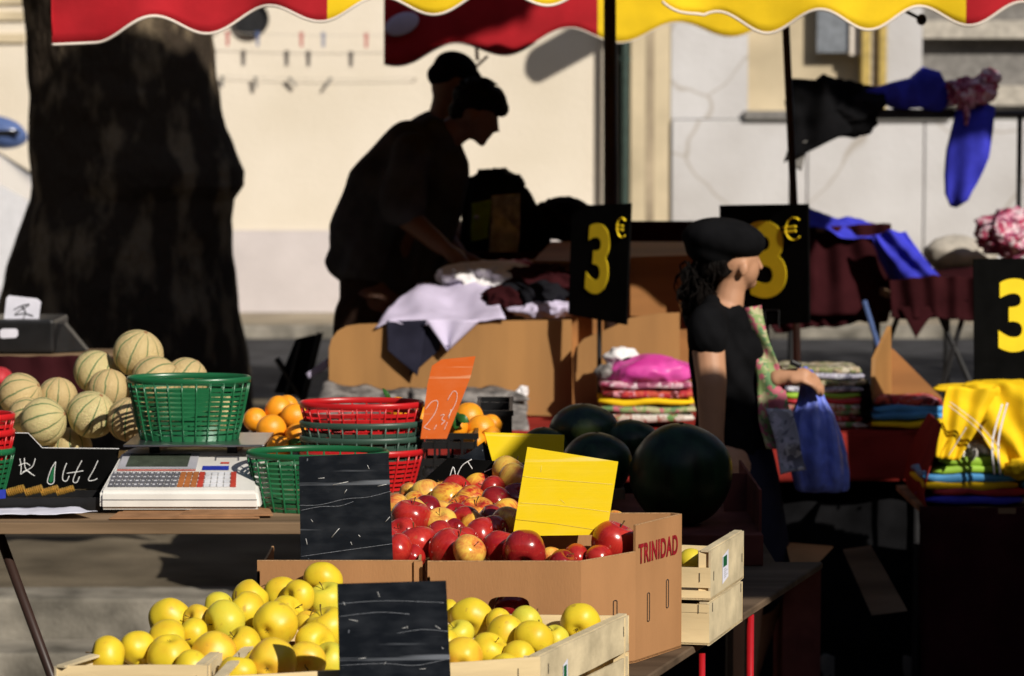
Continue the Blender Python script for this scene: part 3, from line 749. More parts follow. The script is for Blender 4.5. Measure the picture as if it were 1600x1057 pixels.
YB = 8.9
t = thing('awning', 'yellow and red market awning with a white scalloped edge, right one in front', 'awning', (P(1300, 0, YB).x, YB, 1.9))
base = [(1034, 4), (1100, 52), (1196, 52), (1360, 47), (1500, 41), (1700, 34), (2200, 20)]
fp = fringe_pts(1034, 2070, base, YB, 1200, 158)
fringe('valance', fp, YB, -60, [(1506, 'yel_cv'), (1960, 'red_cv'), (9000, 'yel_cv')], t, seed=2)
x0 = P(1034, 0, YB).x; zt = P(800, -60, YB).z
roof(t, x0, 2.55, YB, zt, 10.0, 2.58, 10.75, 2.55, [(P(1506, 0, YB).x, 'yel_cv'), (P(1960, 0, YB).x, 'red_cv'), (99, 'yel_cv')])
roof(t, x0, 1.3, 10.74, 2.58, 11.0, 2.59, 11.2, 2.575, [(9, 'yel_cv')], 'rear_flap')
bm = BM(); tube(bm, [(x0, YB + .03, zt + .01), (2.55, YB + .03, zt + .01)], .012, 8)
tube(bm, [P(1415, 18, YB + .1), P(1437, 29, YB + .1)], .006, 6); heap(bm, P(1440, 31, YB + .1), (.016, .016, .018), 0)
obj('frame_tube', bm, 'rail', t)

YR = 12.0
t = thing('awning', 'red and yellow awning hanging further back behind the two men', 'awning', (P(850, 0, YR).x, YR, 1.8))
base = [(596, 104), (650, 103), (795, 86), (900, 70), (1062, 63), (1250, 52)]
fp = fringe_pts(600, 1250, base, YR, 795, 175, 14)
fringe('valance', [p for p in fp], YR, -30, [(932, 'red_cv'), (9000, 'yel_cv')], t, wav=.012, seed=4, trim_w=2.5)
roof(t, P(600, 0, YR).x, P(1250, 0, YR).x, YR, P(800, -30, YR).z, 12.8, 2.55, 13.4, 2.45, [(P(932, 0, YR).x, 'red_cv'), (99, 'yel_cv')])
bm = BM(); heap(bm, P(628, 38, YR - .03), (.075, .012, .045), 0, rot=Euler((0, -.4, 0)).to_matrix()); obj('white_patch', bm, 'lilac', t, smooth=True)  # pale ellipse stands in for the sunlit underside of the roof
bm = BM()
tube(bm, [P(744, 70, 12.3), P(746, 95, 12.3)], .008, 6); tube(bm, [P(762, 88, 12.3), P(738, 110, 12.3)], .007, 6)
obj('frame_tube', bm, 'shutterlight', t)

# awning poles
for px, pyb, lab, r_, lean in ((953, 330, 'thick dark awning pole rising behind the first black price sign', .022, 0), (1233, 330, 'thin dark awning pole rising behind the second black price sign', .0135, 8)):
    Y = 10.1; bm = BM()
    tube(bm, [P(px - lean, -20, Y), P(px + lean, pyb, Y), P(px + lean * 2, 760, Y)], r_, 14)
    o = tag(obj('awning_pole', bm, 'pole', None, smooth=True), lab, 'pole', 'awning poles')

# unseen canopies added right of the camera to shade the lower right area
def canopy(label, x0, x1, y0, y1, z, c1, c2):
    t = thing('market_canopy', label, 'canopy', ((x0 + x1) / 2, (y0 + y1) / 2, ZL))
    nseg = 8; bm = BM()
    for i in range(nseg):
        a = x0 + (x1 - x0) * i / nseg; b = x0 + (x1 - x0) * (i + 1) / nseg
        bx(bm, a, b - .0005, y0, y1, z + .001 * (i % 2), z + .006, mi=i % 2)
    me = obj('canopy', bm, [c1, c2], t)
    bm = BM()
    for (x, y) in ((x0 + .03, y1 - .03), (x1 - .03, y1 - .03)): tube(bm, [(x, y, ZL), (x, y, z)], .018, 8)
    for (a, b) in (((x0, y0), (x1, y0)), ((x0, y1), (x1, y1)), ((x0, y0), (x0, y1)), ((x1, y0), (x1, y1))): tube(bm, [(*a, z - .015), (*b, z - .015)], .012, 8)
    obj('frame', bm, 'rail', t)
canopy('striped flat canopy of the neighbouring stall at the right, above view', 1.92, 3.29, 3.0, 5.38, 3.0, 'red_cv', 'yel_cv')
canopy('striped flat canopy of the farther neighbouring stall at the right, above view', 3.31, 6.5, 2.6, 5.35, 3.0, 'yel_cv', 'red_cv')

# ---- unseen houses round the square, added to block sky light
def sky_block_house(label, x0, x1, y0, y1, h, face, m_):
    t = thing('house', label, 'house', ((x0 + x1) / 2, (y0 + y1) / 2, ZL))
    bm = BM(); bx(bm, x0, x1, y0, y1, ZL, h); obj('wall', bm, m_, t)
    bm = BM(); bx(bm, x0 - .3, x1 + .3, y0 - .3, y1 + .3, h + .002, h + .3); obj('roof', bm, 'card_dark', t)
    for fl in range(3):
        for k in range(4):
            z = 1.2 + fl * 3.3
            if z + 1.8 > h: continue
            bm = BM(); g = BM()
            if face == 'y': x = x0 + (x1 - x0) * (k + .5) / 4; bx(bm, x - .55, x + .55, y1 - .02, y1 + .05, z, z + 1.7); bx(g, x - .45, x + .45, y1 + .052, y1 + .06, z + .1, z + 1.6)
            else:
                y = y0 + (y1 - y0) * (k + .5) / 4; xs, s_ = (x0, -1) if face == '-x' else (x1, 1)
                bx(bm, min(xs - .02 * s_, xs + .05 * s_), max(xs - .02 * s_, xs + .05 * s_), y - .55, y + .55, z, z + 1.7); bx(g, min(xs + .052 * s_, xs + .06 * s_), max(xs + .052 * s_, xs + .06 * s_), y - .45, y + .45, z + .1, z + 1.6)
            w_ = obj('window', bm, 'shutter', t); obj('pane', g, 'glass', w_)
for i, (a, b) in enumerate(((-26, -9), (-8.9, 8), (8.1, 26))):
    sky_block_house(['tall dark stone house across the square, behind and to the left', 'tall dark stone house straight behind the viewer', 'tall dark stone house across the square, behind and to the right'][i], a, b, -26, -14, 13.5, 'y', 'darkstone')
for i, (a, b) in enumerate(((-13.9, 3), (3.1, 22))):
    sky_block_house(['dark stone house along the right side of the square, near one', 'dark stone house along the right side of the square, far one'][i], 13, 24, a, b, 8.5, '-x', 'darkstone')
    sky_block_house(['dark stone house along the left side of the square, near one', 'dark stone house along the left side of the square, far one'][i], -24, -12, a, b, 10, 'x', 'darkstone')

# ================================================================== FRUIT STALL
ZT = .605                                         # front table top
def slab(name, plan, z0, z1, mat, **k):
    bm = BM(); plate(bm, [(x, y, z0) for x, y in plan], z1 - z0, (0, 0, 1)); bmesh.ops.bevel(bm, geom=list(bm.edges), offset=.003, segments=1, affect='EDGES')
    return obj(name, bm, mat, k.get('parent'))
t = thing('trestle_table', 'low wooden trestle table with red legs under the apple boxes', 'table', (0, 5.4, ZL))
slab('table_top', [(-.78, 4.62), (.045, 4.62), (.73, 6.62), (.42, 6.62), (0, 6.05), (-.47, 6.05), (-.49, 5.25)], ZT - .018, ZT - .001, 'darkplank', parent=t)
for (px, py, Y, r_) in ((1097, 1030, 5.55, .0065), (1172, 1045, 6.0, .008)):
    bm = BM(); p = P(px, py, Y); tube(bm, [(p.x, Y, ZL), (p.x, Y, ZT - .019)], r_, 12); obj('leg', bm, 'redpole', t, smooth=True)
for x, y in ((-.72, 4.7), (-.42, 5.9), (.0, 4.75)):
    bm = BM(); tube(bm, [(x, y, ZL), (x, y, ZT - .019)], .009, 12); obj('leg', bm, 'redpole', t, smooth=True)
bm = BM(); bx(bm, -.42, .3, 5.85, 5.875, ZT - .05, ZT - .0185); obj('cross_rail', bm, 'redpole', t)

ZS = P(200, 812, 6.25).z                          # upper table
t = thing('trestle_table', 'weathered plank table carrying the scale, on a slanting dark leg', 'table', (-.9, 6.7, ZL))
bm = BM(); xr = P(640, 800, 6.3).x
for i, (y0, y1) in enumerate(((6.2, 6.48), (6.484, 6.78), (6.784, 7.05), (7.054, 7.35))): bx(bm, -1.75 + .02 * i, xr + (.0 if i < 2 else .5), y0, y1, ZS - .026, ZS - .001 * (i % 2), bev=.003)
obj('table_top', bm, 'plank', t)
for a, b in (((-6, 822), (78, 1050)),):
    bm = BM(); pa = P(*a, 6.3); pb = P(*b, 6.3); d = (pb - pa); pb2 = pa + d * ((ZL - pa.z) / d.z); pa = pa + d * ((ZS - .028 - pa.z) / d.z)
    tube(bm, [pa, pb2], .011, 10); obj('leg', bm, 'pole', t, smooth=True)
for x, y, dx in ((-1.7, 7.2, -.1), (-.25, 6.9, -.05), (-.2, 7.25, .05)):
    bm = BM(); tube(bm, [(x, y, ZS - .028), (x + dx, y, ZL)], .011, 10); obj('leg', bm, 'pole', t, smooth=True)

# ---- cardboard boxes
def card_box(name, label, plan, heights, bottom, mat='card', th=.005, holes=None):
    """open carton from plan corners (counter-clockwise from the front left) with the height of each wall's two ends"""
    t = thing(name, label, 'cardboard box', (sum(p[0] for p in plan) / len(plan), sum(p[1] for p in plan) / len(plan), bottom))
    c = Vector((sum(p[0] for p in plan) / len(plan), sum(p[1] for p in plan) / len(plan), 0))
    for i in range(len(plan)):
        a = Vector((*plan[i], 0)); b = Vector((*plan[(i + 1) % len(plan)], 0)); h0, h1 = heights[i]
        d = (b - a).normalized(); n = Vector((-d.y, d.x, 0))
        if (c - a).dot(n) < 0: n = -n
        bm = BM()
        plate(bm, [a + Vector((0, 0, bottom)), b + Vector((0, 0, bottom)), b + Vector((0, 0, bottom + h1)), a + Vector((0, 0, bottom + h0))], th, n)
        me = obj('side', bm, mat, t)
        # the raw corrugated edge along the top
        e = BM(); plate(e, [a + n * .0005 + Vector((0, 0, bottom + h0 + .0002)), b + n * .0005 + Vector((0, 0, bottom + h1 + .0002)), b + n * (th - .0005) + Vector((0, 0, bottom + h1 + .0002)), a + n * (th - .0005) + Vector((0, 0, bottom + h0 + .0002))], .0012, (0, 0, 1)); obj('raw_edge', e, 'card_edge', me)
    bm = BM(); plate(bm, [(x, y, bottom + .001) for x, y in plan], .004, (0, 0, 1)); obj('base', bm, mat, t)
    return t
YF = 5.27
xa = P(668, 900, YF).x; xb = P(908, 900, YF).x; pc = (P(993, 900, 5.35).x, 5.35); pd = (P(1065, 900, 5.51).x, 5.51)
zf = P(800, 878, YF).z - ZT; zc = P(993, 863, 5.35).z - ZT; zH = P(1065, 804, 5.51).z - ZT
tb = card_box('cardboard_box', 'open brown carton with TRINIDAD in red letters on its side, full of red apples',
              [(xb, YF), pc, pd, (pd[0] - .02, 5.525), (P(845, 0, 5.525).x, 5.525), (xa, 5.525), (xa, YF)], [(zf, zc), (zH, zH), (zH, zH), (zH, zH), (.12, .12), (.12, zf - .03), (zf, zf)], ZT)
# the front wall has an oval hand hole: build it round the hole (the plain one is replaced)
for o in list(tb.children):
    if len(o.data.vertices) and abs(min(v.co.y for v in o.data.vertices) + tb.location.y - YF) < .002 and abs(max(v.co.y for v in o.data.vertices) + tb.location.y - YF) < .01:
        for q in list(o.children): bpy.data.objects.remove(q)
        bpy.data.objects.remove(o)
bm = BM(); hc = P(795, 950, YF); hr = (.0385, .021); N_ = 40
def ring_pt(i):
    a = 2 * PI * i / N_; ca, sa = math.cos(a), math.sin(a); e = .62
    return Vector((hc.x + hr[0] * math.copysign(abs(ca) ** e, ca), YF, hc.z + hr[1] * math.copysign(abs(sa) ** e, sa)))
def rect_pt(i):
    a = 2 * PI * i / N_; ca, sa = math.cos(a), math.sin(a); x0, x1, z0, z1 = xa, xb, ZT, ZT + zf
    k = min(((x1 - hc.x) / ca if ca > 1e-6 else (x0 - hc.x) / ca if ca < -1e-6 else 9), ((z1 - hc.z) / sa if sa > 1e-6 else (z0 - hc.z) / sa if sa < -1e-6 else 9))
    return Vector((hc.x + ca * k, YF, hc.z + sa * k))
cor = [Vector((x, YF, z)) for x, z in ((xb, ZT + zf), (xa, ZT + zf), (xa, ZT), (xb, ZT))]
inn = [ring_pt(i) for i in range(N_)]; out_ = [rect_pt(i) for i in range(N_)]
for c in cor:                                   # snap the nearest rim point to each corner
    j = min(range(N_), key=lambda i: abs(math.atan2(out_[i].z - hc.z, out_[i].x - hc.x) - math.atan2(c.z - hc.z, c.x - hc.x))); out_[j] = c
for dy, flip in ((0, 0), (.005, 1)):
    a = [bm.verts.new(p + Vector((0, dy, 0))) for p in inn]; b = [bm.verts.new(p + Vector((0, dy, 0))) for p in out_]
    for i in range(N_):
        j = (i + 1) % N_; bm.faces.new((a[i], a[j], b[j], b[i]) if flip else (a[j], a[i], b[i], b[j]))
    if dy == 0: A, B = a, b
for i in range(N_):
    j = (i + 1) % N_; bm.faces.new((A[i], A[j], a[j], a[i])); bm.faces.new((B[j], B[i], b[i], b[j]))
fo = obj('side', bm, 'card', tb)
e = BM(); bx(e, xa, xb, YF + .0005, YF + .0045, ZT + zf + .0002, ZT + zf + .0014); obj('raw_edge', e, 'card_edge', fo)
# folded lip inside the back wall and the flap at the left edge
bm = BM(); bx(bm, P(845, 0, 5.5).x, pd[0] - .05, 5.505, 5.519, ZT + .08, P(900, 862, 5.5).z); obj('inner_flap', bm, 'card', tb)
# lettering and slots along the side
sdv = Vector((pd[0] - pc[0], pd[1] - pc[1], 0)).normalized(); sn = Vector((sdv.y, -sdv.x, 0))
slen = math.hypot(pd[0] - pc[0], pd[1] - pc[1])
o0 = Vector((pc[0], pc[1], 0)) + sdv * slen * .48 + sn * .0012; o0.z = ZT + zH - .058
put_text('lettering', 'TRINIDAD', .052, o0, sdv, (0, 0, 1), 'redink', tb, bold=.0013, sx=.60, ext=.0004)
cdv = Vector((pc[0] - xb, pc[1] - YF, 0)).normalized(); cn = Vector((cdv.y, -cdv.x, 0))
def slot(base, dv, n, u, z, h=.055, w_=.006):
    c = Vector((base[0], base[1], 0)) + dv * u; c.z = z
    bm = BM(); q = []
    for i in range(28):
        a = 2 * PI * i / 28; q.append(c + n * .0008 + dv * (w_ * .5 + w_ * .25) * math.cos(a) + Vector((0, 0, 1)) * (math.copysign(h / 2, math.sin(a)) * (.9 + .1 * abs(math.sin(a)))))
    q.append(q[0]); tube(bm, q, .0009, 5); obj('slot', bm, 'rail', tb)
slot(pc, sdv, sn, slen * .27, ZT + .10); slot(pc, sdv, sn, slen * .68, ZT + .115)
slot((xb, YF), cdv, cn, .03, ZT + .09, .045); slot((xb, YF), cdv, cn, .082, ZT + .10, .05)

YL = 5.3
x0 = P(402, 900, YL).x; x1 = P(657, 900, YL).x
lb = card_box('cardboard_box', 'open brown carton holding the tall scratched slate, left of the TRINIDAD box',
         [(x0, YL), (x1, YL), (x1, 5.62), (x0, 5.62)], [(P(0, 877, YL).z - ZT,) * 2, (P(0, 877, YL).z - ZT,) * 2, (.13, .13), (P(0, 877, YL).z - ZT - .02,) * 2], ZT)
bm = BM(); bx(bm, x1 - .012, x1 + .004, YL - .006, YL - .001, ZT + .02, P(0, 877, YL).z); obj('corner_flap', bm, 'card', lb)
x0 = P(600, 800, 5.7).x; x1 = P(840, 800, 5.7).x
card_box('cardboard_box', 'carton of two-tone apples standing behind the other two cartons', [(x0, 5.66), (x1, 5.66), (x1, 6.0), (x0, 6.0)], [(.10, .10)] * 4, ZT)

# ---- slatted poplar crates
def crate(label, pl, z0, h, boards, side_full=True, sticker=None, stick_u=.5, ends=None, post=0):
    """pl: four plan corners: front left, front right, back right, back left"""
    c = [Vector((*p, 0)) for p in pl]; t = thing('wooden_crate', label, 'crate', ((c[0].x + c[2].x) / 2, (c[0].y + c[2].y) / 2, z0), 0)
    ctr = (c[0] + c[1] + c[2] + c[3]) / 4
    def wall(a, b, zz, nm, mat, th=.004, off=0):
        d = (b - a).normalized(); n = Vector((-d.y, d.x, 0)); n = n if (ctr - a).dot(n) > 0 else -n
        bm = BM()
        for (u0, u1) in zz:
            seg = 5; rr = [rnd.uniform(-.0012, .0012) for _ in range(seg + 1)]
            lo = [a.lerp(b, i / seg) + Vector((0, 0, z0 + u0 + rr[i] * .6)) + n * off for i in range(seg + 1)]; hi = [a.lerp(b, i / seg) + Vector((0, 0, z0 + u1 + rr[i])) + n * off for i in range(seg + 1)]
            plate(bm, lo + hi[::-1], th, n)
        return obj(nm, bm, mat, t)
    for i in (0, 2): wall(c[i], c[(i + 1) % 4], boards, 'slat_side', 'cratewood')
    for i in (1, 3):
        o = wall(c[i], c[(i + 1) % 4], ends if ends else [(.002, h)] if side_full else boards, 'end_panel', 'crateside' if side_full else 'cratewood')
        # a stiffening lath on top of the end panel
        a, b = c[i], c[(i + 1) % 4]; d = (b - a).normalized(); n = Vector((-d.y, d.x, 0)); n = n if (ctr - a).dot(n) > 0 else -n
        bm = BM(); plate(bm, [a + n * .0045 + Vector((0, 0, z0 + h - .002)), b + n * .0045 + Vector((0, 0, z0 + h - .002)), b + n * .02 + Vector((0, 0, z0 + h - .002)), a + n * .02 + Vector((0, 0, z0 + h - .002))], .004, (0, 0, 1)); obj('end_lath', bm, 'crateside', o)
    for i in range(4):
        d = (ctr - c[i]).normalized() * .022; p = c[i] + d
        bm = BM(); box(bm, (p.x, p.y, z0 + h / 2 + post / 2), (.022, .022, h - .004 + post)); obj('corner_post', bm, 'cratewood', t)
    bm = BM(); plate(bm, [x + Vector((0, 0, z0 + .003)) for x in c], .004, (0, 0, 1)); obj('base', bm, 'cratewood', t)
    # wire staples
    for i in (0, 1):
        a = c[i]; b = c[(i + 1) % 4]; d = (b - a).normalized(); n = Vector((-d.y, d.x, 0)); n = -n if (ctr - a).dot(n) > 0 else n
        for u in (.08, .93):
            p = a.lerp(b, u) + n * .0012; m = z0 + (boards[-1][0] + boards[-1][1]) / 2
            bm = BM(); tube(bm, [p + Vector((0, 0, m + .009)), p + Vector((0, 0, m - .009))], .0007, 4); obj('staple', bm, 'rail', t)
    if sticker:
        a, b = c[1], c[2]; d = (b - a).normalized(); n = Vector((d.y, -d.x, 0)); n = n if (ctr - a).dot(n) < 0 else -n
        o = a.lerp(b, stick_u) + n * .001; s = BM(); zc = z0 + h * .52
        w2, h2 = sticker
        plate(s, [o - d * w2 / 2 + Vector((0, 0, zc - h2 / 2 - .004)), o + d * w2 / 2 + Vector((0, 0, zc - h2 / 2 + .004)), o + d * w2 / 2 + Vector((0, 0, zc + h2 / 2 + .004)), o - d * w2 / 2 + Vector((0, 0, zc + h2 / 2 - .004))], .0006, n)
        so = obj('sticker', s, 'paper', t)
        s = BM(); o2 = o + n * .0008
        plate(s, [o2 - d * w2 * .42 + Vector((0, 0, zc + h2 * .02)), o2 + d * w2 * .2 + Vector((0, 0, zc + h2 * .04)), o2 + d * w2 * .2 + Vector((0, 0, zc + h2 * .42)), o2 - d * w2 * .42 + Vector((0, 0, zc + h2 * .40))], .0004, n); obj('green_block', s, 'greenp', so)
        s = BM()
        for k in range(5):
            zz = zc - h2 * (.08 + .075 * k); p = o2 - d * w2 * .3; tube(s, [p + Vector((0, 0, zz)), p + d * w2 * (.35 + .25 * (k % 2)) + Vector((0, 0, zz + .001))], .0006, 4)
        obj('small_print', s, 'keydark', so)
    return t
hc_ = .118
crate('pale slatted crate of yellow apples with a green and white label, before the cartons', [(-.490, 4.60), (.048, 4.78), (.216, 5.2), (-.44, 5.22)], ZT, hc_, [(.004, .05), (.066, hc_)], True, (.022, .055), .26, [(.002, .042), (.052, hc_)])
# its end panel has a low hand gap: the boards below are seen in the photograph as two strips
crate('pale slatted crate of yellow apples at the bottom left edge of the stall', [(-.765, 4.70), (-.51, 4.705), (-.46, 5.12), (-.575, 5.12)], ZT, hc_, [(.004, .05), (.066, hc_)], True)
fr = (P(1108, 1015, 5.52).x, 5.52); bk = (P(1160, 975, 5.80).x, 5.80)
dv = Vector((bk[0] - fr[0], bk[1] - fr[1])); pl_ = [(fr[0] - .30, 5.575), fr, bk, (bk[0] - .30, 5.855)]
z1 = P(1108, 1018, 5.52).z; z2 = P(1108, 941, 5.52).z; z3 = P(1108, 862, 5.52).z
z1 = ZT
crate('lower of the two empty poplar crates stacked right of the TRINIDAD box', pl_, z1, z2 - z1 - .003, [(.004, .066), (.088, z2 - z1 - .006)][:1] + [(z2 - z1 - .022, z2 - z1 - .006)], True)
pu = [(x + .002, y + .001) for x, y in pl_]
crate('upper of the two poplar crates beside the TRINIDAD box, with a crumpled label', pu, z2, z3 - z2, [(.004, .022), (.028, .068)], True, (.05, .055), .42)
tag(obj('green_apple', (lambda b: (heap(b, P(1080, 876, 5.62), (.026, .026, .024), .02), b)[1])(BM()), 'gapple', None, smooth=True), 'small green fruit inside the upper poplar crate', 'fruit')

# ================================================================== FRUIT
def apple_mesh(name, seed, squash=1.0, mat='yapple'):
    q = random.Random(seed); bm = BM(); prof = []
    n = 22
    for i in range(n + 1):
        a = PI * i / n                       # 0 at the stem, PI at the calyx
        r_ = math.sin(a) ** .92 * (1 + .07 * math.cos(a)); z = math.cos(a) * .93
        if a < .55: z -= .34 * (1 - a / .55) ** 1.6
        if a > PI - .5: z += .22 * (1 - (PI - a) / .5) ** 1.6
        prof.append((r_, z * squash))
    ph = q.uniform(0, 6)
    lathe(bm, prof, 36)
    for v in bm.verts:
        th = math.atan2(v.co.y, v.co.x); low = max(0, -v.co.z)
        k = 1 + .03 * math.cos(5 * th + ph) * (.4 + low) + .07 * nz(v.co, .9, seed)
        v.co = Vector((v.co.x * k * 1.0, v.co.y * k, v.co.z * (1 + .10 * nz(v.co, .8, seed + 9))))
    for k in range(5):                       # dry calyx
        a = k * 1.256 + ph; tube(bm, [(.03 * math.cos(a), .03 * math.sin(a), -.72), (.11 * math.cos(a), .11 * math.sin(a), -.80)], [.025, .008], 5, mi=1)
    bmesh.ops.recalc_face_normals(bm, faces=bm.faces)
    me = bpy.data.meshes.new(name); bm.to_mesh(me); bm.free(); me.materials.append(MT[mat]); me.materials.append(MT['stem']); me.shade_smooth(); return me
def stem_mesh(bend=.2):
    bm = BM(); tube(bm, [(0, 0, .5), (0, .01, .72), (bend * .4, .02, .9), (bend, .05, 1.06)], [.025, .022, .025, .04], 6)
    me = bpy.data.meshes.new('stem'); bm.to_mesh(me); bm.free(); me.materials.append(MT['stem']); me.shade_smooth(); return me
STEMS = [stem_mesh(.2), stem_mesh(-.3), stem_mesh(.05)]
KIND = {k: [apple_mesh(k + '_apple', 11 * i + s, sq, m) for i, sq in enumerate((.98, .92, 1.04))] for s, (k, m) in enumerate(dict(
    yellow='yapple', greenish='gapple', blushed='oapple', red='rapple', dark='dapple', twotone='bapple', pale='papple').items())}
def relax(items, it=60):
    """push overlapping fruit apart along the sight lines, farther one back"""
    cp = Vector((0, 0, CAMZ))
    for _ in range(it):
        moved = False
        for i in range(len(items)):
            for j in range(i + 1, len(items)):
                a, b = items[i], items[j]; d = b['p'] - a['p']; need = (a['r'] + b['r']) * .93
                if d.length < need:
                    moved = True; far, near = (b, a) if b['p'].y > a['p'].y else (a, b); s = (need - d.length) * .55
                    far['p'] += (far['p'] - cp).normalized() * s * .75; near['p'] -= (near['p'] - cp).normalized() * s * .25
        if not moved: break
ORD = ['first', 'second', 'third', 'fourth', 'fifth', 'sixth', 'seventh', 'eighth', 'ninth', 'tenth', 'eleventh', 'twelfth', 'thirteenth', 'fourteenth', 'fifteenth', 'sixteenth', 'seventeenth', 'eighteenth', 'nineteenth', 'twentieth']
def place_apples(lst, depth, group, zone, dflt, scale=1.0):
    items = []
    for e in lst:
        px, py, r_, kind = e[:4]; Y = depth(px, py) + (e[5] if len(e) > 5 else 0)
        items.append(dict(p=P(px, py, Y), r=r_ * S(Y) * scale, k=kind, face=e[4] if len(e) > 4 else None, px=px, py=py))
    relax(items)
    rows = {}
    for i in items:                          # label by row (height in the heap) and order
        rows.setdefault(int(i['py'] // 36), []).append(i)
    rk = sorted(rows)
    names = {k: n for k, n in zip(rk, ['top', 'second', 'third', 'fourth', 'fifth', 'sixth', 'seventh'])}
    for k in rk:
        for n_, it in enumerate(sorted(rows[k], key=lambda q: q['px'])):
            cw = dict(yellow='yellow', greenish='greenish yellow', blushed='orange-blushed yellow', red='red', dark='dark red', twotone='red and yellow', pale='pale orange-red')[it['k']]
            f = it['face']
            if f is None: ax = Vector((rnd.uniform(-1, 1), rnd.uniform(-.9, .5), rnd.uniform(-.2, 1)))
            else: ax = Vector(f)
            ax.normalize()
            extra = {'c': ''}.get('c')
            o = bpy.data.objects.new('apple', KIND[it['k']][rnd.randrange(3)]); col.objects.link(o)
            rt = ax.to_track_quat('Z', 'Y') @ Euler((0, 0, rnd.uniform(0, 6.28))).to_quaternion()
            o.matrix_world = Matrix.Translation(it['p']) @ rt.to_matrix().to_4x4() @ Matrix.Diagonal((it['r'], it['r'], it['r'], 1))
            tag(o, '%s apple, %s from left, %s row, %s' % (cw, ORD[min(n_, 19)], names[k], zone), 'apple', group)
            s = bpy.data.objects.new('stem', STEMS[rnd.randrange(3)]); col.objects.link(s); s.parent = o
UP = (0, -.35, 1); TOC = (.1, -1, .15); CAL = (.05, .75, .65)
yl = [(168, 1026, 33, 'yellow', (-1, -.2, .3)), (214, 1014, 29, 'yellow'), (264, 968, 35, 'yellow', (.2, .9, .3)), (266, 1026, 37, 'yellow', (0, .4, -1)), (262, 1002, 34, 'yellow'),
      (334, 1023, 36, 'blushed', (.3, .8, .5)), (352, 972, 35, 'greenish', (-.9, -.5, -.1)), (309, 968, 24, 'blushed'), (391, 935, 30, 'yellow'), (385, 955, 32, 'yellow'),
      (380, 1009, 30, 'yellow'), (441, 931, 31, 'yellow', (0, .8, .6)), (467, 932, 28, 'yellow'), (505, 906, 32, 'yellow', (-.3, -.7, -.8)), (511, 938, 32, 'greenish', (-.3, -.3, 1)),
      (430, 976, 36, 'yellow', (.4, .9, .2)), (448, 960, 30, 'yellow'), (426, 1034, 38, 'blushed', (.2, .9, .2)), (491, 1006, 34, 'yellow'), (512, 982, 36, 'yellow'), (482, 974, 22, 'blushed'),
      (478, 1034, 33, 'blushed', (0, -1, -.1)), (516, 1036, 33, 'greenish', None, .04), (303, 990, 24, 'yellow'), (341, 948, 24, 'greenish'), (300, 1044, 28, 'yellow', None, .04), (372, 1052, 30, 'yellow')]
place_apples(yl, lambda px, py: 4.80 + (1036 - py) * .0026 + (.03 if px > 475 else 0), 'yellow apples in the left heap', 'heap left of the front slate', 'yellow')
yr = [(737, 966, 34, 'yellow', (.1, .9, .4)), (717, 992, 25, 'greenish', (-.6, -.4, .9)), (722, 1028, 33, 'blushed', (0, .9, .2)), (765, 1018, 31, 'yellow', (.5, -.3, .8)), (790, 991, 31, 'yellow', (.2, .8, .6)),
      (834, 999, 32, 'yellow', (.3, .7, .7)), (822, 972, 26, 'greenish', (.8, .3, .6)), (811, 1026, 26, 'yellow', (.2, .8, .6)), (906, 973, 32, 'yellow', (.2, .9, .3)), (779, 972, 22, 'yellow'), (705, 956, 21, 'yellow'),
      (866, 1000, 24, 'greenish', None, .10), (790, 1046, 26, 'yellow', None, .03), (885, 1006, 24, 'yellow', None, .16), (690, 1010, 30, 'yellow'), (948, 1052, 26, 'yellow', None, .30)]
place_apples(yr, lambda px, py: 4.88 + (1036 - py) * .0026 + max(0, px - 850) * .0016, 'yellow apples in the right heap', 'heap right of the front slate', 'yellow')
rd = [(750, 763, 25, 'twotone', (-.5, -.1, -1)), (796, 740, 24, 'pale', (.5, .3, .8)), (806, 752, 24, 'pale', (.6, .2, .8)), (666, 773, 21, 'pale', (-.2, .7, .8)), (713, 757, 17, 'pale'),
      (701, 785, 27, 'twotone', (.7, -.75, .1)), (713, 770, 23, 'red'), (746, 806, 26, 'twotone', (-.1, -.5, 1)), (688, 817, 21, 'pale', (-.1, -.6, 1)), (775, 787, 23, 'dark'), (792, 816, 20, 'twotone', (.4, .6, .8)),
      (806, 780, 21, 'dark'), (620, 794, 18, 'pale'), (640, 770, 14, 'pale'), (728, 815, 20, 'red'), (770, 765, 18, 'red'), (668, 800, 22, 'dark'), (722, 800, 22, 'twotone'), (690, 762, 17, 'pale'), (768, 812, 20, 'dark'), (735, 785, 22, 'twotone'), (650, 800, 18, 'pale'), (790, 805, 22, 'twotone'), (770, 830, 20, 'red')]
place_apples(rd, lambda px, py: 5.62 + (806 - py) * .0035, 'apples in the upper pile', 'upper pile behind the red apples', 'twotone', 1.24)
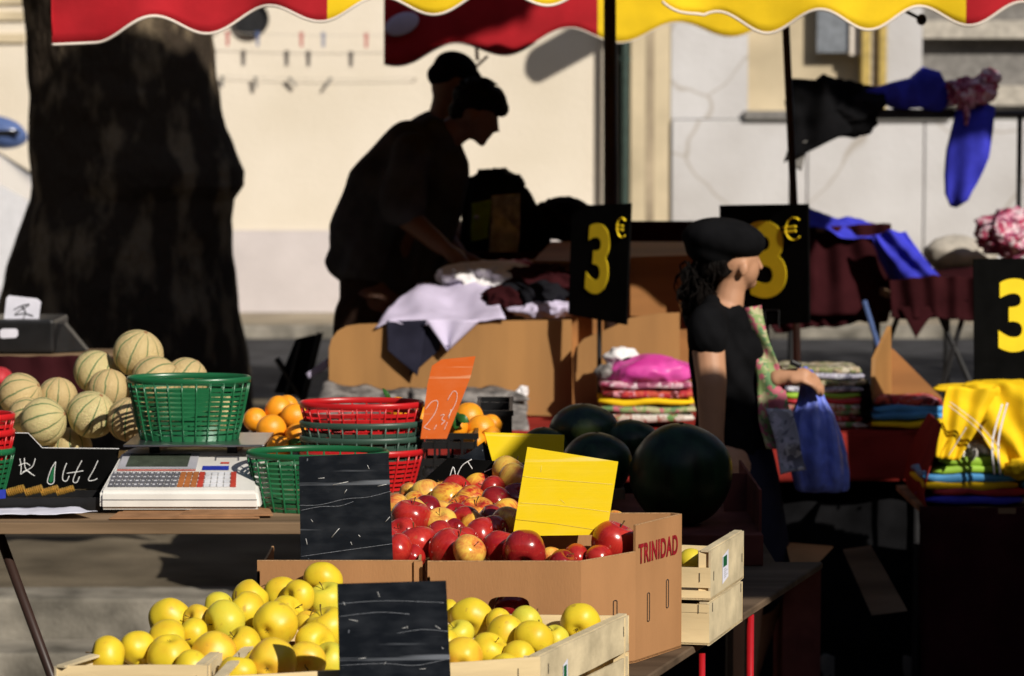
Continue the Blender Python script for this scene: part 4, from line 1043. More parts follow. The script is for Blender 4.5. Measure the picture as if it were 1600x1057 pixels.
r2 = [(642, 810, 28, 'red', (.2, -.1, 1)), (653, 851, 29, 'red', (-.3, .3, 1)), (704, 861, 31, 'red', (.6, -.2, 1)), (733, 862, 23, 'pale', (.5, -.5, .6)), (686, 838, 22, 'red'), (708, 832, 20, 'dark'), (753, 839, 27, 'red', (.9, -.4, .3)),
      (783, 857, 27, 'red', (.3, .3, 1)), (819, 861, 30, 'dark', (0, -.85, -.6)), (621, 860, 23, 'red'), (629, 832, 21, 'red'), (860, 874, 17, 'pale', None, .05), (900, 873, 20, 'red', None, .05), (959, 850, 31, 'red', (.4, -.1, 1)),
      (600, 850, 24, 'red'), (800, 951, 25, 'dark', (0, -.8, -.7)), (645, 872, 18, 'red', None, .06), (880, 880, 20, 'dark', None, .05), (935, 872, 18, 'red', None, .05), (664, 818, 22, 'red', None, .06), (690, 808, 22, 'pale', None, .10), (715, 812, 22, 'red', None, .10), (742, 822, 22, 'twotone', None, .08), (768, 818, 22, 'red', None, .08), (650, 790, 20, 'twotone', None, .14), (728, 846, 20, 'red', None, .02)]
place_apples(r2, lambda px, py: 5.36 + (862 - py) * .0032 if py < 900 else 5.335, 'red apples in the TRINIDAD box', 'heap in the TRINIDAD carton', 'red', 1.17)
r3 = [(962, 815, 18, 'twotone'), (985, 822, 15, 'pale'), (1005, 822, 14, 'pale'), (930, 822, 16, 'twotone')]
place_apples(r3, lambda px, py: 5.56, 'apples behind the yellow sign', 'behind the big yellow sign', 'twotone')

# ---- melons
def melon_mesh(seed):
    bm = BM(); bmesh.ops.create_uvsphere(bm, u_segments=80, v_segments=32, radius=1)
    for v in bm.verts:
        th = math.atan2(v.co.y, v.co.x); g = abs(((th * 10 / (2 * PI)) % 1) - .5); s = math.hypot(v.co.x, v.co.y)
        k = 1 - .035 * math.exp(-(g / .12) ** 2) * s + .02 * nz(v.co, 1.3, seed)
        v.co = Vector((v.co.x * k, v.co.y * k, v.co.z * .94 * k))
    me = bpy.data.meshes.new('melon'); bm.to_mesh(me); bm.free(); me.materials.append(MT['melon']); me.shade_smooth(); return me
MM = [melon_mesh(i) for i in range(2)]
ml = [(216, 553, 40, (.35, -.25, .9), 7.05, 'melon crowning the top of the pile', ), (150, 582, 36, (.5, .1, .9), 7.08, 'melon in the second layer, half in the shade of the top one'), (243, 594, 39, (.9, .3, .6), 6.98, 'melon just right below the top one'),
      (291, 592, 35, (.6, .3, .9), 7.06, 'melon at the right shoulder of the pile, above the green basket rim'), (170, 608, 33, (.1, .1, 1), 7.0, 'pale melon in the middle of the pile'), (32, 618, 36, (.9, -.2, .5), 6.96, 'melon at the far left of the pile with its stalk scar showing'),
      (90, 619, 31, (.1, 0, 1), 7.02, 'small melon between the left edge one and the middle'), (42, 650, 30, (.9, 0, .3), 6.9, 'reddish melon tucked behind the front left one'), (68, 659, 38, (.95, -.1, .35), 6.82, 'front left melon resting above the chalked slate'),
      (143, 648, 39, (.5, -.3, .9), 6.85, 'front melon in the middle with basket shadow on its lower half'), (203, 656, 37, (.1, -.2, 1), 6.83, 'front melon striped by the shadow of the green basket'), (285, 650, 36, (.4, .2, 1), 6.95, 'left one of the melons seen through the green basket'),
      (348, 648, 34, (.4, .4, 1), 7.0, 'right one of the melons seen through the green basket'), (110, 700, 34, (0, 0, 1), 6.9, 'melon low in the pile behind the chalked slate'), (2, 655, 30, (0, .4, 1), 6.98, 'melon cut off by the left edge behind the red baskets')]
for px, py, r_, ax, Y, lab in ml:
    o = bpy.data.objects.new('melon', MM[rnd.randrange(2)]); col.objects.link(o); r = r_ * S(Y)
    o.matrix_world = Matrix.Translation(P(px, py, Y)) @ (Vector(ax).to_track_quat('Z', 'Y') @ Euler((0, 0, rnd.uniform(0, 6))).to_quaternion()).to_matrix().to_4x4() @ Matrix.Diagonal((r, r, r, 1))
    tag(o, 'netted cantaloupe ' + lab, 'melon', 'cantaloupe melons in the pile')
    bm = BM(); lathe(bm, [(.0, .93), (.09, .935), (.08, .96), (0, .955)], 10); s = bpy.data.meshes.new('stalk_scar'); bm.to_mesh(s); bm.free(); s.materials.append(MT['kraft']); so = bpy.data.objects.new('stalk_scar', s); col.objects.link(so); so.parent = o
# a shallow crate keeps the melons together
bx_ = crate('shallow crate holding the melon pile, behind the chalked slate', [(-1.40, 6.74), (-.60, 6.74), (-.60, 7.2), (-1.40, 7.2)], ZS + .001, .045, [(.003, .02), (.026, .045)], False)

# ---- watermelons
bm0 = BM(); bmesh.ops.create_uvsphere(bm0, u_segments=48, v_segments=28, radius=1); wmesh = bpy.data.meshes.new('watermelon')
for v in bm0.verts: v.co *= 1 + .04 * nz(v.co, 1.2, 3)
bm0.to_mesh(wmesh); bm0.free(); wmesh.materials.append(MT['wmelon']); wmesh.shade_smooth()
for px, py, rx, ry, Y, lab in ((1064, 742, 81, 80, 6.72, 'biggest dark watermelon at the right front'), (912, 672, 54, 41, 7.2, 'watermelon with a yellow-green patch, topmost on the left'), (985, 690, 44, 34, 7.15, 'watermelon tucked behind the biggest one'),
                               (850, 700, 38, 32, 7.1, 'small watermelon at the left behind the small yellow sign'), (932, 726, 56, 50, 6.85, 'watermelon left of the biggest one, behind the big yellow sign')):
    if 'patch' in lab: wm2 = wmesh.copy(); wm2.materials[0] = MT['wmelon_patch']
    o = bpy.data.objects.new('watermelon', wm2 if 'patch' in lab else wmesh); col.objects.link(o); r = rx * S(Y)
    o.matrix_world = Matrix.Translation(P(px, py, Y)) @ Matrix.Diagonal((r, r, ry * S(Y), 1)); tag(o, 'dark green ' + lab, 'watermelon', 'watermelons')
    bm = BM(); lathe(bm, [(0, .995), (.05, 1.0), (.045, 1.03), (0, 1.03)], 10); s = bpy.data.meshes.new('stalk_scar'); bm.to_mesh(s); bm.free(); s.materials.append(MT['stem']); so = bpy.data.objects.new('stalk_scar', s); col.objects.link(so); so.parent = o
zb = P(1064, 822, 6.7).z
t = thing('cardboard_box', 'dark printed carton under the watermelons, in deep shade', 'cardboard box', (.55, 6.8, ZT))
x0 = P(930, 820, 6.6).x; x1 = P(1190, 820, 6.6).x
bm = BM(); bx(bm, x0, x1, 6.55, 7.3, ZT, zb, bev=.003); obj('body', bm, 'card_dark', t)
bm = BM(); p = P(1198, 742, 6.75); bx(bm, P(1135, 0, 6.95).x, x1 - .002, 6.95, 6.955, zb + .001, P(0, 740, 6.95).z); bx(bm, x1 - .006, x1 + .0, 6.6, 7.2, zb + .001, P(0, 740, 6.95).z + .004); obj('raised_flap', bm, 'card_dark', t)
t = thing('trestle_table', 'dark table with the watermelons and oranges behind the front boxes', 'table', (.3, 7.0, ZL))
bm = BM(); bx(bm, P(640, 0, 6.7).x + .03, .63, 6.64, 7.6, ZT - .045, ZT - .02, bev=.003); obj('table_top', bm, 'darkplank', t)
for x, y in ((.0, 6.9), (.58, 6.9), (.58, 7.5), (.0, 7.5)):
    bm = BM(); tube(bm, [(x, y, ZL), (x, y, ZT - .045)], .01, 8); obj('leg', bm, 'pole', t)

# ---- oranges
orm = bpy.data.meshes.new('orange'); bm0 = BM(); bmesh.ops.create_uvsphere(bm0, u_segments=32, v_segments=20, radius=1)
for v in bm0.verts:
    k = 1 + .02 * nz(v.co, 1.3, 5); a = math.acos(max(-1, min(1, v.co.z))); k -= .06 * math.exp(-(a / .16) ** 2); v.co *= k
bm0.to_mesh(orm); bm0.free(); orm.materials.append(MT['orange']); orm.shade_smooth()
ol = [(435, 640, 22, 7.1, 'the pile left of the stacked baskets, topmost at the back'), (448, 636, 19, 7.2, 'the pile left of the stacked baskets, behind the topmost'), (399, 656, 19, 7.08, 'the pile left of the stacked baskets, leftmost'), (424, 671, 24, 6.98, 'the pile left of the stacked baskets, big one in front'),
      (460, 652, 22, 7.04, 'the pile left of the stacked baskets, right of the big one'), (466, 682, 22, 6.96, 'the pile left of the stacked baskets, lowest at the right'), (436, 700, 20, 6.9, 'the pile left of the stacked baskets, down beside the platter'),
      (732, 652, 24, 7.1, 'the black crate, topmost beside the leaves'), (712, 668, 20, 7.0, 'the black crate, half behind the orange sign'), (752, 672, 24, 7.02, 'the black crate, front right'), (768, 664, 17, 7.12, 'the black crate, rearmost at the right'), (742, 690, 18, 6.96, 'the black crate, lowest one'),
      (768, 682, 16, 6.98, 'the black crate, touching its right corner'), (622, 640, 20, 7.15, 'the black crate, peeping over the stacked baskets'), (660, 655, 20, 7.1, 'the black crate, hidden behind the orange sign')]
for px, py, r_, Y, lab in ol:
    o = bpy.data.objects.new('orange', orm); col.objects.link(o); r = r_ * S(Y)
    o.matrix_world = Matrix.Translation(P(px, py, Y)) @ Euler((rnd.uniform(-1.5, 1.5), rnd.uniform(-1, 1), 0)).to_matrix().to_4x4() @ Matrix.Diagonal((r, r, r * .95, 1)); tag(o, 'bright orange in ' + lab, 'orange', 'oranges')
def leaf(label, a, b, w_, up=(0, -1, .2)):
    a, b = Vector(a), Vector(b); d = b - a; s = d.cross(Vector(up)).normalized(); bm = BM(); L_ = []; n_ = Vector(up).normalized()
    rows_ = []
    for i in range(9):
        u = i / 8; ww = w_ * math.sin(PI * min(1, u * .95 + .03)) ** .8; c = a + d * u + n_ * (.012 * math.sin(PI * u))
        rows_.append([bm.verts.new(c - s * ww + n_ * .004), bm.verts.new(c), bm.verts.new(c + s * ww + n_ * .004)])
    for r0, r1 in zip(rows_, rows_[1:]):
        for k in range(2): bm.faces.new((r0[k], r0[k + 1], r1[k + 1], r1[k]))
    o = obj('leaf', bm, 'leaf', None, smooth=True); o.modifiers.new('thickness', 'SOLIDIFY').thickness = .0008
    tag(o, label, 'leaf', 'orange leaves')
leaf('dark leaf sticking up behind the stacked baskets', P(612, 628, 7.1), P(598, 607, 7.1), .006)
leaf('glossy green leaf hanging between the oranges, left one', P(716, 645, 6.98), P(712, 672, 6.96), .013)
leaf('glossy green leaf hanging between the oranges, right one', P(712, 650, 6.97), P(733, 660, 6.95), .011)
leaf('green leaf lying low on the oranges beside the scale platter', P(447, 693, 6.9), P(474, 689, 6.88), .008)

# ---- plastic baskets
def basket(label, c, rt, rb, h, mat, bands=11, ribs=26, group='plastic fruit baskets', oval=.62):
    t = thing('plastic_basket', label, 'basket', c, 0, group)
    def rad(z): return rb + (rt - rb) * (z / h) ** .9
    bm = BM(); X, Y_, Z_ = c
    def ring(z, hh, th, off=0):
        n_ = 56; q = []
        for i in range(n_):
            a = 2 * PI * i / n_; r0 = rad(z) + off; r1 = rad(z + hh) + off; ca, sa = math.cos(a), math.sin(a) * oval
            q.append([bm.verts.new((X + ca * r0, Y_ + sa * r0, Z_ + z)), bm.verts.new((X + ca * r1, Y_ + sa * r1, Z_ + z + hh)), bm.verts.new((X + ca * (r1 - th), Y_ + sa * (r1 - th), Z_ + z + hh)), bm.verts.new((X + ca * (r0 - th), Y_ + sa * (r0 - th), Z_ + z))])
        for i in range(n_):
            a, b = q[i], q[(i + 1) % n_]
            for k in range(4): bm.faces.new((a[k], b[k], b[(k + 1) % 4], a[(k + 1) % 4]))
    top = h - .016
    for i in range(bands): ring(.012 + (top - .016) * i / bands, (top - .016) / bands * .63, .002)
    obj('band', bm, mat, t, angle=40)
    bm = BM()
    for i in range(ribs):
        a = 2 * PI * (i + .3) / ribs; ca, sa = math.cos(a), math.sin(a) * oval; tl = .12
        pts = []
        for k in range(5):
            z = .002 + (h - .012) * k / 4; r_ = rad(z) + .0012; aa = a + tl * (.5 - k / 4) * .0; pts.append((X + math.cos(aa) * r_, Y_ + math.sin(aa) * oval * r_, Z_ + z))
        tube(bm, pts, .0024, 6)
    obj('rib', bm, mat, t, smooth=True)
    bm = BM(); top = h - .012
    n_ = 64; prof = [(0, -.002), (.004, -.001), (.0045, .010), (.001, .013), (-.003, .012), (-.0035, 0)]
    g = []
    for i in range(n_):
        a = 2 * PI * i / n_; g.append([bm.verts.new((X + math.cos(a) * (rad(top) + dr), Y_ + math.sin(a) * oval * (rad(top) + dr), Z_ + top + dz)) for dr, dz in prof])
    for i in range(n_):
        a, b = g[i], g[(i + 1) % n_]
        for k in range(6): bm.faces.new((a[k], b[k], b[(k + 1) % 6], a[(k + 1) % 6]))
    obj('rim', bm, mat, t, smooth=True)
    bm = BM()
    for i in range(-4, 5):
        w0 = math.sqrt(max(0, rb * rb - (i * rb / 4.6) ** 2))
        bx(bm, X - w0, X + w0, Y_ + i * rb / 4.6 * oval - .002, Y_ + i * rb / 4.6 * oval + .002, Z_ + .001, Z_ + .003)
        w1 = w0 * oval; bx(bm, X + i * rb / 4.6 - .002, X + i * rb / 4.6 + .002, Y_ - w1, Y_ + w1, Z_ + .0032, Z_ + .005)
    ring(0, .012, .003); obj('floor_grid', bm, mat, t)
    return t
def basket_px(label, pxc, wpx, py_top, py_bot, Y, mat, base=.77, **k):
    b = P(pxc, py_bot, Y); tp = P(pxc, py_top, Y); return basket(label, (b.x, Y, b.z), wpx / 2 * S(Y), wpx / 2 * S(Y) * base, tp.z - b.z, mat, **k)
Yp = 6.62
g = basket_px('green openwork basket standing on the weighing platter', 296, 192, 588, 690, Yp, 'greenp', .77)
basket_px('green openwork basket on the plank between the scale and the tall slate', 497, 222, 704, 811, 6.42, 'greenp', .80)
Ys = 6.78
for py, mat, cn_, lb_ in ((701, 'redp', 'red', 'lowest'), (680, 'dgreenp', 'dull green', 'third from the top'), (657, 'dgreenp', 'dull green', 'second from the top'), (627, 'redp', 'red', 'topmost')):
    b = P(565, py, Ys); h = .13; basket('%s plastic basket, %s in the stack beside the orange sign' % (cn_, lb_), (b.x, Ys, b.z - h), 97 * S(Ys), 72 * S(Ys), h, mat, bands=9 if py > 690 else 7)
for py, mat, cn_, lb_ in ((700, 'greenp', 'green', 'lowest'), (671, 'redp', 'red', 'middle'), (646, 'redp', 'red', 'top')):
    Y = 6.48; b = P(-68, py, Y); h = .125; basket('%s plastic basket, %s of the stack cut by the left edge' % (cn_, lb_), (b.x, Y, max(b.z - h, ZS + .001) if py == 700 else b.z - h), 91 * S(Y), 68 * S(Y), h if py != 700 else b.z - max(b.z - h, ZS + .001), mat, bands=8)

# ---- the scale
t = thing('shop_scale', 'white electronic market scale with keyboard and steel platter', 'scale', (P(275, 790, 6.4).x, 6.45, ZS))
Y0, Y1 = 6.33, 6.56; zb = P(0, 797, Y0).z; zb = max(zb, ZS + .004)
A = [P(147, 0, Y0).x, P(402, 0, Y0).x]; T_ = [P(184, 0, Y1).x, P(396, 0, Y1).x]
zl = P(0, 768, Y0).z; zu = P(0, 706, Y1).z
bm = BM()
v = [bm.verts.new(p) for p in ((A[0], Y0, zb), (A[1], Y0, zb), (A[1], Y1 + .18, zb), (A[0], Y1 + .18, zb), (A[0], Y0, zl), (A[1] - .005, Y0, zl), (T_[1], Y1, zu), (T_[0], Y1, zu), (T_[0], Y1 + .18, zu - .01), (T_[1], Y1 + .18, zu - .01))]
for f in ((0, 1, 5, 4), (4, 5, 6, 7), (7, 6, 9, 8), (8, 9, 2, 3), (0, 4, 7, 8, 3), (1, 2, 9, 6, 5), (0, 3, 2, 1)): bm.faces.new([v[i] for i in f])
bmesh.ops.bevel(bm, geom=list(bm.edges), offset=.007, segments=3, affect='EDGES'); body = obj('housing', bm, 'whitep', t, angle=50)
bm = BM(); bx(bm, A[0] + .006, A[1] - .008, Y0 - .0012, Y0 + .002, zb + .022, zb + .0235); obj('housing_seam', bm, 'keydark', body)
pa = Vector((0, Y0, zl)); pb = Vector((0, Y1, zu)); sl = (pb - pa); pn = Vector((0, -sl.z, sl.y)).normalized()   # slanted panel
def onp(px, py, lift=.0015):
    """point on the slanted panel seen at a pixel"""
    k = (py - 768) / (706 - 768); q = pa.lerp(pb, k); return Vector((P(px, 0, q.y).x, q.y, q.z)) + pn * lift
def pquad(bm, x0, x1, y0, y1, th=.002, lift=.0012, sk=0):
    pts = [onp(x0 - sk * (y1 - 700) * 0 , y1, lift), onp(x1, y1, lift), onp(x1, y0, lift), onp(x0, y0, lift)]; plate(bm, pts, th, pn)
def sk(px, py): return px + (py - 735) * (-.42 if px < 250 else -.42 + .42 * min(1, (px - 250) / 130))
def pq(bm, x0, x1, y0, y1, th=.002, lift=.0012):
    plate(bm, [onp(sk(x0, y1), y1, lift), onp(sk(x1, y1), y1, lift), onp(sk(x1, y0), y0, lift), onp(sk(x0, y0), y0, lift)], th, pn)
bm = BM(); pq(bm, 176, 300, 710, 734, .0015); obj('display_bezel', bm, 'greyp', t)
bm = BM(); pq(bm, 188, 286, 712, 732, .0015, .0029); obj('display', bm, 'lcd', t)
bm = BM(); pq(bm, 176, 300, 735.5, 737, .0008); obj('red_line', bm, 'keyred', t)
bm = BM(); pq(bm, 310, 352, 730, 736, .0008); obj('blue_badge', bm, 'bluelabel', t)
bm = BM(); pq(bm, 328, 368, 714, 716, .0009); pq(bm, 328, 330, 714, 721, .0009); pq(bm, 366, 368, 714, 721, .0009); obj('printer_slot', bm, 'keydark', t)
bm = BM(); pq(bm, 338, 352, 724, 726, .0009); obj('red_logo_line', bm, 'keyred', t)
for nm, mt, c0, c1 in (('grey_keys', 'keydark', 0, 11), ('orange_keys', 'keyorange', 11, 14), ('red_keys', 'keyred', 14, 15), ('white_keys', 'keywhite', 15, 19), ('far_red_keys', 'keyred', 19, 20)):
    bm = BM()
    for c in range(c0, c1):
        for r_ in range(4):
            x0 = 172 + c * 9.7; y0 = 740 + r_ * 5.9; pq(bm, x0, x0 + 8.2, y0, y0 + 4.5, .0022)
    obj(nm, bm, mt, t)
bm = BM()
for c in range(11):
    for r_ in range(4):
        x0 = 172 + c * 9.7; y0 = 740 + r_ * 5.9; pq(bm, x0 + 2, x0 + 5.5 + (c * r_ % 3) * .5, y0 + 1.3, y0 + 2.6, .0003, .0036)
obj('key_marks', bm, 'keywhite', t)
zp = P(0, 694, 6.5).z; bm = BM(); c = P(300, 0, 6.6).x
x0 = P(186, 0, 6.5).x; x1 = P(416, 0, 6.62).x
bx(bm, x0, x1, 6.49, 6.76, zp - .006, zp - .001, bev=.003); obj('platter', bm, 'steel', t)
bm = BM()
for x in (c - .09, c + .09): bx(bm, x - .012, x + .012, 6.55, 6.7, zu - .012, zp - .0065)
obj('platter_support', bm, 'blackp', t)
bm = BM()
for x in (A[0] + .03, A[1] - .03):
    for y in (Y0 + .03, Y1 + .13): tube(bm, [(x, y, ZS), (x, y, zb + .002)], .01, 10)
obj('foot', bm, 'blackp', t)

# ---- slates and price boards
def board(name, label, pts, Y, mat, th=.004, lean=0, cat='price board', sub=None):
    q = []
    ymax = max(p[1] for p in pts)
    for px, py in pts: q.append(P(px, py, Y + lean * (ymax - py) / 100))
    bm = BM(); plate(bm, q, th); return tag(obj(name, bm, mat), label, cat)
board('price_board', 'small yellow price board behind the big one, beside the watermelons', [(770, 724), (880, 722), (882, 680), (757, 676)], 6.3, 'yboard', lean=.02)
def stroke(parent, pts, Y, w_, name='chalk_stroke', mat='chalk', lean=0, y0=0):
    bm = BM(); q = [P(px, py, Y - .0005) for px, py in pts]; tube(bm, q, S(Y) * w_, 6, flat=1); return obj(name, bm, mat, parent, smooth=True)
def smooth_pts(pts, n=6):
    out = []
    for i in range(len(pts) - 1):
        p0 = pts[max(i - 1, 0)]; p1 = pts[i]; p2 = pts[i + 1]; p3 = pts[min(i + 2, len(pts) - 1)]
        for k in range(n):
            u = k / n; out.append(tuple(.5 * (2 * p1[d] + (p2[d] - p0[d]) * u + (2 * p0[d] - 5 * p1[d] + 4 * p2[d] - p3[d]) * u * u + (3 * p1[d] - p0[d] - 3 * p2[d] + p3[d]) * u ** 3) for d in (0, 1)))
    return out + [pts[-1]]
def written(name, label, pts, Y, mat, strokes, w_=.9, th=.004, cat='price board'):
    t = thing(name, label, cat, P(pts[0][0], pts[0][1], Y))
    q = [P(a, b, Y) for a, b in pts]; bm = BM(); plate(bm, q, th); obj('panel', bm, mat, t)
    for s in strokes: stroke(t, smooth_pts(s), Y, w_)
    return t
sm = [[(px, py), (px + dx, py + dy)] for px, py, dx, dy in ((518, 840, 12, -14), (548, 847, 2, 5), (520, 758, 24, -5), (602, 816, 7, -8), (486, 812, 3, 4), (560, 836, 3, 3), (497, 748, 10, -1), (574, 727, 3, 6), (590, 760, 14, -3), (538, 771, 4, -6), (478, 842, 2, 9))]
t = written('slate', 'tall scratched black slate standing in the left carton', [(470, 877), (614, 875), (607, 708), (467, 714)], 5.31, 'slate', [], cat='slate')
for q in sm: stroke(t, q, 5.31, .38, 'scratch', 'chalk')
for q in ([(467, 790), (500, 789), (540, 780), (575, 777), (610, 768)], [(470, 798), (500, 792), (530, 791), (552, 784)], [(470, 870), (540, 860), (613, 850)]): stroke(t, smooth_pts(q), 5.31, .28, 'scratch', 'chalkdim')
t = written('slate', 'large scratched black slate among the yellow apples in front', [(533, 1168), (709, 1168), (697, 908), (527, 913)], 4.60, 'slate', [], cat='slate')
for q in ([(528, 944), (600, 939), (694, 942)], [(529, 964), (590, 957), (640, 960)], [(620, 990), (660, 984), (700, 987)], [(532, 1040), (600, 1037), (650, 1040), (703, 1029)]): stroke(t, smooth_pts(q), 4.60, .32, 'scratch', 'chalkdim')
for px, py, dx, dy in ((537, 941, 2, 5), (628, 982, 6, -1), (636, 979, 1, 4), (680, 978, 8, 5), (600, 1039, 3, -4), (690, 1012, 3, 2), (560, 1030, 12, -2), (655, 1046, 10, -1), (545, 968, 14, 3), (590, 925, 3, 8)): stroke(t, [(px, py), (px + dx, py + dy)], 4.60, .38, 'scratch', 'chalk')
t = written('price_board', 'big bright yellow price board standing in the red apples', [(801, 838), (948, 836), (966, 722), (824, 699)], 5.43, 'yboard', [])
for q in ([(817, 745), (880, 751), (957, 757)], [(812, 786), (870, 790), (952, 800)], [(845, 738), (846, 728)], [(876, 781), (883, 787)]): stroke(t, smooth_pts(q), 5.43, .22, 'crease', 'ycrease')
stroke(t, [(805, 812), (870, 819), (948, 831)], 5.43, .25, 'crease', 'ochre')
Yb = 6.52
t = written('slate', 'black slate with white chalk letters in front of the melons', [(-60, 762), (178, 765), (186, 702), (66, 700), (44, 678), (-60, 677)], Yb, 'blk',
        [[(31, 717), (33, 730), (32, 742)], [(29, 728), (40, 724), (47, 728)], [(38, 716), (40, 733), (54, 744)], [(55, 717), (50, 730), (35, 738)], [(32, 742), (42, 736), (50, 742)],
         [(87, 722), (80, 733), (74, 752), (78, 757), (84, 754), (85, 740), (87, 722)],
         [(104, 724), (99, 738), (98, 750), (104, 752), (108, 744)], [(128, 720), (120, 735), (114, 752), (120, 754), (124, 745)], [(104, 740), (118, 738), (130, 736)], [(153, 720), (146, 735), (138, 750), (146, 751), (152, 748)]], .75)
bm = BM(); plate(bm, [P(x, y, Yb - .001) for x, y in ((86, 727), (81, 735), (76, 751), (79, 755), (83, 752), (84, 740))], .0005, (0, -1, 0)); obj('green_fill', bm, 'greenp', t)
bm = BM(); tube(bm, [P(-60, 676, Yb), P(44, 677, Yb), P(66, 700, Yb), P(186, 701.5, Yb)], S(Yb) * .7, 6); obj('chalked_edge', bm, 'chalk', t)
written('slate', 'small black slate with chalk strokes behind the two-tone apples', [(690, 750), (640, 770), (700, 716), (790, 722), (800, 760)], 6.0, 'blk',
        [[(702, 748), (708, 730), (712, 745)], [(713, 746), (722, 728), (737, 718)], [(731, 722), (738, 733)], [(757, 738), (775, 730), (790, 729)]], .8)
board('slate', 'grey-black board leaning on the black crate behind the chalked slate', [(668, 742), (757, 722), (768, 717), (757, 690), (735, 706)], 6.32, 'slate')
written('price_board', 'orange price board with white chalk writing, leaning among the oranges', [(657, 686), (698, 686), (735, 590), (743, 557), (690, 562), (675, 572), (668, 600)], 6.72, 'oboard',
        [[(665, 640), (675, 628), (684, 628), (680, 645), (668, 662), (663, 668), (672, 672)], [(678, 672), (682, 664)], [(688, 650), (694, 648), (690, 656), (695, 658), (689, 664)], [(699, 626), (708, 612), (714, 615), (712, 630), (700, 652)], [(705, 640), (701, 655)], [(694, 672), (699, 660)]], .45)
# ---- coin rolls in a black tray
t = thing('coin_tray', 'black coin tray in front of the chalked slate', 'tray', (P(60, 0, 6.42).x, 6.42, ZS))
x0 = P(-40, 0, 6.38).x; x1 = P(150, 0, 6.38).x; zt_ = P(0, 776, 6.38).z
bm = BM(); bx(bm, x0, x1, 6.36, 6.49, ZS + .001, ZS + .012, bev=.002); bx(bm, x0, x1, 6.355, 6.3595, ZS + .001, zt_); bx(bm, x0, x1, 6.4905, 6.495, ZS + .001, zt_); obj('tray', bm, 'blackp', t)
for i, px in enumerate((24, 52, 77, 101)):
    bm = BM(); rr = .0098 - .0006 * i; c = P(px, 768, 6.42); c.z = max(c.z, ZS + .013 + rr)
    for k in range(9):
        m = Matrix.Translation(c + Vector((-.018 + .0045 * k, .0, -.004 + .0013 * k))) @ Euler((0, PI / 2 - .35, 0)).to_matrix().to_4x4(); r_ = rr * rnd.uniform(.94, 1.04)
        lathe(bm, [(0, 0), (r_ * .93, 0), (r_, .0006), (r_, .0026), (r_ * .93, .003), (0, .003)], 20, m)
    tag(obj('coin_roll', bm, 'brass', None, angle=40), 'brass coins tilted in a row, %s from the left in the black tray' % ORD[i], 'coins', 'coin rows in the tray')
bm = BM(); sheet(bm, P(-40, 806, 6.24), P(152, 801, 6.24), P(120, 793, 6.34), P(-40, 793, 6.34), 24, 8, .003, 22, 4, .0006, (1.2, .3, .002))
tag(obj('paper_sheet', bm, 'paper', None, smooth=True), 'rumpled white paper sheet on the front edge of the plank', 'paper')
bm = BM(); sheet(bm, P(-30, 782, 6.3), P(9, 779, 6.3), P(9, 765, 6.3), P(-30, 768, 6.3), 8, 5, .001, 20, 1, .001); tag(obj('blue_card', bm, 'bluelabel'), 'bright blue card standing at the far left of the plank', 'card')
for n_, (a, b, c_, z, lab) in enumerate(((162, 325, 412, 0, 'lower'), (270, 420, 430, .0035, 'upper'))):
    bm = BM(); zz = ZS + .002 + z; x0 = P(a, 0, 6.24).x; x1 = P(b + 75 * (1 - n_), 0, 6.24).x
    plate(bm, [(x0, 6.235 + .02 * n_, zz), (x1, 6.245 + .02 * n_, zz), (x1 - .02, 6.40, zz), (x0 + .01, 6.40, zz)], .003, (0, 0, 1)); bmesh.ops.bevel(bm, geom=list(bm.edges), offset=.0008, segments=1, affect='EDGES')
    plate(bm, [(x0 + .004, 6.237 + .02 * n_, zz + .0032), (x1 - .01, 6.247 + .02 * n_, zz + .0032), (x1 - .03, 6.33, zz + .006), (x0 + .02, 6.33, zz + .006)], .0008, (0, 0, 1))
    tag(obj('paper_bag', bm, 'kraft'), '%s of the flat brown paper bags tucked under the scale' % lab, 'paper bag', 'paper bags under the scale')

# ---- black plastic crates of oranges
def pcrate(label, x0, x1, y0, y1, z0, z1):
    t = thing('plastic_crate', label, 'crate', ((x0 + x1) / 2, (y0 + y1) / 2, z0))
    for y in (y0, y1 - .004):
        bm = BM()
        for k in range(3): z = z0 + (z1 - z0) * k / 3 + .003; bx(bm, x0, x1, y, y + .004, z, z + (z1 - z0) * .14)
        bx(bm, x0 - .004, x1 + .004, y - .003, y + .006, z1 - .014, z1)
        n_ = int((x1 - x0) / .028)
        for i in range(n_ + 1): x = x0 + (x1 - x0 - .006) * i / n_; bx(bm, x, x + .006, y - .002, y + .0035, z0, z1 - .003)
        obj('long_side', bm, 'blackp', t)
    for x in (x0, x1 - .004):
        bm = BM()
        for k in range(3): z = z0 + (z1 - z0) * k / 3 + .003; bx(bm, x, x + .004, y0 + .0045, y1 - .0045, z, z + (z1 - z0) * .14)
        bx(bm, x - .003, x + .006, y0 + .0065, y1 - .0075, z1 - .014, z1); bx(bm, x - .001, x + .003, (y0 + y1) / 2, (y0 + y1) / 2 + .01, z0 + .001, z1 - .003)
        obj('end', bm, 'blackp', t)
    bm = BM(); bx(bm, x0 + .001, x1 - .001, y0 + .005, y1 - .005, z0 + .001, z0 + .005); obj('base', bm, 'blackp', t)
za = P(0, 673, 6.9).z
t1 = pcrate('black plastic crate of oranges behind the stacked baskets', P(655, 0, 6.88).x, P(745, 0, 6.88).x, 6.86, 7.3, ZS + .002, P(0, 676, 6.88).z)
pcrate('black plastic crate of oranges left of the stacked baskets, beside the platter', P(372, 0, 6.95).x, P(500, 0, 6.95).x, 6.98, 7.3, ZS + .002, P(0, 690, 6.95).z)
pcrate('solid-looking black crate at the back right of the oranges', P(745, 0, 7.3).x, P(800, 0, 7.3).x, 7.32, 7.7, P(0, 760, 7.3).z, P(0, 643, 7.3).z)
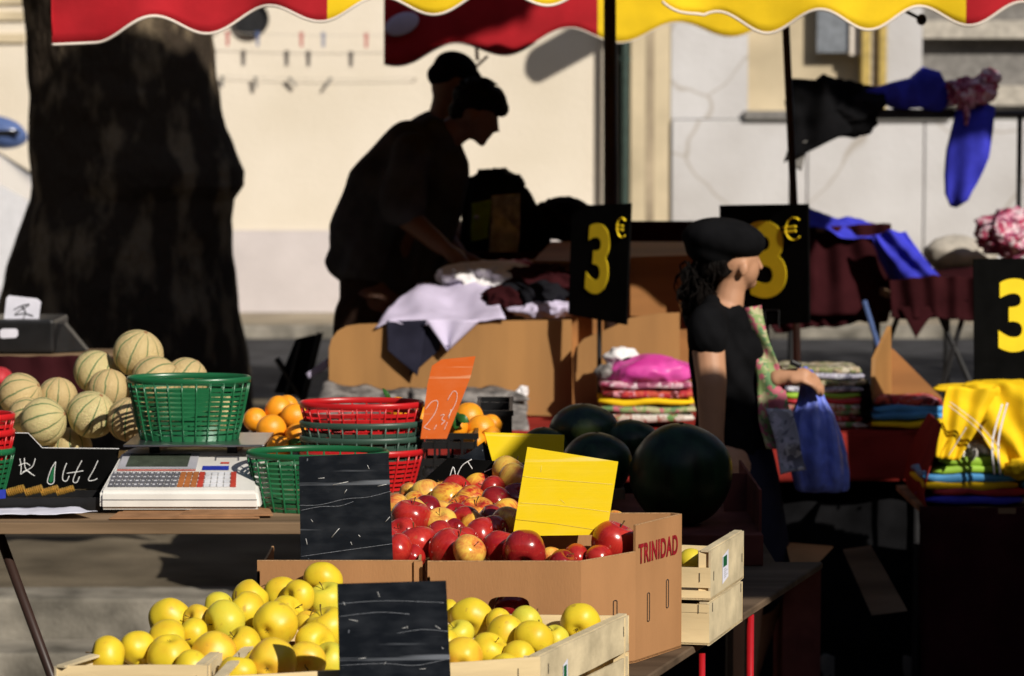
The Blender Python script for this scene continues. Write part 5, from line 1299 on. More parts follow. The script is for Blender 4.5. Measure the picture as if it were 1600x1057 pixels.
bm = BM(); bx(bm, P(748, 0, 7.3).x, P(797, 0, 7.3).x, 7.326, 7.33, P(0, 758, 7.3).z, P(0, 650, 7.3).z); bx(bm, P(748, 0, 7.3).x, P(797, 0, 7.3).x, 7.66, 7.664, P(0, 758, 7.3).z, P(0, 650, 7.3).z); tag(obj('crate_liner', bm, 'blackp'), 'black lining inside the black crate at the back right', 'liner')
t = thing('trestle_table', 'small rear plank table holding the back crate', 'table', (-.02, 7.55, ZL)); zz = P(0, 760, 7.3).z
bm = BM(); bx(bm, -.3, .2, 7.4 - .02, 7.8, zz - .025, zz - .002); obj('table_top', bm, 'plank', t)
for x in (-.27, .17): bm = BM(); tube(bm, [(x, 7.7, ZL), (x, 7.7, zz - .026)], .01, 8); obj('leg', bm, 'pole', t)

# ================================================================== CLOTHES STALL
ZC = .62
t = thing('display_table', 'long clothes display table covered with brick red cloth', 'table', (.4, 10, ZL))
x0 = P(478, 0, 9.35).x; x1 = P(1474, 0, 9.35).x
bm = BM(); bx(bm, x0, x1, 9.35, 9.96, ZC - .03, ZC - .004); bx(bm, x0, x1, 9.962, 10.5, ZC - .03, ZC - .004); obj('table_top', bm, 'plank', t)
for x in (x0 + .06, .3, x1 - .06):
    bm = BM(); tube(bm, [(x, 9.42, ZC - .031), (x, 9.42, ZL)], .012, 8); obj('leg', bm, 'rail', t)
x0_, x1_ = x0, x1
tcl = tc = thing('tablecloth', 'brick red cloth over the clothes table, its front hem catching the sun', 'tablecloth', (.6, 9.35, ZC))
bm = BM(); sheet(bm, (x0, 9.33, ZC), (x1, 9.33, ZC), (x1, 10.5, ZC), (x0, 10.5, ZC), 40, 12, .0015, 5, 3, .002); obj('cloth_top', bm, 'redcl', tc, smooth=True)
zb = P(0, 752, 9.33).z
bm = BM(); sheet(bm, (x0, 9.322, zb), (x1 + .01, 9.322, zb), (x1 + .01, 9.328, ZC + .002), (x0, 9.328, ZC + .002), 90, 10, .012, 5, 3, .003, (9, 0, .006)); obj('front_drop', bm, 'redcl', tc, smooth=True)
bm = BM(); sheet(bm, (x1 + .012, 9.33, zb - .25), (x1 - .06, 10.3, zb - .2), (x1 + .0, 10.3, ZC + .002), (x1 + .012, 9.33, ZC + .002), 20, 10, .015, 6, 8, .003, (3, 0, .012)); obj('side_drop', bm, 'redcl', tc, smooth=True)
t = thing('folding_rail', 'pale metal rail of the folding table glinting under the red cloth', 'rail', (1.1, 9.6, ZL))
bm = BM(); zz = P(0, 751, 9.5).z
for a, b in ((1322, 1346), (1352, 1434)): bx(bm, P(a, 0, 9.5).x, P(b, 0, 9.5).x, 9.49, 9.505, zz - .008, zz + .004)
obj('bar', bm, 'steel', t)
bm = BM()
for px in (1322, 1434): x = P(px, 0, 9.5).x; bx(bm, x - .008, x + .008, 9.506, 9.52, ZL, zz)
obj('leg', bm, 'rail', t)

# dark cover closing the space behind the fruit stall
t = thing('display_table', 'dark skirted table in deep shade in front of the clothes stall', 'table', (.2, 9.0, ZL))
# ---- plywood bins
def rounded(pts_): return pts_
def ply(name, label, pts, Y, mat='plywood', th=.016, cat='plywood board', group='plywood boards of the clothes stall'):
    bm = BM(); q = [P(a, b, Y) for a, b in pts]
    for v in q: v.z = max(v.z, ZC + .003)
    plate(bm, q, th); return tag(obj(name, bm, mat), label, cat, group)
arc = [(514, 560), (514, 545), (518, 530), (527, 518), (541, 510), (560, 507)]
ply('plywood_board', 'wide plywood front board with a rounded left corner, under the lilac shirt', [(514, 640)] + arc[::1] + [(700, 503), (893, 500), (893, 650), (893, 655)], 9.80)
ply('plywood_board', 'plywood front board right of the wide one, its left corner rising in a curve', [(900, 655), (896, 610), (895, 560), (900, 543), (912, 530), (960, 510), (985, 497), (1030, 490), (1062, 489), (1062, 655)], 9.72)
ply('plywood_board', 'orange plywood riser standing behind the right front board', [(985, 494), (985, 402), (1100, 398), (1100, 494)], 10.15, 'plywood2')
bm = BM(); p0 = P(830, 405, 10.2); p1 = P(1100, 405, 10.2)
plate(bm, [P(832, 408, 10.2), P(1102, 408, 10.2), P(1100, 378, 10.55), P(862, 378, 10.55)], .014, (0, 0, -1)); tag(obj('plywood_shelf', bm, 'plywood2'), 'sloping orange plywood shelf above the riser', 'shelf')
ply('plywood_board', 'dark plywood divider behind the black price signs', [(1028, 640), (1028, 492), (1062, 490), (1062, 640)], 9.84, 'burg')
for i, (xa_, xb_) in enumerate(((P(820, 0, 10.2).x, P(1102, 0, 10.2).x),)):
    bm = BM(); bx(bm, xa_, xb_, 10.22, 10.5, ZC + .003, P(0, 412, 10.2).z); tag(obj('plywood_bin', bm, 'plywood2'), 'boxy plywood step carrying the shelf', 'box')
bm = BM(); bx(bm, P(985, 0, 10.9).x, P(1140, 0, 10.9).x, 10.9, 10.93, .3, P(0, 346, 10.9).z); tag(obj('backboard', bm, 'burg'), 'dark burgundy backboard between the first and second price sign', 'board')
# upright and triangular divider on the right
bm = BM(); plate(bm, [P(1358, 668, 9.42), P(1362, 560, 9.42), P(1386, 510, 9.62), P(1388, 670, 9.62)], .014, (1, .15, 0)); tag(obj('plywood_board', bm, 'plywood'), 'upright plywood divider with a slanting top, seen edge-on', 'plywood board')
bm = BM(); plate(bm, [P(1392, 668, 9.62), P(1388, 545, 9.62), P(1396, 546, 9.62), P(1472, 622, 9.62), P(1472, 668, 9.62)], .014); tag(obj('plywood_board', bm, 'plywood2'), 'triangular plywood board right of the upright divider', 'plywood board')

# ---- garments in stacks
def folded(label, px, py, wpx, hpx, Y, mat, depth=.22, seed=0, amp=.008, group=None, yaw=0, zmin=None):
    bm = BM(); c = P(px, py, Y); c.y += depth / 2
    if zmin is not None: c.z = max(c.z, zmin + hpx * S(Y) / 2)
    fold_stack_item(bm, c, (wpx * S(Y), depth, hpx * S(Y)), yaw, seed, amp)
    return tag(obj('folded_garment', bm, mat, None, smooth=True), label, 'clothing', group)
G1 = 'folded garments in the middle stack'
ys = 9.4
for i, (py, h, mt, lb) in enumerate(((654, 14, 'mixC', 'printed garment at the bottom'), (641, 12, 'mixE', 'green-patterned garment second from the bottom'), (629, 12, 'yelcl', 'thin yellow garment in the middle'), (617, 14, 'mixB', 'red and rose garment above the yellow one'), (603, 13, 'roseclu', 'rose garment right under the shiny pink one'))):
    folded(lb + ' of the stack under the pink shirt', 1010 + (i % 2) * 3, py, 152 - i * 2, h, ys, mt, .26, i, .008, G1)
bm = BM(); c = P(1018, 580, ys + .1); heap(bm, c, (.155, .12, .055), .10, 9, 3, 5, ridged=True, flatten=.6)
for v in bm.verts:
    if v.co.x < c.x - .02: v.co.z -= .12 * (c.x - .02 - v.co.x)
tag(obj('pink_shirt', bm, 'pinkcl', None, smooth=True), 'shiny bright pink shirt heaped on top of the middle stack', 'shirt')
bm = BM(); heap(bm, P(972, 558, ys + .16), (.062, .05, .035), .3, 16, 5, 4); tag(obj('white_cloth', bm, 'whitecl', None, smooth=True), 'crumpled white cloth behind the pink shirt', 'cloth')
bm = BM(); heap(bm, P(946, 582, ys + .1), (.035, .04, .026), .25, 20, 8, 4); tag(obj('grey_cloth', bm, 'greycl', None, smooth=True), 'small grey cloth bunched left of the pink shirt', 'cloth')
bm = BM(); heap(bm, P(985, 572, ys + .12), (.05, .04, .03), .2, 16, 15, 4); tag(obj('black_cloth', bm, 'blackcl', None, smooth=True), 'black cloth peeking between the white one and the pink shirt', 'cloth')
G2 = 'folded garments in the patterned stack'
cols2 = ['mixC', 'mixB', 'mixE', 'mixC', 'redfold', 'greencl', 'mixD', 'mixA', 'mixD', 'mixA']
nm2 = ['speckled garment at the bottom', 'rose garment second from the bottom', 'green-patterned garment third from the bottom', 'cream-and-rust garment in the middle', 'shiny red garment', 'lime green garment just above the red one', 'grey-striped garment above the lime one', 'olive garment below the top', 'pale striped garment near the top', 'olive topmost garment']
for i in range(10):
    py = 665 - i * 9.4
    folded(nm2[i] + ' of the stack behind the blue bag', 1288 + 5 * math.sin(i * 2), py, 138 - i * 1.5, 11.5, 9.42, cols2[i], .26, 30 + i, .010, G2, .03 * math.sin(i * 1.7))
bm = BM(); heap(bm, P(1352, 630, 9.45), (.022, .07, .075), .25, 22, 4, 4); tag(obj('black_scarf', bm, 'blackcl', None, smooth=True), 'black fringed cloth hanging beside the plywood divider', 'cloth')
G3 = 'wrapped garments by the triangular board'
for i, (py, h, mt, lb) in enumerate(((664, 13, 'yelcl', 'yellow folded shirt, lowest'), (651, 13, 'cyancl', 'blue folded shirt above the yellow one'), (640, 14, 'cyancl', 'blue folded shirt, upper one'), (629, 14, 'mixB', 'red-printed folded shirt on top'))):
    folded(lb + ' in the small stack by the triangular board', 1420, py, 116 - 4 * i, h, 9.36, mt, .22, 50 + i, .012, G3)
# yellow jersey and the bright stack at the far right
YJ = 8.55; zj = P(0, 792, YJ).z
t = thing('display_table', 'dark cloth-covered table at the right edge under the bright folded shirts', 'table', (1.7, 8.8, ZL))
xa_ = P(1447, 0, YJ).x
bm = BM(); bx(bm, xa_, 2.6, YJ - .01, 9.1, zj - .02, zj - .003); obj('table_top', bm, 'plank', t)
for x in (xa_ + .05, 2.5): bm = BM(); tube(bm, [(x, 8.6, ZL), (x, 8.6, zj - .02)], .012, 8); obj('leg', bm, 'rail', t)
tc = thing('tablecloth', 'dark burgundy cloth hanging from the right edge table', 'tablecloth', (1.7, 8.55, ZL))
bm = BM(); sheet(bm, (xa_ - .004, YJ - .03, ZL + .02), (2.6, YJ - .03, ZL + .02), (2.6, YJ - .016, zj), (xa_ - .004, YJ - .016, zj), 50, 12, .015, 4, 3, .003, (9, 0, .008)); obj('front_drop', bm, 'burg', tc, smooth=True)
bm = BM(); pts = smooth_pts([(1482, 672), (1462, 706), (1450, 740), (1443, 775), (1450, 800)]); q0 = [P(a, b, YJ + .0) for a, b in pts]; 
for a, b in zip(q0, q0[1:]):
    plate(bm, [a, b, b + Vector((.012, .5, 0)), a + Vector((.012, .5, 0))], .003, (1, 0, 0))
obj('red_lining', bm, 'redcl', tc)
G4 = 'bright folded shirts at the right edge'
for i, (py, h, mt, lb, xo) in enumerate(((783, 15, 'bluecl', 'dark blue folded shirt at the bottom', 0), (770, 14, 'redfold', 'deep red folded shirt second from the bottom', 12), (759, 15, 'yelcl', 'yellow folded shirt between blue and red', -5), (747, 17, 'cyancl', 'sky blue folded shirt', -3), (734, 15, 'greencl', 'lime green folded shirt', 0), (720, 16, 'greencl', 'upper lime green folded shirt', 8))):
    folded(lb + ' of the bright stack at the right', 1522 + xo, py, 150 - (i > 3) * 20, h, YJ + .01, mt, .26, 70 + i, .010, G4)
for i, (py, mt) in enumerate(((783, 'mixC'), (760, 'cyancl'), (742, 'yelcl'))):
    folded('%s shirt of the second bright stack cut by the right edge' % ['patterned bottom', 'sky blue middle', 'yellow upper'][i], 1655, py, 120, 22, YJ + .02, mt, .25, 90 + i, .012, 'shirts in the stack cut by the right edge')
bm = BM(); heap(bm, P(1522, 704, YJ + .08), (.085, .08, .035), .35, 20, 4, 4); tag(obj('wrapped_shirt', bm, 'film', None, smooth=True), 'grey shirt in crinkled clear wrapping under the yellow jersey', 'shirt')
t = thing('yellow_jersey', 'yellow jersey with white stripes draped over the bright stack', 'jersey', P(1540, 700, YJ))
def hang(name, tl, tr, br, bl, mat, Y, dy=.0, nu=26, nv=22, amp=.02, freq=9, seed=0, fold=None, parent=None, bow=0):
    bm = BM(); a = P(*bl, Y + dy); b = P(*br, Y + dy); c = P(*tr, Y); d = P(*tl, Y)
    sheet(bm, a, b, c, d, nu, nv, amp, freq, seed, .003, fold, bow); return obj(name, bm, mat, parent, smooth=True)
hang('left_sleeve', (1478, 604), (1560, 606), (1500, 722), (1466, 716), 'yelcl', YJ, -.05, seed=2, amp=.02, fold=(2.2, .5, .008), parent=t)
hang('body_front', (1490, 603), (1680, 600), (1690, 735), (1562, 742), 'yelcl', YJ + .03, -.07, nu=40, seed=5, amp=.028, fold=(3.2, .8, .012), parent=t, bow=.02)
bm = BM(); heap(bm, P(1575, 609, YJ + .1), (.21, .09, .028), .22, 12, 9, 5); obj('shoulder_fold', bm, 'yelcl', t, smooth=True)
bm = BM(); heap(bm, P(1592, 733, YJ - .05), (.045, .04, .032), .25, 24, 19, 4); obj('sleeve_cuff', bm, 'yelcl', t, smooth=True)
for k, (a, b, c) in enumerate((((1484, 628), (1528, 662), (1562, 700)), ((1482, 634), (1524, 668), (1556, 706)), ((1566, 632), (1551, 690), (1554, 742)), ((1574, 630), (1560, 690), (1563, 742)), ((1482, 712), (1496, 690), (1510, 668)))):
    bm = BM(); q = [P(x, y, YJ - .088) for x, y in smooth_pts([a, b, c], 8)]; tube(bm, q, .0052, 6, flat=.25); obj('white_stripe', bm, 'whitecl', t, smooth=True)
bm = BM(); heap(bm, P(1548, 655, YJ + .14), (.14, .09, .095), .15, 10, 33, 4); obj('inner_folds', bm, 'yelcl', t, smooth=True)

# ---- crumpled sheets on the near edge of the counter
bm = BM(); sheet(bm, P(478, 668, 9.34), P(826, 672, 9.34), P(822, 612, 9.72), P(505, 600, 9.72), 46, 14, .016, 7, 12, .004, (5, 1.2, .008)); tag(obj('plastic_sheet', bm, 'greycl', None, smooth=True), 'grey crumpled sheet spread on the counter in front of the wide board', 'cloth')
bm = BM(); heap(bm, P(690, 622, 9.6), (.26, .09, .035), .25, 10, 6, 5); tag(obj('rolled_sheet', bm, 'greycl', None, smooth=True), 'rolled grey sheet lying against the foot of the wide board', 'cloth')
bm = BM(); heap(bm, P(816, 612, 9.62), (.022, .02, .02), .3, 40, 6, 4); tag(obj('white_knot', bm, 'whitecl', None, smooth=True), 'small white knotted cloth at the right end of the grey sheet', 'cloth')
# lilac shirt over the board
t = thing('lilac_shirt', 'lilac white shirt spread over the plywood with one pointed tail hanging', 'shirt', P(690, 480, 9.75))
bm = BM(); sheet(bm, P(582, 506, 9.78), P(790, 500, 9.78), P(765, 440, 10.1), P(650, 442, 10.1), 30, 16, .018, 7, 3, .004, (2.2, 1, .008)); obj('body', bm, 'lilac', t, smooth=True)
bm = BM(); a = P(664, 500, 9.77); b = P(752, 500, 9.77); c = P(699, 548, 9.755)
pts_g = []
for j in range(13):
    v = j / 12; l = a.lerp(c, v); r_ = b.lerp(c, v); row = []
    for i in range(13):
        u = i / 12; p = l.lerp(r_, u) + Vector((0, -.012 * math.sin(u * PI * 3 + 1) * (1 - v * .5), 0)); row.append(bm.verts.new(p))
    pts_g.append(row)
for j in range(12):
    for i in range(12): bm.faces.new((pts_g[j][i], pts_g[j][i + 1], pts_g[j + 1][i + 1], pts_g[j + 1][i]))
bmesh.ops.remove_doubles(bm, verts=bm.verts, dist=.0001)
o = obj('pointed_tail', bm, 'lilac', t, smooth=True); o.modifiers.new('thickness', 'SOLIDIFY').thickness = .003
hang('navy_shirt', (604, 502), (668, 500), (652, 588), (606, 548), 'navycl', 9.78, -.02, seed=4, amp=.008); tag(bpy.data.objects['navy_shirt'], 'navy cloth hanging over the board left of the pointed lilac tail', 'cloth')
hang('navy_cloth', (655, 500), (690, 500), (688, 546), (640, 588), 'navycl', 9.785, -.0, seed=5, amp=.006); tag(bpy.data.objects['navy_cloth'], 'dark cloth behind the pointed lilac tail', 'cloth')
hp = [('whitecl', 762, 432, 10.15, (.17, .12, .05), 'pale shirt lying crumpled in front of the bent man'), ('roseclu', 800, 425, 10.25, (.12, .1, .045), 'faded rose garment in the dark heap'),
      ('burg', 850, 440, 10.1, (.15, .12, .06), 'dark red garment in the heap left of the first price sign'), ('darkcl', 830, 462, 9.98, (.12, .1, .05), 'black garment in the middle of the heap'),
      ('lilac', 850, 484, 9.92, (.12, .07, .03), 'pale blue garment at the front of the heap'), ('burg', 790, 470, 9.95, (.09, .07, .05), 'maroon garment at the left of the heap'), ('greycl', 740, 424, 10.35, (.09, .08, .04), 'greyish cloth near the hands of the bent man')]
for i, (mt, px, py, Y, rad, lb) in enumerate(hp):
    bm = BM(); heap(bm, P(px, py, Y), rad, .3, 11, 40 + i, 5); tag(obj('crumpled_garment', bm, mt, None, smooth=True), lb, 'clothing', 'garments heaped on the counter')
bm = BM(); bx(bm, P(590, 0, 9.9).x, P(895, 0, 9.9).x, 9.86, 10.45, ZC + .003, P(0, 500, 9.9).z - .02); tag(obj('plywood_bin', bm, 'plywood2'), 'plywood bin under the heap of garments', 'box')
# dark bags hanging behind
t = thing('hanging_bags', 'dark bunch of hanging bags behind the counter, right of the bent man', 'bags', P(785, 400, 10.9))
bm = BM(); q = [P(x, y, 10.85) for x, y in ((718, 420), (722, 300), (736, 268), (760, 262), (800, 263), (822, 292), (846, 345), (870, 420))]; plate(bm, q, .22); bmesh.ops.bevel(bm, geom=list(bm.edges), offset=.03, segments=3, affect='EDGES')
bmesh.ops.subdivide_edges(bm, edges=list(bm.edges), cuts=2)
for v in bm.verts: v.co += Vector((nz(v.co, 9, 1), nz(v.co, 9, 2), nz(v.co, 9, 3))) * .02
obj('dark_bag', bm, 'darkcl', t, smooth=True)
hang('clear_bag', (770, 305), (815, 302), (808, 402), (762, 402), 'film', 10.8, -.02, seed=7, amp=.02, parent=t)
hang('green_bag', (735, 318), (768, 312), (764, 372), (738, 376), 'greencl', 10.81, -.02, seed=8, amp=.015, parent=t)
bm = BM(); heap(bm, P(745, 340, 10.76), (.010, .008, .009), 0); obj('shiny_buckle', bm, 'steel', t, smooth=True)
bm = BM(); heap(bm, P(885, 345, 10.9), (.14, .12, .085), .2, 10, 60, 5); tag(obj('crumpled_garment', bm, 'darkcl', None, smooth=True), 'brown-black garments piled behind the first price sign', 'clothing')
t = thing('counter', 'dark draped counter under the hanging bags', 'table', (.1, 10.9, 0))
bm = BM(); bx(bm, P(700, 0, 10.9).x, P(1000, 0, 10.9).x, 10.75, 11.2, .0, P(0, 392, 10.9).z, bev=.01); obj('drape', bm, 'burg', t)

# ---- black price signs
def price_sign(label, pts, Y, yaw_dy, three, euro, lab_h, small=None, n3=None):
    """pts: tl, tr, br, bl pixels; left/right edges at depth Y and Y+yaw_dy"""
    tl, tr, br, bl = P(*pts[0], Y), P(*pts[1], Y + yaw_dy), P(*pts[2], Y + yaw_dy), P(*pts[3], Y)
    t = thing('price_sign', label, 'price sign', bl); n = (tr - tl).cross(bl - tl).normalized()
    if n.y < 0: n = -n
    bm = BM(); plate(bm, [tl, tr, br, bl], .008, n); obj('panel', bm, 'blk', t)
    xd = (br - bl).normalized(); ud = (tl - bl).normalized(); front = -n * .002
    def at(px, py):
        r0 = P(px, py, 1) - Vector((0, 0, CAMZ)); c = Vector((0, 0, CAMZ)); k = (tl - c).dot(n) / r0.dot(n); return c + r0 * k + front
    (px, py, h) = three; put_text('digit', '3', h * S(Y) * 1.52, at(px, py), xd, ud, 'sgnyellow', t, bold=.009, sx=n3 or .8, ext=.0012)
    if euro:
        (px, py, h) = euro; c = at(px, py); hh = h * S(Y) / 2; kx = (n3 or .8) * .80
        arc_ = [c + xd * (hh * kx * (.15 + math.cos(q))) + ud * (hh * math.sin(q)) for q in [R(48 + 264 * i / 20) for i in range(21)]]
        bm = BM(); tube(bm, arc_, hh * .17, 8, flat=.3)
        for dz in (.2, -.2): tube(bm, [c - xd * hh * kx * 1.25 + ud * hh * dz, c + xd * hh * kx * .35 + ud * hh * dz], hh * .12, 6)
        obj('euro_symbol', bm, 'sgnyellow', t)
    if small:
        bm = BM(); c = at(*small); e = at(small[0] + 22, small[1]); h_ = Vector((0, 0, 1)) * .06
        tube(bm, [c, e, e - h_, c - h_, c], .0016, 4); obj('pencil_frame', bm, 'rail', t)
    # short prop behind
    bm = BM(); m = (bl + br) / 2; tube(bm, [m + n * .012 + Vector((0, 0, .02)), m + n * .012 + Vector((0, 0, -.25))], .008, 8); obj('stake', bm, 'rail', t)
    return t
price_sign('first black price sign with a yellow 3 euro, left of the woman', [(893, 322), (985, 318), (978, 508), (888, 492)], 9.7, -.22, (935, 411, 95), (972, 356, 30), 0, None, .85)
price_sign('second black price sign with a yellow 3 euro, behind the head of the woman', [(1124, 321), (1262, 319), (1264, 505), (1128, 512)], 9.9, -.31, (1200, 412, 104), (1240, 358, 34), 0, (1196, 485), 1.2)
price_sign('third black price sign with a big yellow 3, cut by the right edge', [(1521, 405), (1672, 403), (1672, 602), (1523, 606)], 8.85, .03, (1590, 499, 100), None, 0, None, .95)
for (px, py, Y) in ((1565, 600, 8.83), (1596, 604, 8.83)):
    bm = BM(); heap(bm, P(px, py, Y), (.006, .005, .006), 0); tag(obj('metal_clip', bm, 'steel', None, smooth=True), 'tiny shiny clip at the foot of the third price sign, %s one' % ('left' if px < 1580 else 'right'), 'clip')

# ---- burgundy table behind with trestles
Yb2 = 11.8; zt_ = P(0, 352, Yb2).z; zm = P(0, 440, 11.4).z
t = thing('draped_table', 'high table draped in burgundy cloth behind the second price sign', 'table', (1.5, Yb2, 0))
bm = BM(); bx(bm, P(1135, 0, Yb2).x, P(1388, 0, Yb2).x, Yb2 + .02, 12.3, zt_ - .03, zt_ - .004); obj('table_top', bm, 'plank', t)
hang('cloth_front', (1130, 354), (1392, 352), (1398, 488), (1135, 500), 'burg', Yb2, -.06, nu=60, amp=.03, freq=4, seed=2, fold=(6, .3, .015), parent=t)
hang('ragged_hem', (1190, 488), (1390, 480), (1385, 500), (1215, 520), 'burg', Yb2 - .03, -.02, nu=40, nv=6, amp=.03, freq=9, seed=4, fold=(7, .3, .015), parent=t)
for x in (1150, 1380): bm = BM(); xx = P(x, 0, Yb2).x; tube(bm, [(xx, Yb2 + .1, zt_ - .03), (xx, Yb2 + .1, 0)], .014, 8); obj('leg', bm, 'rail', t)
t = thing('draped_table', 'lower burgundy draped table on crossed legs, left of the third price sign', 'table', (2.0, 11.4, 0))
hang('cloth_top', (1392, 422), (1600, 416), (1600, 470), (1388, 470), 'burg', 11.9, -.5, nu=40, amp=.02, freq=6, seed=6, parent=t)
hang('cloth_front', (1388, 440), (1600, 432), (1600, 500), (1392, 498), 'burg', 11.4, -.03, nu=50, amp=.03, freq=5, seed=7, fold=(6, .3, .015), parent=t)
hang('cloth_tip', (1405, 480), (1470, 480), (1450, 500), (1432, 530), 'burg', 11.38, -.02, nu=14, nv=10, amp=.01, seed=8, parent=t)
for (a, b, c, d) in ((1458, 470, 1535, 640), (1512, 470, 1462, 640), (1350, 470, 1378, 560), (1412, 470, 1372, 580)):
    bm = BM(); tube(bm, [P(a, b, 11.45), P(c, d, 11.45)], .011, 8); obj('crossed_leg', bm, 'rail' if a != 1350 else 'carblue', t)
bm = BM(); bx(bm, P(1392, 0, 11.5).x, 3.2, 11.42, 11.9, P(0, 455, 11.5).z - .03, P(0, 455, 11.5).z); obj('table_top', bm, 'plank', t)
t = thing('blue_garment', 'royal blue garment spilling over the corner of the high burgundy table', 'clothing', P(1360, 380, 11.7))
hang('upper_drape', (1222, 318), (1378, 352), (1376, 372), (1262, 358), 'bluecl', Yb2 + .15, -.2, nu=40, nv=12, amp=.035, freq=7, seed=12, fold=(1.5, 1, .01), parent=t)
hang('lower_drape', (1366, 366), (1412, 362), (1466, 428), (1412, 446), 'bluecl', 11.66, -.1, nu=20, nv=24, amp=.03, freq=7, seed=13, fold=(1.6, .4, .015), parent=t, bow=.03)
bm = BM(); heap(bm, P(1384, 404, 11.66), (.03, .03, .12), .2, 12, 6, 4, rot=Euler((0, -.5, 0)).to_matrix()); obj('sleeve', bm, 'bluecl', t, smooth=True)
bm = BM(); heap(bm, P(1588, 365, 11.9), (.17, .12, .10), .28, 12, 16, 5); tag(obj('rose_bundle', bm, 'roseclu', None, smooth=True), 'rose and white bundle of cloth above the third price sign', 'clothing')
bm = BM(); heap(bm, P(1500, 398, 12.3), (.16, .12, .085), .06, 6, 17, 5); tag(obj('grey_cushion', bm, 'shutterlight', None, smooth=True), 'pale grey padded bundle left of the rose bundle', 'cushion')
bm = BM(); bx(bm, P(1440, 0, 12.3).x, 3.4, 12.15, 12.6, P(0, 430, 12.3).z - .03, P(0, 424, 12.3).z + .0); t = thing('side_table', 'plain table behind holding the rose and grey bundles', 'table', (2.4, 12.4, 0)); obj('table_top', bm, 'plank', t)
for x in (1.9, 3.3): bm = BM(); tube(bm, [(x, 12.4, 0), (x, 12.4, P(0, 430, 12.3).z - .03)], .014, 8); obj('leg', bm, 'rail', t)

# ---- garment rail with hung clothes, upper right
YG = 12.6
t = thing('garment_rail', 'dark horizontal garment rail on posts at the upper right', 'rail', (2, YG, 0)); zr = P(0, 178, YG).z
bm = BM(); tube(bm, [(P(1232, 0, YG).x, YG, zr), (3.4, YG, zr)], .014, 10); bx(bm, P(1330, 0, YG).x, P(1490, 0, YG).x, YG - .02, YG + .02, zr - .02, zr + .02); obj('bar', bm, 'rail', t)
for x in (P(1240, 0, YG).x, 3.38, ): bm = BM(); tube(bm, [(x, YG, 0), (x, YG, zr)], .016, 10); obj('post', bm, 'rail', t)
bm = BM(); x = P(1596, 0, YG).x; tube(bm, [(x, YG, 0), (x, YG, zr)], .012, 10); obj('post', bm, 'rail', t)
t = thing('black_jacket', 'black jacket bundled over the left end of the garment rail', 'jacket', P(1280, 200, YG))
hang('jacket_body', (1232, 130), (1345, 132), (1330, 205), (1222, 262), 'blackcl', YG - .05, -.03, nu=30, amp=.05, freq=5, seed=3, fold=(1.6, .5, .02), parent=t, bow=.06)
bm = BM(); heap(bm, P(1300, 168, YG), (.20, .10, .13), .18, 8, 4, 5, rot=Euler((0, .25, 0)).to_matrix()); obj('jacket_bulk', bm, 'blackcl', t, smooth=True)
bm = BM(); heap(bm, P(1345, 158, YG), (.12, .1, .07), .2, 9, 24, 4); obj('sleeve', bm, 'darkcl', t, smooth=True)
hang('grey_lining', (1240, 225), (1262, 220), (1252, 268), (1240, 262), 'shutter', YG - .13, -.01, nu=8, nv=8, amp=.01, seed=3, parent=t)
t = thing('blue_garment', 'royal blue garment laid along the rail, one long leg hanging down', 'clothing', P(1450, 200, YG))
bm = BM(); v = [P(x, y, YG - .05) for x, y in ((1352, 140), (1400, 128), (1425, 125), (1446, 104), (1470, 112), (1482, 140), (1492, 160), (1470, 172), (1440, 168), (1410, 174), (1380, 160))]
plate(bm, v, .12); bmesh.ops.triangulate(bm, faces=bm.faces); bmesh.ops.subdivide_edges(bm, edges=list(bm.edges), cuts=4)
for q in bm.verts: q.co += Vector((nz(q.co, 7, 1) * .2, nz(q.co, 8, 2) * 1.2, nz(q.co, 8, 3) * .3)) * .05
obj('upper_part', bm, 'bluecl', t, smooth=True)
bm = BM(); tube(bm, [P(1525, 168, YG - .02), P(1520, 200, YG - .08), P(1512, 240, YG - .10), P(1502, 280, YG - .1), P(1494, 308, YG - .09), P(1490, 324, YG - .09)], [.085, .094, .096, .08, .055, .015], 28, flat=.45)
bmesh.ops.subdivide_edges(bm, edges=list(bm.edges), cuts=1)
for q in bm.verts: q.co += Vector((0, nz((q.co.x * 3, 0, q.co.z * .8), 6, 2), 0)) * .05
obj('hanging_leg', bm, 'bluecl', t, smooth=True)
bm = BM(); heap(bm, P(1515, 145, YG - .06), (.115, .08, .068), .35, 14, 6, 5); heap(bm, P(1545, 126, YG - .06), (.05, .05, .05), .35, 20, 8, 4); heap(bm, P(1510, 178, YG - .11), (.014, .014, .055), .2, 20, 9, 3)
tag(obj('rose_scarf', bm, 'roseclu', None, smooth=True), 'rose checked scarf knotted on the garment rail over the blue garment', 'scarf')

# ---- dark bits by the trunk, left
t = thing('dark_case', 'dark open case on the stall at the far left, in shade', 'case', P(40, 550, 9.2)); Yc = 9.2
bm = BM(); bx(bm, P(-60, 0, Yc).x, P(78, 0, Yc).x, Yc, Yc + .3, P(0, 552, Yc).z, P(0, 500, Yc).z, bev=.01); obj('body', bm, 'blackp', t)
bm = BM(); plate(bm, [P(-60, 502, Yc + .02), P(60, 502, Yc + .02), P(100, 506, Yc + .12), P(135, 548, Yc + .12), P(78, 552, Yc + .02)], .06); obj('flap', bm, 'blackp', t)
bm = BM(); plate(bm, [P(x, y, Yc - .003) for x, y in ((0, 527), (0, 517), (4, 514), (25, 514), (28, 517), (28, 524), (25, 528), (4, 529))], .002); obj('pale_label', bm, 'paper', t)
tw = thing('paper_card', 'white rounded card with a dark scribble standing on the dark case', 'card', P(35, 500, Yc + .05))
bm = BM(); plate(bm, [P(x, y, Yc + .05) for x, y in ((6, 500), (10, 466), (14, 462), (58, 467), (64, 472), (60, 503))], .004); obj('panel', bm, 'paper', tw)
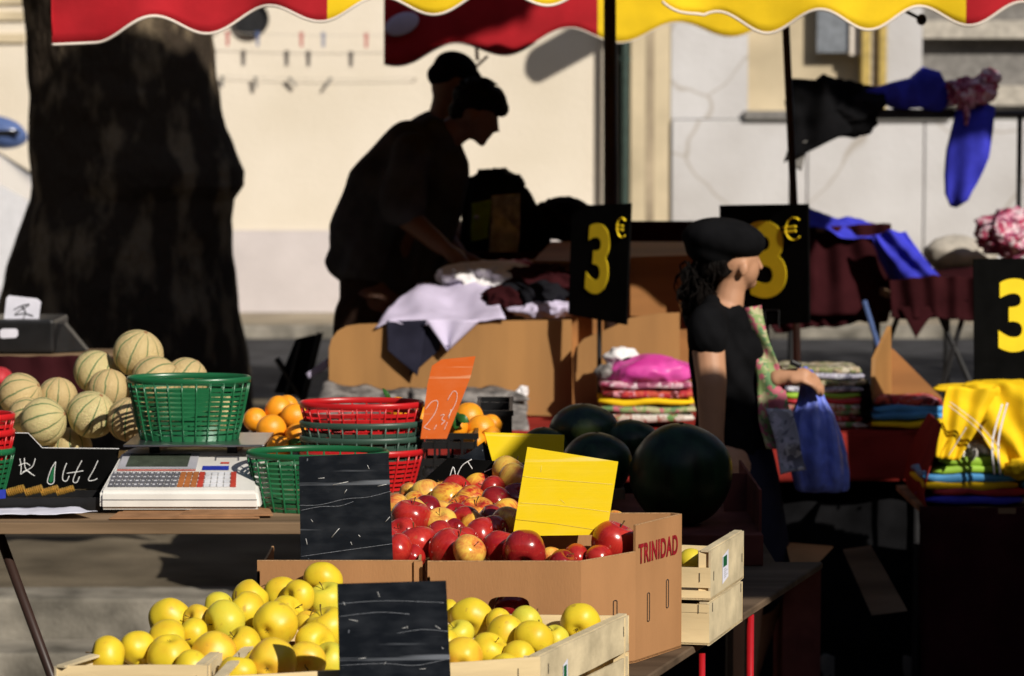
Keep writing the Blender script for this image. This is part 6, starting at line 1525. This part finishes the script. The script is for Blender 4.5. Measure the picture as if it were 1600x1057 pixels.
stroke(tw, smooth_pts([(22, 484), (34, 478), (46, 476), (30, 486), (24, 492), (38, 490), (52, 494)]), Yc + .048, .8, 'scribble', 'rail'); stroke(tw, smooth_pts([(34, 478), (40, 488), (36, 499)]), Yc + .048, .8, 'scribble', 'rail')
t = thing('stall_table', 'dim table with a brownish red cloth at the far left', 'table', (-1.6, 9.2, ZL))
zz = P(0, 553, Yc).z; bm = BM(); bx(bm, -2.6, P(180, 0, Yc).x, 9.0, 9.44, zz - .03, zz - .003); obj('table_top', bm, 'plank', t)
hang('cloth_front', (-300, 560), (180, 558), (190, 640), (-300, 640), 'burg', 8.98, -.04, nu=40, amp=.02, freq=6, seed=17, fold=(8, .3, .01), parent=t)
for px in (-250, -60): bm = BM(); x = P(px, 0, 9.2).x; tube(bm, [(x, 9.2, zz - .03), (x, 9.2, ZL)], .012, 8); obj('leg', bm, 'rail', t)
bm = BM(); heap(bm, P(2, 592, 8.6), (.035, .05, .035), .1, 9, 7, 4); tag(obj('red_cloth', bm, 'redfold', None, smooth=True), 'rounded red cloth bundle at the left edge above the melons', 'cloth')
bpy.data.objects['red_cloth'].location.z += 0

# dim boards and carton on the ground under the stalls at the right
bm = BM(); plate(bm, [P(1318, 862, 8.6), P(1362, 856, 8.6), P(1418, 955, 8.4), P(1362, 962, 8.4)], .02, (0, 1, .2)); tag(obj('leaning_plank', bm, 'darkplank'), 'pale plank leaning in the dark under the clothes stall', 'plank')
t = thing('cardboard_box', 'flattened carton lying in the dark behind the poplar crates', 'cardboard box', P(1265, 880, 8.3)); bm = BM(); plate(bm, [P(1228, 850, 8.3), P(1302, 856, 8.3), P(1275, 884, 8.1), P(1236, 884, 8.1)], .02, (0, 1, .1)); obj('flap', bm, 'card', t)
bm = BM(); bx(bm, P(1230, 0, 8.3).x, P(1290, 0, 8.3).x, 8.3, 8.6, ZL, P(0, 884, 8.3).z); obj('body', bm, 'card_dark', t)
bm = BM(); sheet(bm, (x0_, 9.44, ZL + .01), (x1_, 9.44, ZL + .01), (x1_, 9.43, ZC - .035), (x0_, 9.43, ZC - .035), 70, 12, .012, 5, 33, .003, (8, 0, .012)); obj('dark_lining', bm, 'blackcl', tcl, smooth=True)  # black sheet stands in for the shade under the table
# remove the unused placeholder table
for o in [o for o in bpy.data.objects if o.type == 'EMPTY' and not o.children]: bpy.data.objects.remove(o)
# dark folded chair left of the men
t = thing('folding_chair', 'dark slanting folding chair left of the bent man', 'chair', P(460, 600, 11.2))
Yf = 11.2
for a, b in (((470, 534), (430, 690)), ((500, 520), (456, 700)), ((432, 560), (520, 700))):
    bm = BM(); tube(bm, [P(*a, Yf), P(b[0], b[1], Yf)], .012, 8); obj('leg', bm, 'rail', t)
bm = BM(); plate(bm, [P(462, 530, Yf), P(505, 520, Yf), P(478, 620, Yf), P(428, 614, Yf)], .02); obj('backrest', bm, 'darkcl', t)
hang('lilac_strip', (478, 584), (512, 560), (514, 574), (482, 592), 'lilac', 9.9, 0, nu=8, nv=4, amp=.01); tag(bpy.data.objects['lilac_strip'], 'strip of lilac cloth sticking out left of the wide board', 'cloth')

# ================================================================== PEOPLE
def J(px, py, Y): return P(px, py, Y)
# ---- bent man
Y = 10.55; s = S(Y)
t = thing('person', 'man in a charcoal shirt bending over the counter, in silhouette', 'person', (P(580, 0, Y).x, Y, 0))
body = [('c', [J(600, 470, Y), J(612, 400, Y), J(640, 310, Y), J(668, 240, Y)], [.15, .155, .155, .13], .72),
        ('c', [J(676, 232, Y), J(722, 196, Y - .02)], [.065, .055]),
        ('e', J(746, 170, Y - .03), (.078, .085, .108), (0, .55, 0)), ('e', J(750, 198, Y - .03), (.052, .052, .058), (0, .9, 0)), ('e', J(760, 190, Y - .03), (.040, .05, .048), (0, .9, 0)),
        ('c', [J(776, 192, Y - .03), J(777, 204, Y - .03)], [.009, .012]), ('e', J(752, 221, Y - .03), (.022, .03, .018), (0, .9, 0)), ('e', J(764, 211, Y - .03), (.016, .024, .010), (0, 1.1, 0)),
        ('e', J(738, 186, Y - .115), (.012, .012, .028), (0, .4, 0)),
        ('c', [J(640, 240, Y - .17), J(625, 330, Y - .22), J(690, 385, Y - .33)], [.062, .05, .034]), ('c', [J(668, 245, Y + .16), J(672, 340, Y + .18), J(716, 398, Y - .05)], [.062, .05, .034]),
        ('c', [J(580, 480, Y - .08), J(560, 640, Y - .06), J(552, 820, Y - .02), J(552, 880, Y - .02)], [.105, .078, .055, .045]), ('c', [J(592, 480, Y + .09), J(590, 640, Y + .1), J(570, 820, Y + .12), J(566, 880, Y + .12)], [.105, .078, .055, .045])]
def hand(base, d, up, ln, side=1, curl=.5):
    """palm and five separate bent fingers"""
    base = Vector(base); d = Vector(d).normalized(); up = Vector(up).normalized(); sd = d.cross(up).normalized() * side; up = sd.cross(d) * side
    out = [('c', [base, base + d * ln * .25, base + d * ln * .48], [.024, .027, .028], 1), ('c', [base + d * ln * .3 + sd * .018, base + d * ln * .5 + sd * .022], [.018, .013]), ('c', [base + d * ln * .3 - sd * .018, base + d * ln * .5 - sd * .022], [.018, .013])]
    for k, (o, l) in enumerate(((-.031, .40), (-.0105, .48), (.0105, .46), (.030, .36))):
        a = base + d * ln * .48 + sd * o; b = a + (d * math.cos(curl) - up * math.sin(curl)) * ln * l * .5; c = b + (d * math.cos(curl * 2) - up * math.sin(curl * 2)) * ln * l * .35; e = c + (d * math.cos(curl * 2.8) - up * math.sin(curl * 2.8)) * ln * l * .25
        out.append(('c', [a, b, c, e], [.0098, .0088, .0080, .0068]))
    a = base + d * ln * .15 - sd * .024; b = a + (d * .7 - sd * .6 - up * .2) * ln * .22; c = b + (d * .9 - up * .3) * ln * .2; out.append(('c', [a, b, c], [.014, .011, .009]))
    return out
body += hand(J(690, 385, Y - .33), (.6, -.3, -.45), (0, -.5, 1), .18) + hand(J(716, 398, Y - .05), (.6, -.4, -.3), (0, -.5, 1), .18, -1)
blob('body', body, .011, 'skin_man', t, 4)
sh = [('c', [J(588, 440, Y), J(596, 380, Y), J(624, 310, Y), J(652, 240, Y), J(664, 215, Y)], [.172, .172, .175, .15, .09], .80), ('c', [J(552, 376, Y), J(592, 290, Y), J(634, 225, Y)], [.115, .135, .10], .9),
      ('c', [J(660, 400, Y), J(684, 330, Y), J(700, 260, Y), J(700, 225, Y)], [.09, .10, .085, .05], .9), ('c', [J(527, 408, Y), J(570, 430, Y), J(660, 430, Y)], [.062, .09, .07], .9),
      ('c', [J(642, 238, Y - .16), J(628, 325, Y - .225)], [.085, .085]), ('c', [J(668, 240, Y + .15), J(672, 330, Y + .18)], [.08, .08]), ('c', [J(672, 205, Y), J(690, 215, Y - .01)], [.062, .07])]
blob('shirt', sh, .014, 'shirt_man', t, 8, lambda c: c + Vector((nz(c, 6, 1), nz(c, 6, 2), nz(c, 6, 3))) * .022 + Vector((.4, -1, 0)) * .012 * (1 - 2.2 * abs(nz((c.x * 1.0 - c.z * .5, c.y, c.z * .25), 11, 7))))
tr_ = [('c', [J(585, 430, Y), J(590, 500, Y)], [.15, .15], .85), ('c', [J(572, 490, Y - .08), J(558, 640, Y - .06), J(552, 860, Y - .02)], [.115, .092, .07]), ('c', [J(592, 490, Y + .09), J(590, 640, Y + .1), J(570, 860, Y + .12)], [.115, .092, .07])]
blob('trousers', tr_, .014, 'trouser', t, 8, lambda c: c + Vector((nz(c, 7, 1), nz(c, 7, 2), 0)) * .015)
hr = [('e', J(745, 158, Y - .03), (.092, .09, .088), (0, .5, 0)), ('e', J(770, 158, Y - .04), (.055, .07, .05), (0, .9, 0)), ('e', J(786, 174, Y - .04), (.024, .05, .028), (0, .9, 0)), ('e', J(722, 172, Y - .03), (.05, .075, .05), (0, .4, 0))]
blob('hair', hr, .009, 'hair', t, 4, lambda c: c + Vector((nz(c, 30, 1), nz(c, 30, 2), nz(c, 30, 3))) * .008)
bm = BM(); q_ = random.Random(9)
for k in range(60):
    th = q_.uniform(-.5, 2.6); a = J(746, 160, Y - .03) + Vector((math.cos(th) * .078, q_.uniform(-.06, .06), math.sin(th) * .078)); d = Vector((math.cos(th) + .5, q_.uniform(-.3, .3), math.sin(th) - .5)).normalized()
    tube(bm, [a, a + d * .018, a + d * .03 + Vector((0, 0, -.006))], [.004, .003, .0008], 4)
obj('loose_hair', bm, 'hair', t, smooth=True)
for dx in (-.08, .14):
    bm = BM(); heap(bm, (P(560, 0, Y).x + .05, Y + dx - .01, .04), (.13, .05, .045), 0, flatten=.85); obj('shoe', bm, 'blackcl', t, smooth=True)
# ---- second man behind
Y = 11.35
t = thing('person', 'second man in a dark cap standing behind the bent man', 'person', (P(690, 0, Y).x, Y, 0))
b2 = [('e', J(706, 128, Y), (.082, .09, .11), (0, .25, 0)), ('e', J(722, 150, Y), (.05, .055, .06), (0, .4, 0)), ('c', [J(690, 200, Y), J(700, 150, Y)], [.066, .058]), ('c', [J(640, 460, Y), J(650, 380, Y), J(668, 290, Y), J(680, 215, Y)], [.15, .15, .16, .12], .8),
      ('c', [J(655, 225, Y - .17), J(645, 330, Y - .2), J(700, 380, Y - .26)], [.06, .05, .035]), ('c', [J(690, 225, Y + .17), J(690, 330, Y + .2), J(730, 390, Y)], [.06, .05, .035]),
      ('c', [J(630, 480, Y - .09), J(640, 650, Y - .1), J(640, 830, Y - .1)], [.10, .078, .05]), ('c', [J(650, 480, Y + .09), J(660, 650, Y + .1), J(660, 830, Y + .1)], [.10, .078, .05]), ('c', [J(738, 134, Y), J(745, 144, Y)], [.008, .013])]
b2 += hand(J(700, 380, Y - .26), (.8, -.2, -.3), (0, -.5, 1), .17) + hand(J(730, 390, Y), (.8, -.2, -.3), (0, -.5, 1), .17, -1)
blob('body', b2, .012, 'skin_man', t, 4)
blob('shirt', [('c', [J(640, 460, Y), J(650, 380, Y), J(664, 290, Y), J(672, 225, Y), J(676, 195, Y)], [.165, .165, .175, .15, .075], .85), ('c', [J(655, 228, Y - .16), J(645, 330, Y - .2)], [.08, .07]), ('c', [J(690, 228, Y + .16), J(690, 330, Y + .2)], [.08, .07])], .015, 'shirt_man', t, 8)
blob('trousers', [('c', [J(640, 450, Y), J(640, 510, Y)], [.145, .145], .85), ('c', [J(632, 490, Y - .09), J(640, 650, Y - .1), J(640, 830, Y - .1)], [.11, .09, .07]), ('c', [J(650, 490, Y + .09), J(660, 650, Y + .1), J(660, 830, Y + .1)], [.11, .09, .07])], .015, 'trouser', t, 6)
blob('cap', [('e', J(712, 108, Y), (.092, .095, .07), (0, .35, 0)), ('e', J(735, 112, Y), (.055, .07, .016), (0, .5, 0)), ('e', J(700, 122, Y), (.088, .092, .06), (0, .3, 0))], .009, 'blackcl', t, 4)

# ---- woman with the blue bag
Y = 8.3; BSC[0] = .917; ZW = P(0, 1130, Y).z
t = thing('person', 'young woman in a black beret and black T-shirt walking right with a blue bag', 'person', (P(1140, 0, Y).x, Y, ZL))
bw = [('c', [J(1138, 700, Y), J(1140, 620, Y), J(1135, 540, Y), J(1125, 500, Y)], [.12, .095, .115, .10], .82),
      ('c', [J(1130, 500, Y), J(1142, 450, Y), J(1150, 425, Y)], [.060, .047, .047]),
      ('e', J(1146, 400, Y), (.080, .072, .088), (0, .12, 0)), ('e', J(1164, 416, Y), (.046, .05, .066), (0, -.1, 0)), ('e', J(1168, 440, Y + .02), (.030, .034, .026)),
      ('c', [J(1184, 404, Y + .05), J(1188, 418, Y + .06)], [.006, .010]), ('e', J(1178, 432, Y + .05), (.014, .016, .008)), ('e', J(1181, 398, Y + .04), (.012, .03, .010)),
      ('e', J(1162, 421, Y - .062), (.015, .010, .024), (0, .2, 0)),
      # near arm, hanging
      ('c', [J(1104, 515, Y - .12), J(1112, 600, Y - .17), J(1112, 680, Y - .18), J(1122, 740, Y - .15)], [.055, .048, .039, .026]),
      # far arm, forearm forward
      ('c', [J(1150, 515, Y + .12), J(1190, 610, Y + .10), J(1213, 592, Y - .07)], [.05, .040, .026]),
      ('c', [J(1130, 730, Y - .06), J(1165, 920, Y - .1), J(1150, 1185, Y - .05)], [.10, .062, .036]), ('c', [J(1150, 730, Y + .08), J(1200, 920, Y + .1), J(1130, 1170, Y + .12)], [.10, .062, .036]),
      ('c', [J(1150, 1185, Y - .05), J(1200, 1200, Y - .05)], [.036, .028]), ('c', [J(1130, 1170, Y + .12), J(1175, 1195, Y + .12)], [.036, .028])]
bw += hand(J(1213, 590, Y - .07), (.97, -.15, .05), (.1, -.45, 1), .165, 1, .5) + hand(J(1122, 740, Y - .15), (.25, -.1, -1), (0, -1, .1), .16, 1, .3)
blob('body', bw, .0055, 'skin', t, 3)
sh = [('c', [J(1138, 712, Y), J(1138, 640, Y), J(1130, 560, Y), J(1124, 510, Y)], [.135, .115, .132, .118], .86), ('c', [J(1158, 600, Y), J(1165, 545, Y)], [.085, .09], .9), ('c', [J(1160, 690, Y), J(1168, 640, Y)], [.10, .09], .9),
      ('c', [J(1104, 505, Y - .10), J(1106, 530, Y - .135)], [.066, .066]), ('c', [J(1105, 500, Y - .08), J(1150, 500, Y + .1)], [.058, .058]), ('c', [J(1152, 508, Y + .11), J(1164, 540, Y + .12)], [.060, .058]), ('c', [J(1116, 485, Y - .02), J(1124, 497, Y)], [.052, .066])]
blob('t_shirt', sh, .009, 'blackcl', t, 4, lambda c: c + Vector((nz(c, 7, 1), nz(c, 7, 2), nz(c, 7, 3))) * .012 + Vector((.3, -1, 0)) * .009 * (1 - 2.2 * abs(nz((c.x + c.z * .6, c.y, c.z * .4), 15, 7))))
blob('skirt', [('c', [J(1140, 690, Y), J(1150, 760, Y), J(1165, 850, Y), J(1168, 900, Y)], [.135, .155, .16, .165], .85)], .012, 'navycl', t, 5, lambda c: c + Vector((math.sin(c.x * 60) * .2, nz(c, 7, 2), 0)) * .02)
blob('beret', [('e', J(1130, 374, Y), (.136, .125, .070), (0, .10, 0)), ('e', J(1150, 382, Y), (.098, .094, .062), (0, -.1, 0)), ('e', J(1112, 394, Y), (.09, .095, .055), (0, .3, 0)), ('e', J(1172, 384, Y), (.05, .06, .032), (0, -.6, 0))], .009, 'blackcl', t, 6)
blob('hair', [('e', J(1120, 412, Y), (.075, .08, .06)), ('e', J(1094, 440, Y + .01), (.065, .06, .065)), ('e', J(1086, 462, Y + .02), (.05, .05, .06)), ('c', [J(1088, 470, Y + .03), J(1085, 500, Y + .04), J(1092, 520, Y + .03)], [.042, .030, .012])], .008, 'hair', t, 2, lambda c: c + Vector((nz(c, 26, 1), nz(c, 26, 2), nz(c, 26, 3))) * .022)
bm = BM(); q_ = random.Random(5)
for k in range(46):
    a = J(1082 + q_.uniform(-12, 34), 415 + q_.uniform(-8, 30), Y + q_.uniform(-.06, .05)); b_ = a + Vector((q_.uniform(-.035, .02), q_.uniform(-.03, .02), q_.uniform(-.05, -.01))); c_ = b_ + Vector((q_.uniform(-.03, .03), q_.uniform(-.02, .02), q_.uniform(-.07, -.02)))
    tube(bm, [a, a.lerp(b_, .5) + Vector((q_.uniform(-.012, .012), 0, .004)), b_, b_.lerp(c_, .5) + Vector((q_.uniform(-.014, .014), 0, 0)), c_], [.004, .0035, .003, .0025, .001], 5)
obj('loose_curls', bm, 'hair', t, smooth=True)
blob('shoes', [('c', [J(1152, 1192, Y - .05), J(1215, 1203, Y - .05)], [.042, .034]), ('c', [J(1132, 1180, Y + .12), J(1192, 1200, Y + .12)], [.042, .034]), ('c', [J(1140, 1195, Y - .05), J(1140, 1190, Y + .12)], [.004, .004])][:2], .009, 'blackcl', t, 4)
BSC[0] = 1.0
# black object held with the bag
bm = BM(); box(bm, J(1243, 569, Y - .10), (.034, .016, .016), Euler((0, .4, 0)).to_matrix(), bev=.005); tag(obj('black_purse', bm, 'blackp'), 'small black purse held in the hand with the blue bag', 'purse')
# blue bag
t = thing('plastic_bag', 'thin blue plastic carrier bag hanging from the hand of the woman', 'bag', P(1280, 770, Y)); Yg = Y - .03
bm = BM(); n_ = 40
prof = [(578, 1262, 7, .008), (600, 1266, 15, .012), (625, 1268, 22, .02), (650, 1270, 34, .035), (680, 1272, 42, .05), (710, 1276, 46, .06), (740, 1281, 45, .06), (762, 1284, 42, .05), (771, 1286, 36, .035)]
rings = []
for k in range(len(prof) - 1):
    for u in (0, .33, .66):
        py, px, hw, dp = [prof[k][i] * (1 - u) + prof[k + 1][i] * u for i in range(4)]
        c = P(px, py, Yg); rings.append([bm.verts.new(c + Vector((math.cos(a) * hw * S(Yg), math.sin(a) * dp, 0)) * (1 + .16 * math.sin(7 * a + nz((a, py * .01, 0), 3) * 3) + .1 * nz((math.cos(a) * 2, math.sin(a) * 2, py * .03), 2, 3))) if False else bm.verts.new(c + Vector((math.cos(a) * hw * S(Yg) * (1 + .05 * math.sin(9 * a + py * .02)), math.sin(a) * dp * (1 + .3 * math.sin(8 * a + py * .03)) + .012 * nz((math.cos(a) * 4, py * .05, 0), 1, 4), 0))) for a in [2 * PI * i / n_ for i in range(n_)]])
for a, b in zip(rings, rings[1:]):
    for i in range(n_): bm.faces.new((a[i], a[(i + 1) % n_], b[(i + 1) % n_], b[i]))
bm.faces.new(rings[-1]); obj('bag_body', bm, 'baggie', t, smooth=True)
for dx in (0, 10):
    bm = BM(); tube(bm, [P(1248 + dx, 574, Yg), P(1253 + dx, 588, Yg - .02), P(1262 + dx * .6, 606, Yg)], [.008, .007, .01], 8, flat=.5); obj('handle', bm, 'baggie', t, smooth=True)
t = thing('scarf', 'long green and rose flowered scarf hanging in front of the woman', 'scarf', P(1200, 700, Y)); 
hang('cloth', (1166, 480), (1190, 478), (1246, 700), (1200, 705), 'mixE', Y - .05, -.06, nu=10, nv=40, amp=.03, freq=7, seed=5, fold=(1, 2, .01), parent=t)
hang('lower_cloth', (1196, 640), (1236, 640), (1262, 735), (1218, 745), 'mixD', Y - .12, -.02, nu=10, nv=20, amp=.03, freq=7, seed=6, parent=t)

# ================================================================== final pass
bpy.context.view_layer.update()
